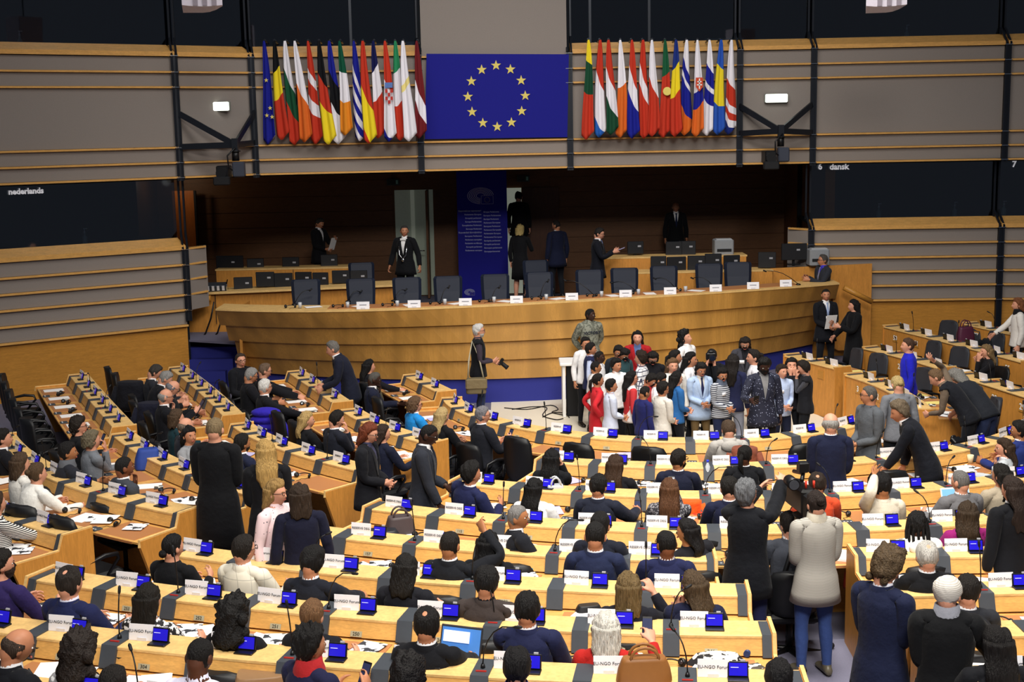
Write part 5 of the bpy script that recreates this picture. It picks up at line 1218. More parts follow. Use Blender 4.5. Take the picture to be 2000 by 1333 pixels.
for k in range(12):
    text(LW[k], .046, WL, bn, frame((-.02, -.02, bh - 1.02 - .082 * k), (1, 0, 0), (0, 0, 1)), 'word_line', 'RIGHT', .001)
    text(RW[k], .046, WL, bn, frame((.03, -.02, bh - 1.05 - .082 * k), (1, 0, 0), (0, 0, 1)), 'word_line', 'LEFT', .001)
# ------------------------------------------------------------------ podium chairs, cards, microphones, monitors
r = link('podium_chair', None)
m = MB(); m.rbox((0, .1, .46), (.5, .48, .1), .03); m.build('seat', CHAIRN, r)
m = MB(); m.loft([[Vector((sx * w / 2, y + dy, z)) for sx, dy in ((-1, 0), (-.8, -.05), (.8, -.05), (1, 0), (.8, .04), (-.8, .04))] for z, w, y in ((.42, .44, .30), (.6, .50, .34), (.9, .54, .40), (1.14, .55, .44), (1.18, .5, .445))]); m.build('backrest', CHAIRN, r)
for x in (-.28, .28): m = MB(); m.tube([(x, .3, .5), (x, .28, .68), (x, .0, .68), (x, -.08, .55)], .02, 6); m.build('armrest', BLACK, r)
m = MB(); m.tube([(0, .1, .04), (0, .1, .42)], .035, 8); m.build('column', BLACK, r)
for k in range(5): a_ = 2 * PI * k / 5; m = MB(); m.tube([(0, .1, .08), (.3 * math.cos(a_), .1 + .3 * math.sin(a_), .03)], [.03, .02], 6); m.build('leg', BLACK, r)
first = True
for px, top in ((600, 555), (707, 553), (797, 550), (877, 547), (969, 546), (1055, 543), (1153, 539), (1221, 534), (1298, 530), (1386, 523), (1442, 518)):
    x = gy(px, top, 25.2).x; y = np.polyval(PT, x) + 1.15; x = gy(px, top, y).x
    o = r if first else copy_tree(r); first = False; o.location = (x, y - .15, 1.02); o.rotation_euler = (0, 0, .05 - .03 * x)
    tag(o, 'dark navy high-backed chair behind the podium counter', 'chair', 'podium chairs')
for px, lab, yy in ((1053, 'standing behind the others by the blond woman', 27.4), (707, 'behind the left staff counter screens', 27.6)):
    q = gy(px, 505, yy); o = copy_tree(r); o.location = (q.x, yy, 1.02); tag(o, 'dark navy chair ' + lab, 'chair')
for px, py in ((709, 603), (809, 601), (909, 598), (1009, 594), (1117, 589), (1222, 584), (1309, 578), (1398, 572), (1471, 567), (1535, 561)):
    q = gp(px, py, ZP); q.y = np.polyval(PT, q.x) + .05; q.x = gy(px, py, q.y).x
    o = name_card('', 'white name card on the front edge of the podium', 'podium name cards', Matrix.Translation(q + Vector((0, 0, .004))) @ Matrix.Rotation(0, 4, 'Z'), 1.15)
    m = MB(); m.box((0, .009, .066), (.11, .003, .010), rx=-.16); m.build('name_line', INKG, o)
for (x0, y0_), (x1, y1_) in (((575, 596), (604, 569)), ((680, 590), (702, 572)), ((769, 589), (790, 569)), ((860, 593), (875, 564)), ((863 + 5, 591), (872, 565)), ((959, 591), (974, 564)), ((1055, 581), (1069, 552)), ((1161, 580), (1107, 550)), ((1241, 570), (1198, 554)), ((1319, 565), (1282, 546)), ((1393, 561), (1355, 545)), ((1559, 558), (1497, 531))):
    if x0 == 868: continue
    q = gp(x0, y0_, ZP); q.y = max(q.y, np.polyval(PT, q.x) + .2); q.x = gy(x0, y0_, q.y).x; q.z = ZP; e = gy(x1, y1_, q.y + .1) - q
    o = thing('gooseneck_microphone', 'thin black gooseneck microphone rising from the podium counter', 'microphone', q, 0, 'podium microphones')
    m = MB(); m.lathe([(.05, 0), (.05, .02), (.02, .03)], n=10); m.build('base', BLACK, o)
    m = MB(); m.tube([Vector((0, 0, .02)) + e * t_ + Vector((0, 0, .08 * math.sin(t_ * PI))) for t_ in (0, .25, .5, .75, 1)], .007, 6); m.build('neck', BLACK, o)
    m = MB(); m.tube([e, e + e.normalized() * .07], .015, 8); m.build('mic_head', DARK, o)
TUMB = MB(); TUMB.lathe([(.03, 0), (.035, .1), (.031, .1), (.027, .01)], n=12); TUMB = TUMB.mesh('tumbler'); TUMB.materials.append(plain('glass_grey', 'b9bec4', .1, .6))
for px, py in ((586, 598), (679, 597), (776, 596), (869, 594), (965, 591), (1067, 585), (1175, 580), (1247, 577), (1339, 570)):
    q = gp(px, py, ZP); q.y = np.polyval(PT, q.x) + .3; q.x = gy(px, py, q.y).x; q.z = ZP + .008
    tag(link('water_glass', TUMB, None, q), 'clear water glass on the podium counter', 'glass', 'podium water glasses')
    sheet('white', 'the podium counter', Matrix.Translation(q + Vector((.22, .1, 0))) @ Matrix.Rotation(.3 + px, 4, 'Z'))
    headset('black headphones lying on the podium counter', 'headphones on the podium', Matrix.Translation(q + Vector((-.18, .05, 0))))
def monitor(px, py, w, h, Y, lab, back=True, zt=None):
    q = gy(px, py, Y); o = thing('computer_monitor', lab, 'monitor', (q.x, Y, q.z - h / 2 - .10), RNG.uniform(-.15, .15), 'monitors on the staff counters')
    m = MB(); m.rbox((0, 0, h / 2 + .10), (w, .05, h), .008); m.build('housing', plain('monitor_black', '15171c', .45, .4), o)
    m = MB(); m.box((0, .05, .10), (.05, .04, .24)); m.build('stand', BLACK, o)
    m = MB(); m.rbox((0, .04, .01), (.24, .18, .02), .005); m.build('foot', BLACK, o)
    m = MB(); m.box((.08, -.027, h * .62 + .1), (.07, .004, .035)); m.build('sticker', plain('grey_sticker', '9a9ca4', .5), o)
for px, py, w, h in ((449, 516, .60, .36), (499, 519, .36, .30), (568, 516, .36, .30), (643, 511, .36, .30)):
    monitor(px, py, w, h, 28.7, 'black computer monitor on the rear left staff counter')
for px, py, w, h in ((475, 557, .37, .32), (518, 546, .37, .30), (554, 549, .37, .32), (593, 546, .34, .30), (626, 547, .32, .30), (666, 541, .36, .26), (701, 543, .34, .30)):
    monitor(px, py, w, h, 26.7, 'black computer monitor on the counter left of the podium')
for px, py, w, h in ((1241, 484, .34, .26), (1316, 486, .34, .3), (1342, 485, .36, .3)):
    monitor(px, py, w, h, 27.9, 'black computer monitor on the rear right staff counter')
for px, py, w, h in ((1286, 516, .32, .32), (1321, 516, .40, .30), (1360, 514, .36, .30), (1393, 512, .34, .34), (1429, 513, .34, .30), (1498, 508, .36, .32), (1551, 492, .52, .34)):
    monitor(px, py, w, h, 27.1, 'black computer monitor on the front right staff counter')
q = gy(418, 572, 26.5); o = thing('sound_mixer', 'silver framed sound mixer on the counter beside the hand rail', 'mixer', q, .1)
m = MB(); m.rbox((0, 0, .09), (.52, .2, .18), .01, rx=.3); m.build('case', plain('mixer_dark', '2e3138', .5), o)
for x in (-.27, .27): m = MB(); m.box((x, 0, .10), (.02, .24, .24), rx=.3); m.build('side_cheek', CHROME, o)
for k in range(5): m = MB(); m.box((-.2 + .1 * k, -.12, .10), (.05, .006, .10), rx=.3); m.build('fader_strip', plain('fader_white', 'c9c9cf', .5), o)
for px, py, Y, lab in ((1412, 484, 27.9, 'rear right staff counter'), (1597, 503, 27.0, 'counter right of the seated man')):
    q = gy(px, py, Y); o = thing('office_printer', 'grey office printer standing on the ' + lab, 'printer', (q.x, Y, q.z - .16))
    m = MB(); m.rbox((0, 0, .17), (.40, .36, .34), .02); m.build('body', plain('printer_grey', '8b8f94', .5), o)
    m = MB(); m.box((0, -.183, .12), (.30, .01, .06)); m.build('paper_slot', DARK, o); m = MB(); m.box((0, -.05, .345), (.32, .2, .02)); m.build('output_tray', plain('printer_light', 'b4b7bb', .5), o)
# rope stanchions
for px, py, lab, z1 in ((275, 672, 'shorter rope stanchion by the left hand rail', .95), (305, 648, 'taller rope stanchion by the left hand rail', 1.0), (1694, 596, 'rope stanchion at the right end of the podium', 1.0)):
    q = gp(px, py, z1); q.z = 0; o = thing('rope_stanchion', 'chrome ' + lab + ' with red rope', 'post', q)
    m = MB(); m.lathe([(.14, 0), (.14, .02), (.03, .04), (.028, z1 - .06), (.04, z1 - .05), (.04, z1)], n=14); m.build('post', CHROME, o)
    m = MB(); m.tube([(-.05, -.02, z1 - .1), (-.08, -.03, z1 * .6), (-.06, -.02, .2)], .03, 8); m.build('rope', plain('red_rope', '6e1a1c', .8), o)
# green socket panel in the corner
q = gy(230, 698, 25.6); o = thing('socket_panel', 'green framed electrical panel in the dark corner by the wooden counter', 'panel', q)
m = MB(); m.box((0, 0, 0), (.20, .05, .40)); m.build('frame', plain('green_frame', '3f9a48', .5), o)
m = MB(); m.box((.01, -.03, 0), (.11, .02, .30)); m.build('sockets', DARK, o); m = MB(); m.tube([(0, -.02, -.2), (.03, -.05, -.5), (-.05, 0, -.68)], .02, 6); m.build('cable', plain('blue_cable', '27307a', .5), o)
for k, pts in enumerate(([(418, 590), (412, 622), (402, 650), (380, 690), (352, 722), (330, 735)], [(440, 600), (425, 650), (395, 690), (360, 712), (345, 728)])):
    m = MB(); m.tube([gy(x, y, 26.05) for x, y in pts], .018, 6); tag(m.build('wall_cable', BLACK), ('thick' if k == 0 else 'thin') + ' black cable running down the wooden counter to the benches', 'cable')
# ------------------------------------------------------------------ everyone in the hall
def face_in(row, p):                                # heading of a sitter of that row near a point
    best = min(((pc.pos(i) + pc.nrm(i) * .75 - p).length, pc, i) for pc in PIECES if pc.row == row for i in np.arange(pc.a, pc.b, .5))
    n = best[1].nrm(best[2]); return math.degrees(math.atan2(-n.x, -n.y)), best[1].name
def sit(label, px, py, row, dh=0, ch=True, **k):
    s = k.get('s', 1.0); a, nm = face_in(row, gp(px, py, fl(row) + 1.25 * s)); r = person(label, px, py, fl(row), 'sit', a + dh, **k)
    f = Vector((math.sin(math.radians(a)), math.cos(math.radians(a)), 0))
    if ch: chair('black swivel chair occupied at the %s bench' % nm, 'occupied chairs of the ' + nm, r['pos'] + Vector((0, 0, .0)) - f * .03, -math.radians(a))
    return r
def stand(label, px, py, floor, h, **k): return person(label, px, py, floor, 'stand', h, **k)
NAVY, CHAR, BLK = '1b2038', '23252c', '121319'
GRY, LGR, WHH, BRN, DBR, BLO, RED_ = '77757a', '8e8c8a', 'c8c5bf', '4a3323', '2a1c14', 'a88a58', '6a321c'
Q = {}                                              # hands to put things in later
# left wing, third row
sit('man with dark grey hair bowing his head at the far third row seat', 304, 728, 3, c=CHAR, hc='3a3632', sk='fair', pitch=25)
sit('grey haired man bent forward beside the bald man with glasses', 324, 741, 3, c=BLK, hc=LGR, sk='fair', pitch=30, lean=20)
Q['tab'] = sit('bald man with glasses reading a tablet in the third row', 338, 759, 3, c=BLK, hair='bald', hc=GRY, glasses=True, pitch=25, rh='phone', lh='desk')
sit('balding man with glasses resting his chin on a hand', 324, 776, 3, c=BLK, hair='bald', hc=LGR, glasses=True, rh='chin', pitch=5)
sit('woman with smooth brown hair and teal top seen from behind', 346, 818, 3, top='knit', c='17343c', hair='bob', hc='4c3a2a', s=.94)
sit('bald man in a dark grey suit seen from behind', 363, 834, 3, c='2a2d36', hair='bald', hc='6a5c50')
sit('dark haired woman in grey sweater turning round to look back', 370, 853, 3, dh=60, top='knit', c='8b8d92', hair='bob', hc='100e10', sk='tan', s=.94, yaw=25, pitch=-5)
sit('bearded man in navy suit beside the blond woman', 473, 867, 3, c=NAVY, hair='short', hc='14110f', sk='olive', beard='14110f')
# left wing, second row: men in black
sit('man with glasses and black cassock looking towards the seats', 470, 705, 2, dh=60, top='coat', c=BLK, hair='recede', hc='3a2e26', glasses=True, yaw=20, rh='lap', lh='lap')
sit('grey haired man in black leaning beside the white haired man', 491, 735, 2, top='coat', c=BLK, hc=LGR, sk='tan', glasses=True, pitch=15)
sit('balding man with glasses reaching for green papers', 518, 725, 2, top='coat', c=BLK, hair='recede', hc='6a5646', glasses=True, rh='far', lh='far', pitch=10)
sit('white haired man in black jacket holding a pen', 518, 757, 2, c=BLK, hc='d8d6d2', hair='short', glasses=True, yaw=-20, rh='far')
stand('grey haired man in navy suit standing and leaning on the ledge', 650, 682, fl(2), -95, c='171a2a', hc='6c6864', tie='1c2440', lean=18, bow=8, yaw=10, pitch=15, rh=(.14, .42, .98), lh=(-.16, .40, .98), sk='fair')
sit('woman with long black hair at the first row left wing', 721, 717, 1, top='knit', c='15151c', hair='long:1.2', hc='0c0b0d', sk='fair', s=.95, rh='far')
sit('dark skinned man in navy suit with a hand on his chin', 732, 742, 1, c='181c30', hair='crop', hc='55524e', sk='deep', glasses=True, rh='chin', pitch=12)
sit('woman in a bright blue jacket with short brown hair', 811, 792, 1, c='1f86d0', hair='bob:1.53', hc='5e4632', glasses=True, s=.95, sk='fair', yaw=5)
sit('blond woman in black with long straight hair', 864, 814, 1, top='knit', c='101116', hair='long:1.34', hc='b39a6a', s=.95)
Q['ph1'] = sit('grey haired man in dark suit holding up a phone', 943, 812, 1, dh=10, c='1d1f27', hc='77757a', glasses=True, yaw=25, rh='phone', lh='desk')
# second and third row, left bend
sit('blond woman with loose shoulder length hair looking aside', 600, 822, 2, top='knit', c='101116', hair='long:1.38', hc='b0935e', s=.95, yaw=25)
sit('dark haired man in a suit rubbing his face', 658, 821, 2, c='1a1d28', hc='16120f', yaw=15, pitch=10, rh='mouth')
sit('woman with long dark brown hair behind the redhead', 748, 848, 2, top='knit', c='161a2e', hair='long:1.36', hc='2e211a', s=.95, yaw=20)
stand('red haired woman with glasses, black blazer and floral blouse', 722, 848, fl(3), 105, top='openjacket', c='14151b', shirt='3a3a55', hair='bob:1.46', hc=RED_, glasses=True, s=.95, sk='fair', rh='belly', lh='belly', pitch=12, bottom='121319')
Q['std'] = stand('tall dark skinned man in charcoal suit with open white collar', 838, 851, fl(3), 95, c='262932', shirt='ececf2', hair='crop', hc='0d0b0b', sk='deep', glasses=True, pitch=18, rh=(.22, .22, .86), lh='belly', bow=4)
sit('curly haired man in royal navy blazer leaning with his phone', 921, 927, 3, dh=20, c='1c2145', hc='100e0e', hair='quiff', sk='tan', side=12, rh='phone', lh='lap', yaw=25)
# left bends, rows three to six
sit('woman with glasses and dark messy hair resting on her hand', 154, 834, 4, top='knit', c='14161a', hair='curly:.026', hc='221a14', glasses=True, s=.95, rh='chin', yaw=15)
Q['ph2'] = sit('woman with greying bob and grey cardigan', 180, 861, 4, top='knit', c='6f747c', hair='bob:1.54', hc='6e6450', s=.97, rh='mouth', lh='desk')
sit('man with black hair in a dark jacket and grey scarf', 133, 885, 4, c='22242c', hc='120f10', sk='olive', scarf='5c5f66', yaw=20)
sit('dark skinned man in grey jacket with hand at his chin', 243, 914, 4, c='3c4048', hair='crop', hc='141212', sk='brown', rh='chin', yaw=15)
sit('woman with long brown hair in a white pullover', 41, 908, 5, top='knit', c='e4e2dc', hair='bob:1.46', hc='4c3a2a', s=.95)
sit('woman with tied brown hair in a white pullover writing', 73, 926, 5, top='knit', c='ecebe6', hair='bun', hc='54402c', s=.95, lean=15, rh='far')
sit('man with dark hair at the outer end of the fourth row', 6, 858, 4, c=BLK, hc='1a1512', yaw=10, ch=False)
sit('woman with brown hair and striped sleeves at the sixth row bend', -8, 985, 6, top='knit', c='15161a', mats=pattern('navy_white_stripes', 'e6e4e0', '15161c', 'stripes', 18, .5), hair='long:1.3', hc='3c2c1e', s=.95, rh='far')
sit('man in a violet pullover with trimmed dark beard', 4, 1104, 7, top='knit', c='2c2254', hc='1a1512', beard='2a1c14', yaw=40, ch=False)
# standing in the aisle on the left
stand('tall usher with cropped fair hair in a long black tailcoat', 420, 840, fl(5), 5, top='coat', c='0d0e12', shirt='f0f0f2', hair='crop', hc='7c6a4e', s=1.06, bottom='0d0e12', rh='belly', lh='belly')
stand('woman with long blond hair, black jacket and floral skirt', 519, 884, fl(5), -12, top='openjacket', c='0f1015', hair='long:1.28', hc='b08e54', s=.98, skirt=(.55, pattern('floral_skirt', 'b8b2a8', '3c3230', 'noise', 26, .5)), rh='belly', lh='belly')
stand('smiling woman with glasses in a pale pink blouse', 540, 964, fl(5) + .02, 120, top='shirt', c='e8cfd2', mats=pattern('pink_dotted', 'eacfd3', '4a4450', 'dots', 26, .84), hair='bob:1.44', hc='9a7a48', glasses=True, s=.93, yaw=-10)
stand('woman with brown hair in a dark navy sweater seen from behind', 585, 972, fl(5) + .02, -15, top='knit', c='14162a', hair='bob:1.44', hc='33261c', s=.94)
# second and third row, centre
Q['ph3'] = sit('woman with sleek black hair photographing with her phone', 1078, 898, 2, top='knit', c='111217', hair='long:1.28', hc='0b0a0c', s=.96, rh='eye')
sit('woman with very long brown hair in black at the second row', 1203, 910, 2, top='knit', c='131318', hair='long:1.16', hc='3a281c', s=.96, yaw=10)
sit('man with beard and dark rimmed glasses in navy jacket', 1326, 899, 2, c='181c30', hair='recede', hc='16110e', sk='olive', glasses=True, beard='16110e', yaw=40)
sit('woman with black hair and white sweater looking at a phone', 1045, 957, 3, top='knit', c='f0f0f2', hair='long:1.36', hc='0c0b0d', s=.95, rh='phone', lean=8, yaw=15)
Q['ph4'] = sit('man with black hair in dark suit holding out a phone', 1169, 951, 3, c='1b1f2e', hc='0f0d0d', sk='tan', rh=(.32, .46, .86), yaw=10)
Q['ph5'] = sit('woman with long chestnut hair and speckled blouse filming', 1308, 958, 3, top='shirt', c='333338', mats=pattern('speckled_blouse', '2c2c34', '8c8a90', 'noise', 60, .52), hair='long:1.2', hc='5a3a24', s=.96, rh='eye', lh='desk')
sit('grey haired man in dark suit turned sideways smiling', 1012, 1012, 4, dh=55, c='16181f', hc='7d7b7a', hair='crop', sk='olive', yaw=30, side=-8)
sit('man with black hair half hidden behind the navy suit', 1172, 1028, 4, c='171a26', hc='0f0d0d', sk='tan')
sit('woman with dark hair leaning towards her neighbour', 1341, 1040, 4, dh=-25, top='knit', c='1a1a20', hair='long:1.38', hc='120f10', sk='olive', s=.96, yaw=-50, side=-14)
sit('broad man with cropped hair in a navy pinstripe suit', 1163, 1048, 5, c='1b2340', hair='crop', hc='100e0e', sk='tan', s=1.04)
sit('man with glasses and short black hair in dark blue suit', 1301, 1064, 5, c='1a1f42', hair='crop', hc='0e0c0c', sk='brown', glasses=True, yaw=-25)
sit('man with dark cropped hair raising one hand', 879, 1066, 5, c='14161c', hair='crop', hc='1a1512', sk='olive', rh=(.24, .22, 1.30), curl=(.8, .5))
sit('woman with sleek black hair beside the raised hand', 954, 1066, 5, top='knit', c='101116', hair='long:1.3', hc='0b0a0c', s=.96)
# sixth row
sit('woman with black hair pinned low in a black cardigan', 338, 1070, 6, top='knit', c='0f1014', hair='bun:-.03', hc='0c0b0d', s=.95, rh='phone', yaw=15)
sit('man with glasses in a cream checked jacket', 477, 1075, 6, c='ddd8c8', shirt='f0eee8', mats=pattern('cream_check', 'd9d4c4', 'b9b5a8', 'check', 45, .985), hc='1c1714', glasses=True, yaw=25, sk='fair')
sit('man with thick black hair in dark suit leafing through papers', 611, 1100, 6, c='171a24', hc='0f0d0e', hair='short:.02', sk='tan', rh='far', pitch=15)
sit('woman with black shoulder length hair reading a pink leaflet', 793, 1116, 6, top='openjacket', c='15161d', hair='bob:1.42', hc='14110f', s=.97, lh='phone', pitch=12)
sit('man with earphones in a brown jacket and black shirt', 951, 1139, 6, c='3a3230', shirt='121216', hc='0e0c0d', hair='short:.018', sk='tan', pitch=8)
sit('woman with dark blond bob and hand raised to her face', 1228, 1152, 6, top='knit', c='14151e', hair='bob:1.42', hc='6a5636', s=.96, rh=(.18, .30, 1.10))
sit('woman with straight brown hair and navy jacket, head turned aside', 1353, 1148, 6, top='openjacket', c='171b34', hair='long:1.36', hc='4c3c2a', s=.97, yaw=-40, lh='chin')
# seventh row
sit('man with thinning dark hair in a navy jacket at the row end', 137, 1140, 7, c='1a2046', hair='spot', hc='241e1a', shirt='d8d8ea', s=1.02)
sit('woman with straight black fringe and black and white blouse', 291, 1175, 7, top='shirt', c='888888', mats=pattern('bw_ornament', 'e4e4e6', '16161a', 'noise', 30, .5), hair='bob:1.40', hc='17130f', s=.96)
sit('woman with big dark curls leaning over the eighth row cards', 458, 1204, 7, top='knit', c='101116', hair='curlylong:1.42', hc='0f0d0d', s=.96)
sit('woman with light brown hair knotted at the nape', 610, 1204, 7, top='knit', c='14151c', hair='bun:-.05', hc='6e4f34', s=.96)
sit('man with a thin crown in black suit at a laptop', 834, 1222, 7, c='101116', hair='spot', hc='100e0e', sk='tan', rh='far')
sit('young man with black hair writing in a navy suit', 1030, 1192, 7, c='1b2040', hc='100e0e', hair='short:.016', sk='tan', lh='far')
Q['ph6'] = sit('woman with white blond hair in red and black', 1185, 1233, 7, top='knit', c='a8201c', hair='bob:1.46', hc='d6d2c8', s=.96, scarf='b06a86', rh=(.30, .34, 1.02))
# eighth row
sit('bald man in a black suit at the edge of the eighth row', 37, 1264, 8, dh=20, c='101218', hair='bald', hc='3a2e26', sk='tan', yaw=20, pitch=18, s=1.02)
sit('woman with dark curls and white patterned blouse', 157, 1276, 8, top='shirt', c='dddddd', mats=pattern('white_curl_print', 'efeff0', '9a9a9e', 'noise', 34, .42), hair='curlylong:1.46', hc='241c18', s=.97)
sit('man with cropped black hair in a pale lilac shirt', 391, 1285, 8, top='shirt', c='d9d8ee', hair='crop', hc='100e0e', sk='dark', pitch=14)
Q['ph7'] = sit('man with thick black hair, red scarf and navy pullover', 607, 1262, 8, dh=25, top='knit', c='1a1c3a', hair='quiff', hc='100e0e', sk='tan', scarf='a8262a', yaw=20, rh='phone')
sit('woman with frizzy black hair low above the eighth row desk', 798, 1322, 8, top='knit', c='18181e', hair='curly', hc='120f10', s=.92, sk='olive')
sit('person with black hair and blue collar above the eighth row', 1010, 1304, 8, top='hoodie', c='1c2878', hair='short:.02', hc='100e10', s=.93)
sit('person with short black hair beside the centre aisle', 1521, 1326, 8, c='15161c', hair='short:.018', hc='100e10', s=.9)
sit('person with dark hair just showing over the ninth row', 222, 1338, 9, c='15161c', hair='short', hc='1a1614', s=.92)
# first to third row, right of the centre
sit('man in a pale grey hooded sweater with brown hair', 1423, 840, 1, top='hoodie', c='a9a6a2', hair='recede', hc='4c3c2e', pitch=10)
sit('dark skinned woman with tied hair and black jacket', 1455, 891, 2, top='openjacket', c='131419', hair='pony', hc='0f0d0d', sk='dark', s=.96, yaw=30)
stand('old man with grey fringe standing in a navy suit', 1622, 828, fl(2), 5, c='161b34', hair='bald', hc='9a9894', sk='fair', s=1.03, rh='belly', lh='belly')
Q['cam1'] = stand('man in grey half-zip pullover with glasses and a camera', 1697, 773, fl(1), -110, top='knit', c='55595f', hair='crop', hc='5a5652', glasses=True, sk='tan', yaw=30, s=1.02, rh='belly', lh='belly')
stand('man with wavy grey hair leaning on the desk in black suit', 1757, 805, fl(2), -75, c='15171f', hair='quiff', hc='6a5c4a', sk='tan', bow=18, lean=14, yaw=-15, pitch=18, rh='down', lh=(-.10, .46, .84))
stand('woman with tied blond hair in grey sweater seen from behind', 1753, 752, fl(1), -5, top='knit', c='72757c', hair='bun:.01', hc='b09a68', s=.96, pitch=15)
stand('woman with brown bun in a cobalt blue sweater', 1773, 676, fl(1), -80, top='knit', c='1c20b4', hair='bun:.04', hc='4a3426', s=.97, yaw=-5)
stand('photographer in dark vest bending with a raised arm', 1829, 738, fl(1), -60, top='vest', c='15171e', shirt='6a5c4e', hair='recede', hc='6a523a', bow=28, lean=18, pitch=35, rh=(.10, .50, 1.66), lh='belly')
stand('man with long grey hair in dark sweater bending over', 1867, 737, fl(1), -35, top='knit', c='1d2027', hair='bob:1.46', hc='7a7874', bow=35, lean=22, pitch=40, rh=(.14, .45, .85), lh=(-.14, .45, .85), bottom='26304e', sleeve='short')
sit('woman with long blond hair talking on a phone', 1926, 688, 2, top='knit', c='141419', hair='long:1.36', hc='7c6442', s=.95, rh='ear', lh='mouth', dh=10)
stand('woman with auburn hair, black scarf and white top', 1988, 596, fl(3), -80, top='knit', c='d8d5d0', hair='bob:1.5', hc='7a4a2c', s=.96, scarf='101116', rh=(.12, .42, 1.02))
Q['paper1'] = stand('man with lanyard and white papers in a black suit', 1613, 577, 0, 170, c='12141b', shirt='eeeef4', tie='9fb2d6', hair='crop', hc='1c1815', sk='tan', lanyard=True, Y=25.6, rh='belly', lh=(-.06, .24, 1.12), s=1.02, yaw=15)
stand('woman in a long black coat with black hair gesturing', 1667, 598, 0, -100, top='coat', c='0f1014', hair='bob:1.44', hc='0f0d0e', sk='fair', Y=25.0, rh=(.12, .36, 1.00), lh=(-.10, .34, 1.22), s=.97, yaw=10)
sit('man with dark hair in a blue jacket at the second row bend', 1990, 842, 2, c='22306e', hc='14110f', sk='olive', yaw=-40)
sit('woman in a pale grey jacket with a hand on her cheek', 1960, 877, 2, dh=-30, c='b6bcc2', hair='long:1.34', hc='3a2a1e', s=.95, yaw=-30, lh='chin')
sit('woman with a dark headband and beige sweater', 1954, 930, 3, top='knit', c='a89c88', hair='long:1.36', hc='16120f', s=.96, yaw=-25, sk='tan')
stand('woman with long dark brown hair in a black jacket', 1976, 958, fl(4), -20, top='openjacket', c='101116', hair='long:1.26', hc='2a1e18', s=.96, yaw=-10)
sit('man with short grey hair and grey jacket at a white laptop', 1875, 942, 3, c='6a6a6e', hair='crop', hc='6c6a68', yaw=-25, lh='desk', rh='desk')
sit('man in a cream sweater with a hand behind his head', 1722, 950, 3, top='knit', c='cfc8b8', hc='0e0c0d', hair='short:.018', sk='olive', lh='head', rh='phone', s=1.02)
sit('woman with ombre hair in a magenta sweater', 1890, 1006, 4, top='knit', c='8a1c66', hair='long:1.3', hc='3a2c1e', s=.96, yaw=25)
sit('woman with black braids in a white jacket', 1791, 1026, 4, top='hoodie', c='e6e4e0', hair='braids', hc='0d0b0c', sk='dark', s=.96, yaw=15)
sit('white haired man with bald crown in black', 1810, 1088, 5, c='0f1014', hair='spot', hc='b9b6b0', sk='fair')
sit('man with slick dark hair and dark grey suit', 1890, 1156, 6, c='25272d', hc='1a1512', hair='recede', sk='fair', yaw=25)
sit('woman with smooth black hair at the seventh row', 1947, 1262, 7, top='knit', c='121318', hair='long:1.3', hc='120f0f', s=.98)
sit('man in an orange sweater with dark cropped hair', 1596, 947, 3, top='knit', c='cc4a2a', hc='2a1f18', hair='spot', sk='tan', yaw=10)
sit('man with dark hair in a grey jacket behind the tripod', 1541, 1026, 4, c='4a4e58', hc='1a1412', hair='recede', yaw=-20)
sit('man in a dark navy jacket half hidden by the cameraman', 1424, 955, 3, c='171b34', hc='14110f')
# centre aisle and rear
Q['cam2'] = stand('cameraman in black anorak with glasses reaching up to a lens', 1459, 966, fl(5), 20, top='coat', hem=.70, c='0f1117', hair='quiff', hc='66686c', glasses=True, s=.96, yaw=35, pitch=-12, rh=(.22, .50, 1.60), lh=(.04, .52, 1.54), bottom='22284a', curl=(.3, .3))
stand('woman in a grey knitted coat and blue jeans seen from behind', 1594, 986, fl(5), -8, top='coat', hem=.72, mats=pattern('grey_boucle', 'aeaaa2', '8e8b84', 'stripes', 30, .35), c='a8a49c', hair='bun:.06', hc='241a16', s=.93, scarf='b9b2a2', bottom='33477c', rh='belly', lh='belly', shoes='5c5648')
stand('young man with curly brown hair in a navy suit', 1735, 1110, fl(6), 50, c='161c36', shirt='d9dae6', hair='curly:.03', hc='4a3a26', s=1.0, yaw=10, pitch=15, rh='fold', lh='fold')
stand('person in a white knitted beanie and long black coat', 1852, 1160, fl(6), 12, top='coat', c='0d0e11', hair='beanie', hc='e4e0d8', s=.97, scarf='8e909a', yaw=30, rh=(.42, .30, 1.0), lh='fold')
# podium
us = stand('usher with silver chain and white bow tie by the door', 790, 452, 0, 195, c='0f1014', shirt='f0f0f2', hair='crop', hc='3a3634', sk='tan', Y=27.6, yaw=-25, s=1.02, rh=(.32, .05, .90), lh=(-.32, .05, .90))
m = MB(); m.tube([(-.09, .135, 1.34), (-.07, .155, 1.16), (0, .165, 1.07), (.07, .155, 1.16), (.09, .135, 1.34)], .013, 6); m.build('silver_chain', CHROME, us['o'])
m = MB(); m.ell((0, .17, 1.05), (.035, .012, .04), 12, 8); m.build('medallion', CHROME, us['o'])
m = MB(); m.loft([[Vector((x, .115, 1.475 - h_)), Vector((x, .095, 1.475 - h_)), Vector((x, .095, 1.475 + h_)), Vector((x, .115, 1.475 + h_))] for x, h_ in ((-.06, .022), (-.012, .009), (.012, .009), (.06, .022))]); m.build('bow_tie', WHITE, us['o'])
Q['paper2'] = stand('usher in the shade holding white papers', 625, 437, 0, 120, c='0e0f14', shirt='e4e4e8', hair='short', hc='2a2420', sk='tan', Y=29.6, pitch=20, rh='belly', lh='phone')
stand('woman with wavy blond hair in a black dress', 1016, 450, 0, 20, top='dress', c='0d0d11', skirt=(.52, '0d0d11'), hair='bob:1.5', hc='b09a62', s=.95, Y=28.6, legs='bare', rh='phone')
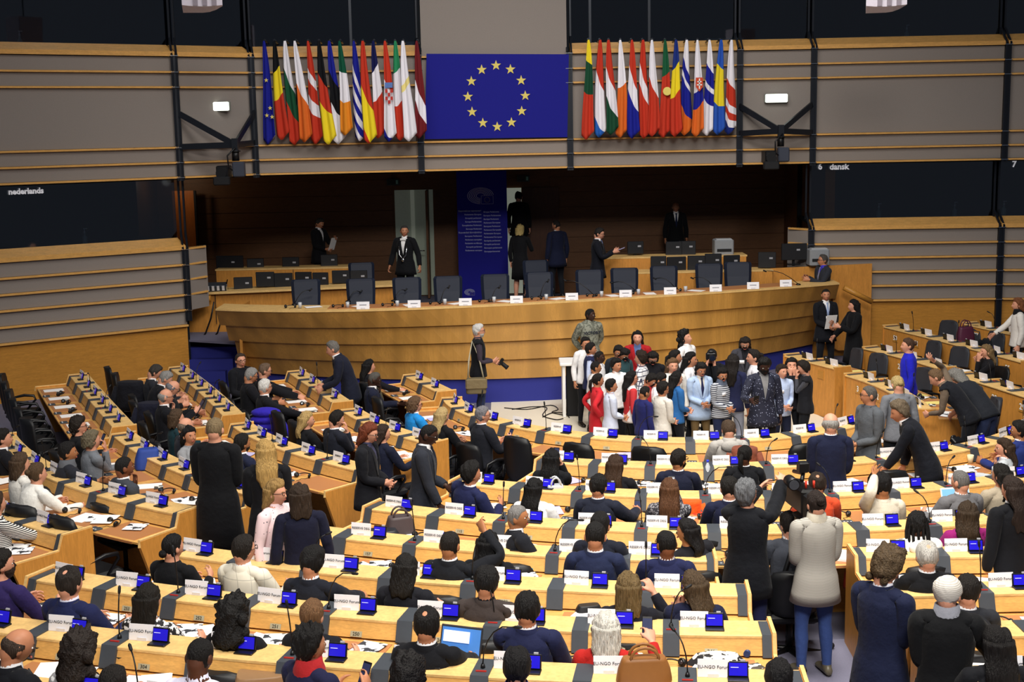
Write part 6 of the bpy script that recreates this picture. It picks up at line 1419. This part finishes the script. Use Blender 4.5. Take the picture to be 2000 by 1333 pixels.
stand('man in a navy suit standing with his back turned', 1086, 441, 0, -30, c='131830', hair='crop', hc='1a1512', sk='tan', Y=28.9, yaw=-30)
Q['paper3'] = stand('man in dark suit with glasses reading papers behind the podium', 1171, 457, 0, 100, c='11131c', tie='7f92c6', hair='short', hc='1c1714', glasses=True, sk='fair', Y=27.0, pitch=12, rh='phone', lh='phone', s=1.02)
stand('man in a black suit standing in the shade by the rear wall', 1320, 405, 0, 180, c='0d0e12', tie='1c2440', hair='bald', hc='4a4642', sk='tan', Y=30.6)
stand('man in a black coat going out through the lit door', 1013, 385, 0, 10, c='0d0e12', hair='short', hc='1a1512', Y=31.0, s=1.0)
person('man in grey suit and blue shirt seated behind the podium end', 1607, 509, 0, 'sit', -82, c='2a2d36', shirt='3a36b8', tie='8a8aa8', hair='recede', hc='4c4844', glasses=True, sk='tan', Y=26.62, yaw=-10, twist=-30, rh=(.14, .30, .86), lh=(-.25, .30, .86))
# the front: photographer, guests and the group of children
Q['cam3'] = stand('white haired photographer in a black vest with a shoulder bag', 935, 647, 0, 85, top='vest', c='101218', shirt='3c3440', hair='short:.016', hc='d0cecb', glasses=True, sk='fair', beard='c8c6c2', rh=(.06, .24, 1.10), lh=(-.02, .26, 1.08), bottom='26304c')
vic = stand('young man in a green-grey VICTORY hooded sweatshirt', 1153, 616, 0, 165, top='hoodie', c='74766a', mats=pattern('mottled_sweat', '85877a', '5e6156', 'noise', 22, .5), hair='crop', hc='0f0d0d', sk='deep', rh='back', lh='back', yaw=-50)
ct_ = link('printed_word', text_mesh('VICTORY', .075, VICT, bold=.003), vic['o']); ct_.matrix_local = frame(Vector((0, .145, 1.30)), (-1, 0, 0), (0, 0, 1))
def kid(label, px, py, h, s=.80, **k): k.setdefault('headk', 1.08); k.setdefault('sk', 'tan'); k.setdefault('hc', '15110f'); return stand(label, px, py, .007, h, s=s, **k)
kid('boy in a white sweatshirt behind the navy vest', 1144, 672, 160, .86, top='knit', c='e8e8ea', hair='short', pos=None)
kid('boy in a navy vest with pale blue sleeves', 1154, 683, 95, .84, top='vest', c='1c2348', shirt='b8c4e4', bottom='55585e')
kid('dark skinned boy with black hair bowing behind the girl', 1171, 699, 110, .82, top='knit', c='e2e2e6', hair='crop', sk='deep')
kid('boy in a white shirt looking past the girl in red', 1164, 719, 70, .80, top='shirt', c='e6e6ea', hair='crop', sk='olive', yaw=10)
kid('girl in a red tunic with black sleeves and ponytail', 1168, 744, 75, .80, top='dress', c='c02630', hair='pony', sk='tan', skirt=(.42, 'c02630'), rh='hip', lh='hip', badge=True)
kid('boy in a pale blue shirt standing at the first row', 1194, 755, 80, .80, top='shirt', c='cdd6ee', bottom='14161c', hair='short', rh='belly', lh='belly', yaw=5)
kid('boy in a white shirt with thick black hair', 1204, 715, 160, .84, top='shirt', c='eaeaee', hair='short:.02', yaw=-20)
kid('boy with bowed head in a teal jacket', 1219, 694, 150, .84, top='knit', c='2e4a50', hair='short:.02', pitch=35)
kid('boy with black hair half hidden behind the teal jacket', 1208, 688, 170, .86, top='knit', c='22262c', hair='short', pitch=20)
kid('boy in a chequered shirt looking aside', 1251, 701, -70, .86, top='shirt', c='cccccc', mats=pattern('check_shirt', 'e6e6ea', '3c4058', 'check', 90, .80), hair='quiff', sk='fair', hc='2a1e16')
stand('young woman with long black hair in a red jacket', 1245, 661, 0, 185, top='openjacket', c='a01c22', shirt='5a70a0', hair='long:1.2', hc='0d0b0c', sk='fair', s=.95, pitch=-5, lean=8)
kid('girl with dark hair looking down at the floor', 1275, 701, 185, .86, top='knit', c='16161c', hair='bob:1.46', pitch=30, sk='fair')
kid('girl with glasses and a red and white jumper', 1234, 740, 80, .82, top='knit', c='d2d0d4', mats=pattern('red_white_block', 'eceaec', 'b8262c', 'noise', 2.2, .5), hair='long:1.2', hc='100d0d', glasses=True, sk='fair')
kid('boy with cropped hair in a dark blue sweater', 1260, 768, 60, .78, top='knit', c='20245c', hair='crop', sk='olive', pitch=8, shirt='e0e0e4')
kid('boy bending his head behind the blue sweater', 1272, 744, 120, .82, top='knit', c='a82a30', hair='short', pitch=30)
kid('boy with black hair and white collar', 1290, 743, 100, .82, top='shirt', c='e8e8ec', hair='short', pitch=20)
kid('boy with glasses in a cream sweater seen from behind', 1295, 761, 55, .82, top='knit', c='d8d4cc', bottom='d2cec4', hair='short:.016', glasses=True, rh='belly', lh='belly', yaw=15)
kid('girl with long black hair in a blue jumper', 1322, 741, 70, .82, top='knit', c='2a62a0', hair='long:1.24', hc='0f0c0c', sk='fair', rh='belly', lh='belly', bottom='14141a')
kid('girl with wavy light brown hair behind the blue jumper', 1314, 716, 170, .88, top='knit', c='d6d2cc', hair='long:1.28', hc='6a4e34', sk='fair')
kid('girl with dark tied hair between the two women', 1319, 699, 100, .90, top='knit', c='2a2c34', hair='pony', sk='tan')
kid('girl with smooth black hair covering her face', 1349, 704, 110, .90, top='knit', c='e2e0e4', hair='long:1.15', hc='0d0b0c')
stand('young woman with very long black curls lifting her chin', 1339, 661, 0, 130, top='shirt', c='e9e9ec', hair='curlylong:1.1', hc='120f0f', sk='fair', s=.95, pitch=-14, roll=8)
kid('boy in a pale blue blazer with bow tie', 1369, 724, 165, .84, top='suit', c='a9bedd', shirt='d8d4cc', hair='curly:.02', bottom='6a5638', rh='belly', lh='belly', pitch=15, tie='23264a')
kid('boy in a striped sweater with grey scarf', 1411, 734, 150, .82, top='knit', c='888888', mats=pattern('grey_navy_stripes', 'c4c8d0', '23283c', 'stripes', 11, .5), scarf='5a6478', hair='short:.02', rh='belly', lh='belly', pitch=12, yaw=20, bottom='1c2340', badge=True)
Q['cam4'] = stand('photographer in black crouching behind a camera', 1390, 697, 0, 195, top='coat', c='111318', hair='bun:.06', hc='120f10', s=.92, rh='eye', lh='eye', pitch=10)
kid('girl with dark hair in a navy jacket seen from behind', 1432, 709, 30, .92, top='knit', c='1d2140', hair='long:1.25', hc='1a1412', bottom='8e94a8')
stand('girl with brown hair in a dark dotted top looking down', 1455, 672, 0, 190, top='openjacket', c='3a3a42', shirt='1a1a20', hair='long:1.2', hc='1e1612', sk='fair', s=.92, pitch=28, badge=True)
kid('girl in profile with hair tied back beside the dotted jacket', 1472, 699, -85, .94, top='knit', c='d8d8e0', hair='bun', hc='1c1512', sk='fair')
Q['ph8'] = stand('dark skinned man in a polka dot jacket with grey shirt', 1493, 716, .007, 175, top='openjacket', c='1b2036', mats=pattern('polka_dots', '161a30', '9aa2c0', 'dots', 34, .80), shirt='8a8a8c', hair='curly:.018', hc='0d0b0b', sk='deep', s=1.0, pitch=22, rh=(.26, .34, 1.18), lh='down', beard='0d0b0b')
kid('boy in a light blue shirt with a badge', 1527, 727, 165, .84, top='shirt', c='b4c4e4', hair='short:.016', hc='2c2018', sk='fair', rh='belly', lh='belly', bottom='1a1f36', yaw=-15, badge=True)
kid('girl with both hands at her mouth', 1546, 714, 185, .86, top='knit', c='1c1c22', hair='long:1.26', hc='16110f', sk='fair', rh='mouth', lh='mouth')
kid('boy in a dark waistcoat whispering behind his hands', 1569, 720, -80, .86, top='vest', c='17181e', shirt='4c4e56', hair='short:.02', hc='1e1712', sk='fair', rh='mouth', lh='mouth', pitch=12)
# ------------------------------------------------------------------ free chairs at every other seat
taken = [q[1] for q in PEOPLE]
for p in PIECES:
    for k in p.seats:
        P = p.pos(k - .05) + p.nrm(k) * (.92 if 'right' not in p.name or 'centre' in p.name else .85)
        if min((P - t_).xy.length for t_ in taken) < .50: continue
        v = Vector((P.x, P.y, .9)); n = p.nrm(k)
        chair('empty %s swivel chair at %s' % ('grey' if 'right' in p.name else 'black', seat_id(p, k)), 'empty chairs of the ' + p.name, P, math.atan2(-n.y, -n.x) - PI / 2 + rnd.uniform(-.25, .25), CHAIRG if 'right' in p.name else CHAIRT if 'left wing' in p.name or p.row < 3 or (p.row == 5 and 'left' in p.name and k > 3) or (p.row == 3 and 'left' in p.name and k > 2) else CHAIR)
# ------------------------------------------------------------------ bags, phones, cameras, laptops and other loose things
def smart(label, q, rz=0, tilt=1.0, w=.072, h=.145, mat=None):
    o = thing('smartphone' if h < .2 else 'tablet', label, 'phone' if h < .2 else 'tablet', q['R'] if isinstance(q, dict) else q, -(q['h'] if isinstance(q, dict) else 0) + rz)
    m = MB(); m.rbox((0, .01, .03), (w, .009, h), .003, rx=-(PI / 2 - tilt)); m.build('case', BLACK, o)
    m = MB(); m.box((0, .004, .03), (w * .9, .002, h * .86), rx=-(PI / 2 - tilt)); m.build('display', mat or plain('phone_display', '2c3352', .2, .5, emit=.15), o)
for k, l in (('ph1', 'dark phone held up by the grey haired man in the first row'), ('ph2', 'phone held by the woman in the grey cardigan'), ('ph3', 'phone held up by the woman with sleek black hair'), ('ph4', 'phone held out by the man in the third row'), ('ph5', 'phone of the woman with long chestnut hair'), ('ph6', 'white phone held by the white blond woman'), ('ph7', 'white phone held by the man with red scarf'), ('ph8', 'phone held by the man in polka dots')):
    smart(l, Q[k], tilt=1.1)
smart('dark tablet held by the bald man with glasses', Q['tab'], tilt=1.0, w=.17, h=.24)
for k, l in (('paper1', 'white papers held by the man with the lanyard'), ('paper2', 'white papers held by the usher in the shade'), ('paper3', 'lilac papers held by the man behind the podium')):
    q = Q[k]; P = (q['L'] + q['R']) / 2 if k != 'paper1' else q['L']; o = tag(link('held_papers', SHEETS['white' if k != 'paper3' else 'lilac'], None, P + Vector((0, 0, .0)), -q['h']), l, 'paper'); o.rotation_euler = (1.2 if k != 'paper3' else .35, 0, -q['h'])
def dslr(label, pos, rz, tilt=-.4, lens=.16, lm=None):
    o = thing('photo_camera', label, 'camera', pos, rz); o.rotation_euler = (tilt, 0, rz)
    m = MB(); m.rbox((0, 0, 0), (.15, .07, .11), .012); m.build('body', BLACK, o); m = MB(); m.rbox((0, 0, .07), (.07, .06, .04), .01); m.build('prism', BLACK, o)
    m = MB(); m.tube([(0, .03, 0), (0, .05, 0), (0, .05 + lens * .7, 0), (0, .05 + lens, 0)], [.036, .04, .042, .05], 14); m.build('lens', lm or DARK, o)
    m = MB(); m.tube([(0, .052 + lens, 0), (0, .055 + lens, 0)], .04, 14); m.build('front_glass', plain('lens_glass', '1a2030', .05, .8), o)
    return o
q = Q['cam3']; dslr('black camera in the hands of the white haired photographer', (q['R'] + q['L']) / 2 + Vector((.05, 0, -.02)), -PI / 2, -.7, .13).scale = (.85, .85, .85)
q = Q['cam1']; dslr('black camera with big lens hanging from the man in grey', (q['R'] + q['L']) / 2 + Vector((-.10, -.08, -.05)), PI / 2 + .5, -.5, .24)
q = gp(1868, 862, .75); o = dslr('camera with a long white lens beside the second row', (q.x, q.y, .75), .5, -1.0, .10)
m = MB(); m.tube([(0, .1, 0), (0, .28, 0), (0, .40, 0)], [.05, .055, .06], 14); m.build('white_barrel', WHITE, o); m = MB(); m.tube([(0, .30, 0), (0, .33, 0)], .062, 14); m.build('grip_ring', DARK, o)
q = Q['cam4']; dslr('camera held by the crouching photographer', (q['R'] + q['L']) / 2 + Vector((0, 0, .04)), PI, 0, .10)
# television camera on a tripod
B = gp(1563, 1285, .32); tv = thing('video_camera', 'big black television camera on a tall tripod in the centre aisle', 'camera', B, .15)
Hc_ = gy(1545, 1000, B.y).z - .32
for a in (.4, 2.5, 4.4):
    m = MB(); m.tube([(.05 * math.cos(a), .05 * math.sin(a), Hc_ - .22), (.36 * math.cos(a), .36 * math.sin(a), .03)], [.024, .016], 8); l = m.build('tripod_leg', BLACK, tv)
    m = MB(); m.ell((.36 * math.cos(a), .36 * math.sin(a), .03), (.04, .04, .03), 10, 6); m.build('rubber_foot', DARK, l)
m = MB(); m.tube([(0, 0, Hc_ - .55), (0, 0, Hc_ - .18)], .035, 10); m.build('centre_column', BLACK, tv)
m = MB(); m.lathe([(.05, Hc_ - .22), (.08, Hc_ - .16), (.07, Hc_ - .05), (.09, Hc_ - .02)], n=14); m.build('fluid_head', BLACK, tv)
m = MB(); m.rbox((0, .05, Hc_ + .12), (.14, .42, .22), .02); m.build('camera_body', BLACK, tv)
m = MB(); m.tube([(0, .25, Hc_ + .12), (0, .34, Hc_ + .12), (0, .46, Hc_ + .12)], [.05, .055, .07], 14); m.build('lens', DARK, tv)
m = MB(); m.tube([(-.05, -.10, Hc_ + .30), (.0, .0, Hc_ + .34), (.0, .22, Hc_ + .30)], .018, 8); m.build('carry_handle', BLACK, tv)
m = MB(); m.tube([(-.13, -.14, Hc_ + .28), (-.12, .02, Hc_ + .28)], [.052, .05], 14); m.build('viewfinder', BLACK, tv)
m = MB(); m.tube([(-.135, -.15, Hc_ + .28), (-.134, -.143, Hc_ + .28)], .042, 14); m.build('eyepiece', plain('eyepiece_grey', '3a3c42', .4), tv)
m = MB(); m.rbox((-.01, -.02, Hc_ + .40), (.09, .09, .09), .01); m.build('wireless_receiver', BLACK, tv)
for x in (-.02, .05): m = MB(); m.tube([(x, -.12, Hc_ + .24), (x, -.12, Hc_ + .30)], .011, 8); m.build('red_knob', plain('red_knob', 'b8301f', .4), tv)
m = MB(); m.rbox((.02, -.20, Hc_ + .08), (.16, .12, .26), .02); m.build('battery', DARK, tv)
m = MB(); m.tube([(.04, -.1, Hc_ - .05), (.08, -.3, Hc_ - .25), (.09, -.34, Hc_ - .34)], [.014, .014, .02], 8); m.build('pan_handle', BLACK, tv)
# laptops
def laptop(label, P, rz, mat, scr):
    o = thing('laptop', label, 'laptop', P, rz)
    m = MB(); m.rbox((0, -.11, .010), (.32, .22, .018), .006); m.build('base', mat, o); m = MB(); m.box((0, -.10, .0195), (.27, .10, .002)); m.build('keyboard', DARK, o)
    m = MB(); m.rbox((0, .045, .115), (.32, .010, .215), .006, rx=-.35); m.build('lid', mat, o); m = MB(); m.box((0, .039, .116), (.295, .002, .185), rx=-.35); s_ = m.build('screen', scr, o); return o
scr1 = plain('laptop_blue', '3f6fae', .25, .4, emit=.7, noise=.15, nscale=5)
p7 = next(p for p in PIECES if p.name == 'seventh row centre'); p3 = next(p for p in PIECES if p.name == 'third row centre')
A_ = mtx(p7, 5.25, .40, .748); o = laptop('open dark laptop with blue screen on the seventh row', A_.translation, math.atan2(A_[1][0], A_[0][0]) - .15, plain('laptop_dark', '2e3036', .4), scr1)
m = MB(); m.box((-.03, .052, .15), (.2, .002, .08), rx=-.35); m.build('open_window', plain('window_white', 'dfe6f2', .3, emit=.5), o).location = (0, -.016, 0)
A_ = mtx(p3, 7.35, .42, .748); o = laptop('open white laptop on the third row desk', A_.translation, math.atan2(A_[1][0], A_[0][0]) - .1, WHITE, plain('laptop_teal', '6fa3c8', .25, .4, emit=.7, noise=.1, nscale=9))
# bags
def bag(label, P, d, col, rz=0, handles=True, slump=.25, rough=.5):
    o = thing('handbag', label, 'bag', P, rz); mt = plain('leather_' + col, col, rough, .35); w, dp, h = d; R2 = []
    for t in (0, .08, .5, .85, 1): k = 1 - slump * t ** 2; e = .96 if t == 0 else 1; R2.append([Vector((w / 2 * k * e * np.sign(math.cos(a)) * abs(math.cos(a)) ** .5, dp / 2 * (1 - .7 * t * slump * 2) * e * np.sign(math.sin(a)) * abs(math.sin(a)) ** .5, h * t)) for a in np.linspace(0, 2 * PI, 17)[:-1]])
    m = MB(); m.loft(R2, 0, True); m.build('body', mt, o)
    if handles:
        for y in (-.25, .25): m = MB(); m.tube([(w * .25 * math.cos(t), dp * y, h * .95 + h * .5 * math.sin(t)) for t in np.linspace(0, PI, 9)], .010, 7); m.build('handle', mt, o)
    return o
def on(px, py, row, z=.747): return gp(px, py, fl(row) + z)
bag('tan brown leather handbag standing on the eighth row ledge', on(1258, 1330, 8, .89), (.36, .14, .16), '8a5a2c', .05)
bag('black quilted clutch bag with wrist strap on the sixth row desk', on(1150, 1198, 6), (.22, .12, .07), '17181c', .2, False)
bag('taupe handbag with long handles on the fourth row desk', on(782, 1042, 4), (.30, .2, .18), '4a3f40', .3)
bag('black bag beside the taupe handbag on the fourth row desk', on(748, 1052, 4), (.34, .26, .09), '22242a', .2, False)
bag('blue backpack lying on the fourth row bend desk', on(291, 914, 4), (.34, .26, .24), '24408e', .4, False, .35, .7)
bag('brown leather briefcase lying on the eighth row desk', on(512, 1336, 8), (.36, .24, .08), '8a6a4a', .15, False, .1)
bag('plum red handbag behind the third row right wing', on(1885, 666, 3, .80), (.34, .18, .26), '4c1c34', .2)
bag('white tote bag on the third row desk beside the phone', on(1085, 978, 3), (.22, .14, .18), 'b8bcc4', .2)
bag('red handbag hanging beside the woman in the grey coat', on(1672, 1150, 5, .42), (.22, .18, .26), '8a2a1c', .3)
q = Q['cam3']; o = bag('khaki canvas shoulder bag of the white haired photographer', q['pos'] + Vector((-.04, -.27, .60)), (.34, .14, .26), '6e6248', .1, False, .1, .8)
m = MB(); m.tube([(-.13, .03, .24), (-.11, .03, .55), (-.04, .12, .86), (.06, .05, .60), (.13, .02, .24)], .014, 6); m.build('strap', cloth('b9b29a'), o)
m = MB(); m.rbox((0, -.06, .17), (.36, .06, .18), .02); m.build('flap', cloth('7a6c50'), o)
# coats over chairs
def coat(label, P, col, d=(.30, .12, .26), puffy=False):
    o = thing('jacket', label, 'clothing', P); m = MB(); mt = cloth(col, wr=.6)
    if puffy:
        for k in range(4): m.ell((0, 0, .08 + .10 * k), (d[0] * (1 - .06 * k), d[1], .075), 16, 8)
        tag(m.build('quilted_body', mt, o), kind='stuff')
    else:
        R2 = []
        for t in np.linspace(0, 1, 7): R2.append([Vector((d[0] * (1 - .25 * t) * math.cos(a) * (1 + .08 * math.sin(5 * a + 3 * t)), d[1] * (1 - .2 * t) * math.sin(a) * (1 + .12 * math.sin(4 * a + 6 * t)), d[2] * 1.6 * t)) for a in np.linspace(0, 2 * PI, 21)[:-1]])
        m.loft(R2, 0, True); m.build('draped_cloth', mt, o)
    for sx in (-1, 1): m = MB(); m.tube([(sx * d[0] * .8, 0, d[2] * 1.3), (sx * d[0] * 1.05, -.03, d[2] * .6), (sx * d[0] * 1.0, -.04, .02)], [.05, .055, .045], 9); m.build('sleeve', mt, o)
coat('purple quilted jacket hung over a second row chair', gp(522, 858, fl(2) + .62), '2c22a0', (.26, .13, .2), True)
coat('olive jacket hung over a first row chair', gp(716, 800, .60), '4c4630', (.22, .12, .26))
coat('bright orange jacket on a third row chair', gp(1345, 1022, fl(3) + .62), 'e0561c', (.17, .12, .16))
coat('red jacket on a third row chair', gp(1392, 1030, fl(3) + .6), 'b8321c', (.20, .12, .10))
coat('reddish brown jacket on the chair of the woman with tied hair', gp(1453, 935, fl(2) + .66), '7a4434', (.20, .13, .24))
coat('grey coat lying between two fifth row chairs', gp(1238, 1140, fl(5) + .6), '5a616a', (.16, .14, .16))
coat('black coat hung over a third row left wing chair', gp(258, 800, fl(3) + .55), '15161e', (.26, .14, .28))
coat('dark blue coat hung over the nearest left wing chair', gp(300, 845, fl(3) + .5), '181a2a', (.26, .15, .28))
coat('black coat lying behind the third row right wing', gp(1950, 682, fl(3) + .6), '16181c', (.40, .2, .12))
o = thing('beret', 'black beret lying on the fourth row desk', 'hat', on(1387, 1066, 4)); m = MB(); m.lathe([(.09, 0), (.14, .03), (.13, .07), (.06, .10), (.008, .105)], n=18); m.build('crown', cloth('101114'), o); m = MB(); m.tube([(0, 0, .10), (0, 0, .12)], .006, 6); m.build('stalk', cloth('101114'), o)
m = MB(); R2 = [[Vector((.22 * (1 - .4 * t) * math.cos(a) * (1 + .2 * math.sin(3 * a)), .10 * (1 - .3 * t) * math.sin(a), .10 * t)) for a in np.linspace(0, 2 * PI, 25)[:-1]] for t in (0, .3, .7, 1)]; m.loft(R2, 0, True)
o = tag(m.build('patterned_scarf', pattern('cow_print', 'e8e2d2', '17161a', 'noise', 14, .5)), 'black and white patterned scarf on the seventh row seat', 'scarf'); o.location = on(1400, 1306, 7, .72)
m = MB(); R2 = [[Vector((.11 * (1 - .5 * t) * math.cos(a), .07 * (1 - .3 * t) * math.sin(a), .08 * t)) for a in np.linspace(0, 2 * PI, 17)[:-1]] for t in (0, .4, .8, 1)]; m.loft(R2, 0, True)
o = tag(m.build('teal_scarf', cloth('2a8ea0')), 'teal scarf bundled beside the sleek haired woman', 'scarf'); o.location = on(1030, 1126, 5, .70)
# bottle and cup
P = on(1382, 938, 2); o = thing('water_bottle', 'clear plastic water bottle with blue cap on the second row desk', 'bottle', P)
m = MB(); m.lathe([(.03, 0), (.033, .02), (.033, .12), (.03, .16), (.014, .20), (.013, .215)], n=14); m.build('body', plain('clear_plastic', 'c4ccd4', .12, .6), o)
m = MB(); m.lathe([(.016, .215), (.016, .24)], n=12); m.build('cap', plain('blue_cap', '2c3fd0', .4), o); m = MB(); m.lathe([(.0335, .05), (.0335, .11)], n=14); m.build('label_band', plain('label_white', 'e8ecf2', .5), o)
P = on(1895, 905, 2); o = thing('paper_cup', 'cream paper cup on the second row bend desk', 'cup', P); m = MB(); m.lathe([(.028, 0), (.040, .10), (.037, .10), (.026, .006)], n=16); m.build('cup', plain('cup_cream', 'd9cfa8', .6), o)
P = on(1462, 1278, 7); o = thing('flask', 'small dark blue flask lying on white papers', 'bottle', P, 1.2); m = MB(); m.tube([(-.07, 0, .025), (.05, 0, .025)], .024, 12); m.build('body', plain('flask_blue', '2a3c6a', .4), o); m = MB(); m.tube([(.05, 0, .025), (.08, 0, .025)], .02, 12); m.build('cap', plain('flask_cap', '51617e', .4), o)
# white lectern and cables on the front floor, microphone stand in front of the children
P = gp(1120, 812, .007); o = thing('lectern_table', 'white high table with dark inside beside the children', 'table', P)
m = MB(); m.rbox((.08, .1, .93), (.62, .6, .05), .01); m.build('table_top', WHITE, o)
for x in (-.16, .14): m = MB(); m.box((x, .1, .455), (.05, .5, .9)); m.build('side_panel', WHITE, o)
m = MB(); m.box((-.01, .12, .45), (.20, .4, .86)); m.build('dark_infill', DARK, o)  # dark block filling the space between the side panels
for k, pts in enumerate(([(985, 797), (1030, 800), (1075, 792), (1090, 800), (1078, 806), (1105, 812)], [(1000, 800), (1040, 795), (1068, 797), (1060, 812), (1085, 820), (1100, 818)], [(1060, 815), (1075, 808), (1090, 806), (1105, 809), (1112, 816)])):
    C_ = [gp(x, y, .018) for x, y in pts]; sm_ = []
    for i in range(len(C_) - 1):
        a0, a1, a2, a3 = C_[max(i - 1, 0)], C_[i], C_[i + 1], C_[min(i + 2, len(C_) - 1)]
        for t_ in (0, .2, .4, .6, .8): sm_.append(a1 * 1.0 + (a2 - a0) * .5 * t_ + (a0 * 2 - a1 * 5 + a2 * 4 - a3) * .5 * t_ ** 2 + (a1 * 3 - a0 - a2 * 3 + a3) * .5 * t_ ** 3)
    m = MB(); m.tube(sm_ + [C_[-1]], .009, 6); tag(m.build('floor_cable', BLACK), 'black cable looping over the cream floor to the white table', 'cable', 'cables on the cream floor')
P = gp(1362, 866, .007); o = thing('microphone_stand', 'black microphone stand before the boy in the pale blazer', 'stand', P)
m = MB(); m.lathe([(.13, 0), (.13, .02), (.03, .03)], n=16); m.build('base', BLACK, o); m = MB(); m.tube([(0, 0, .02), (0, 0, 1.15)], .014, 8); m.build('pole', BLACK, o); m = MB(); m.tube([(0, 0, 1.12), (0, .05, 1.24), (0, .12, 1.30)], [.018, .018, .026], 8); m.build('microphone', DARK, o)
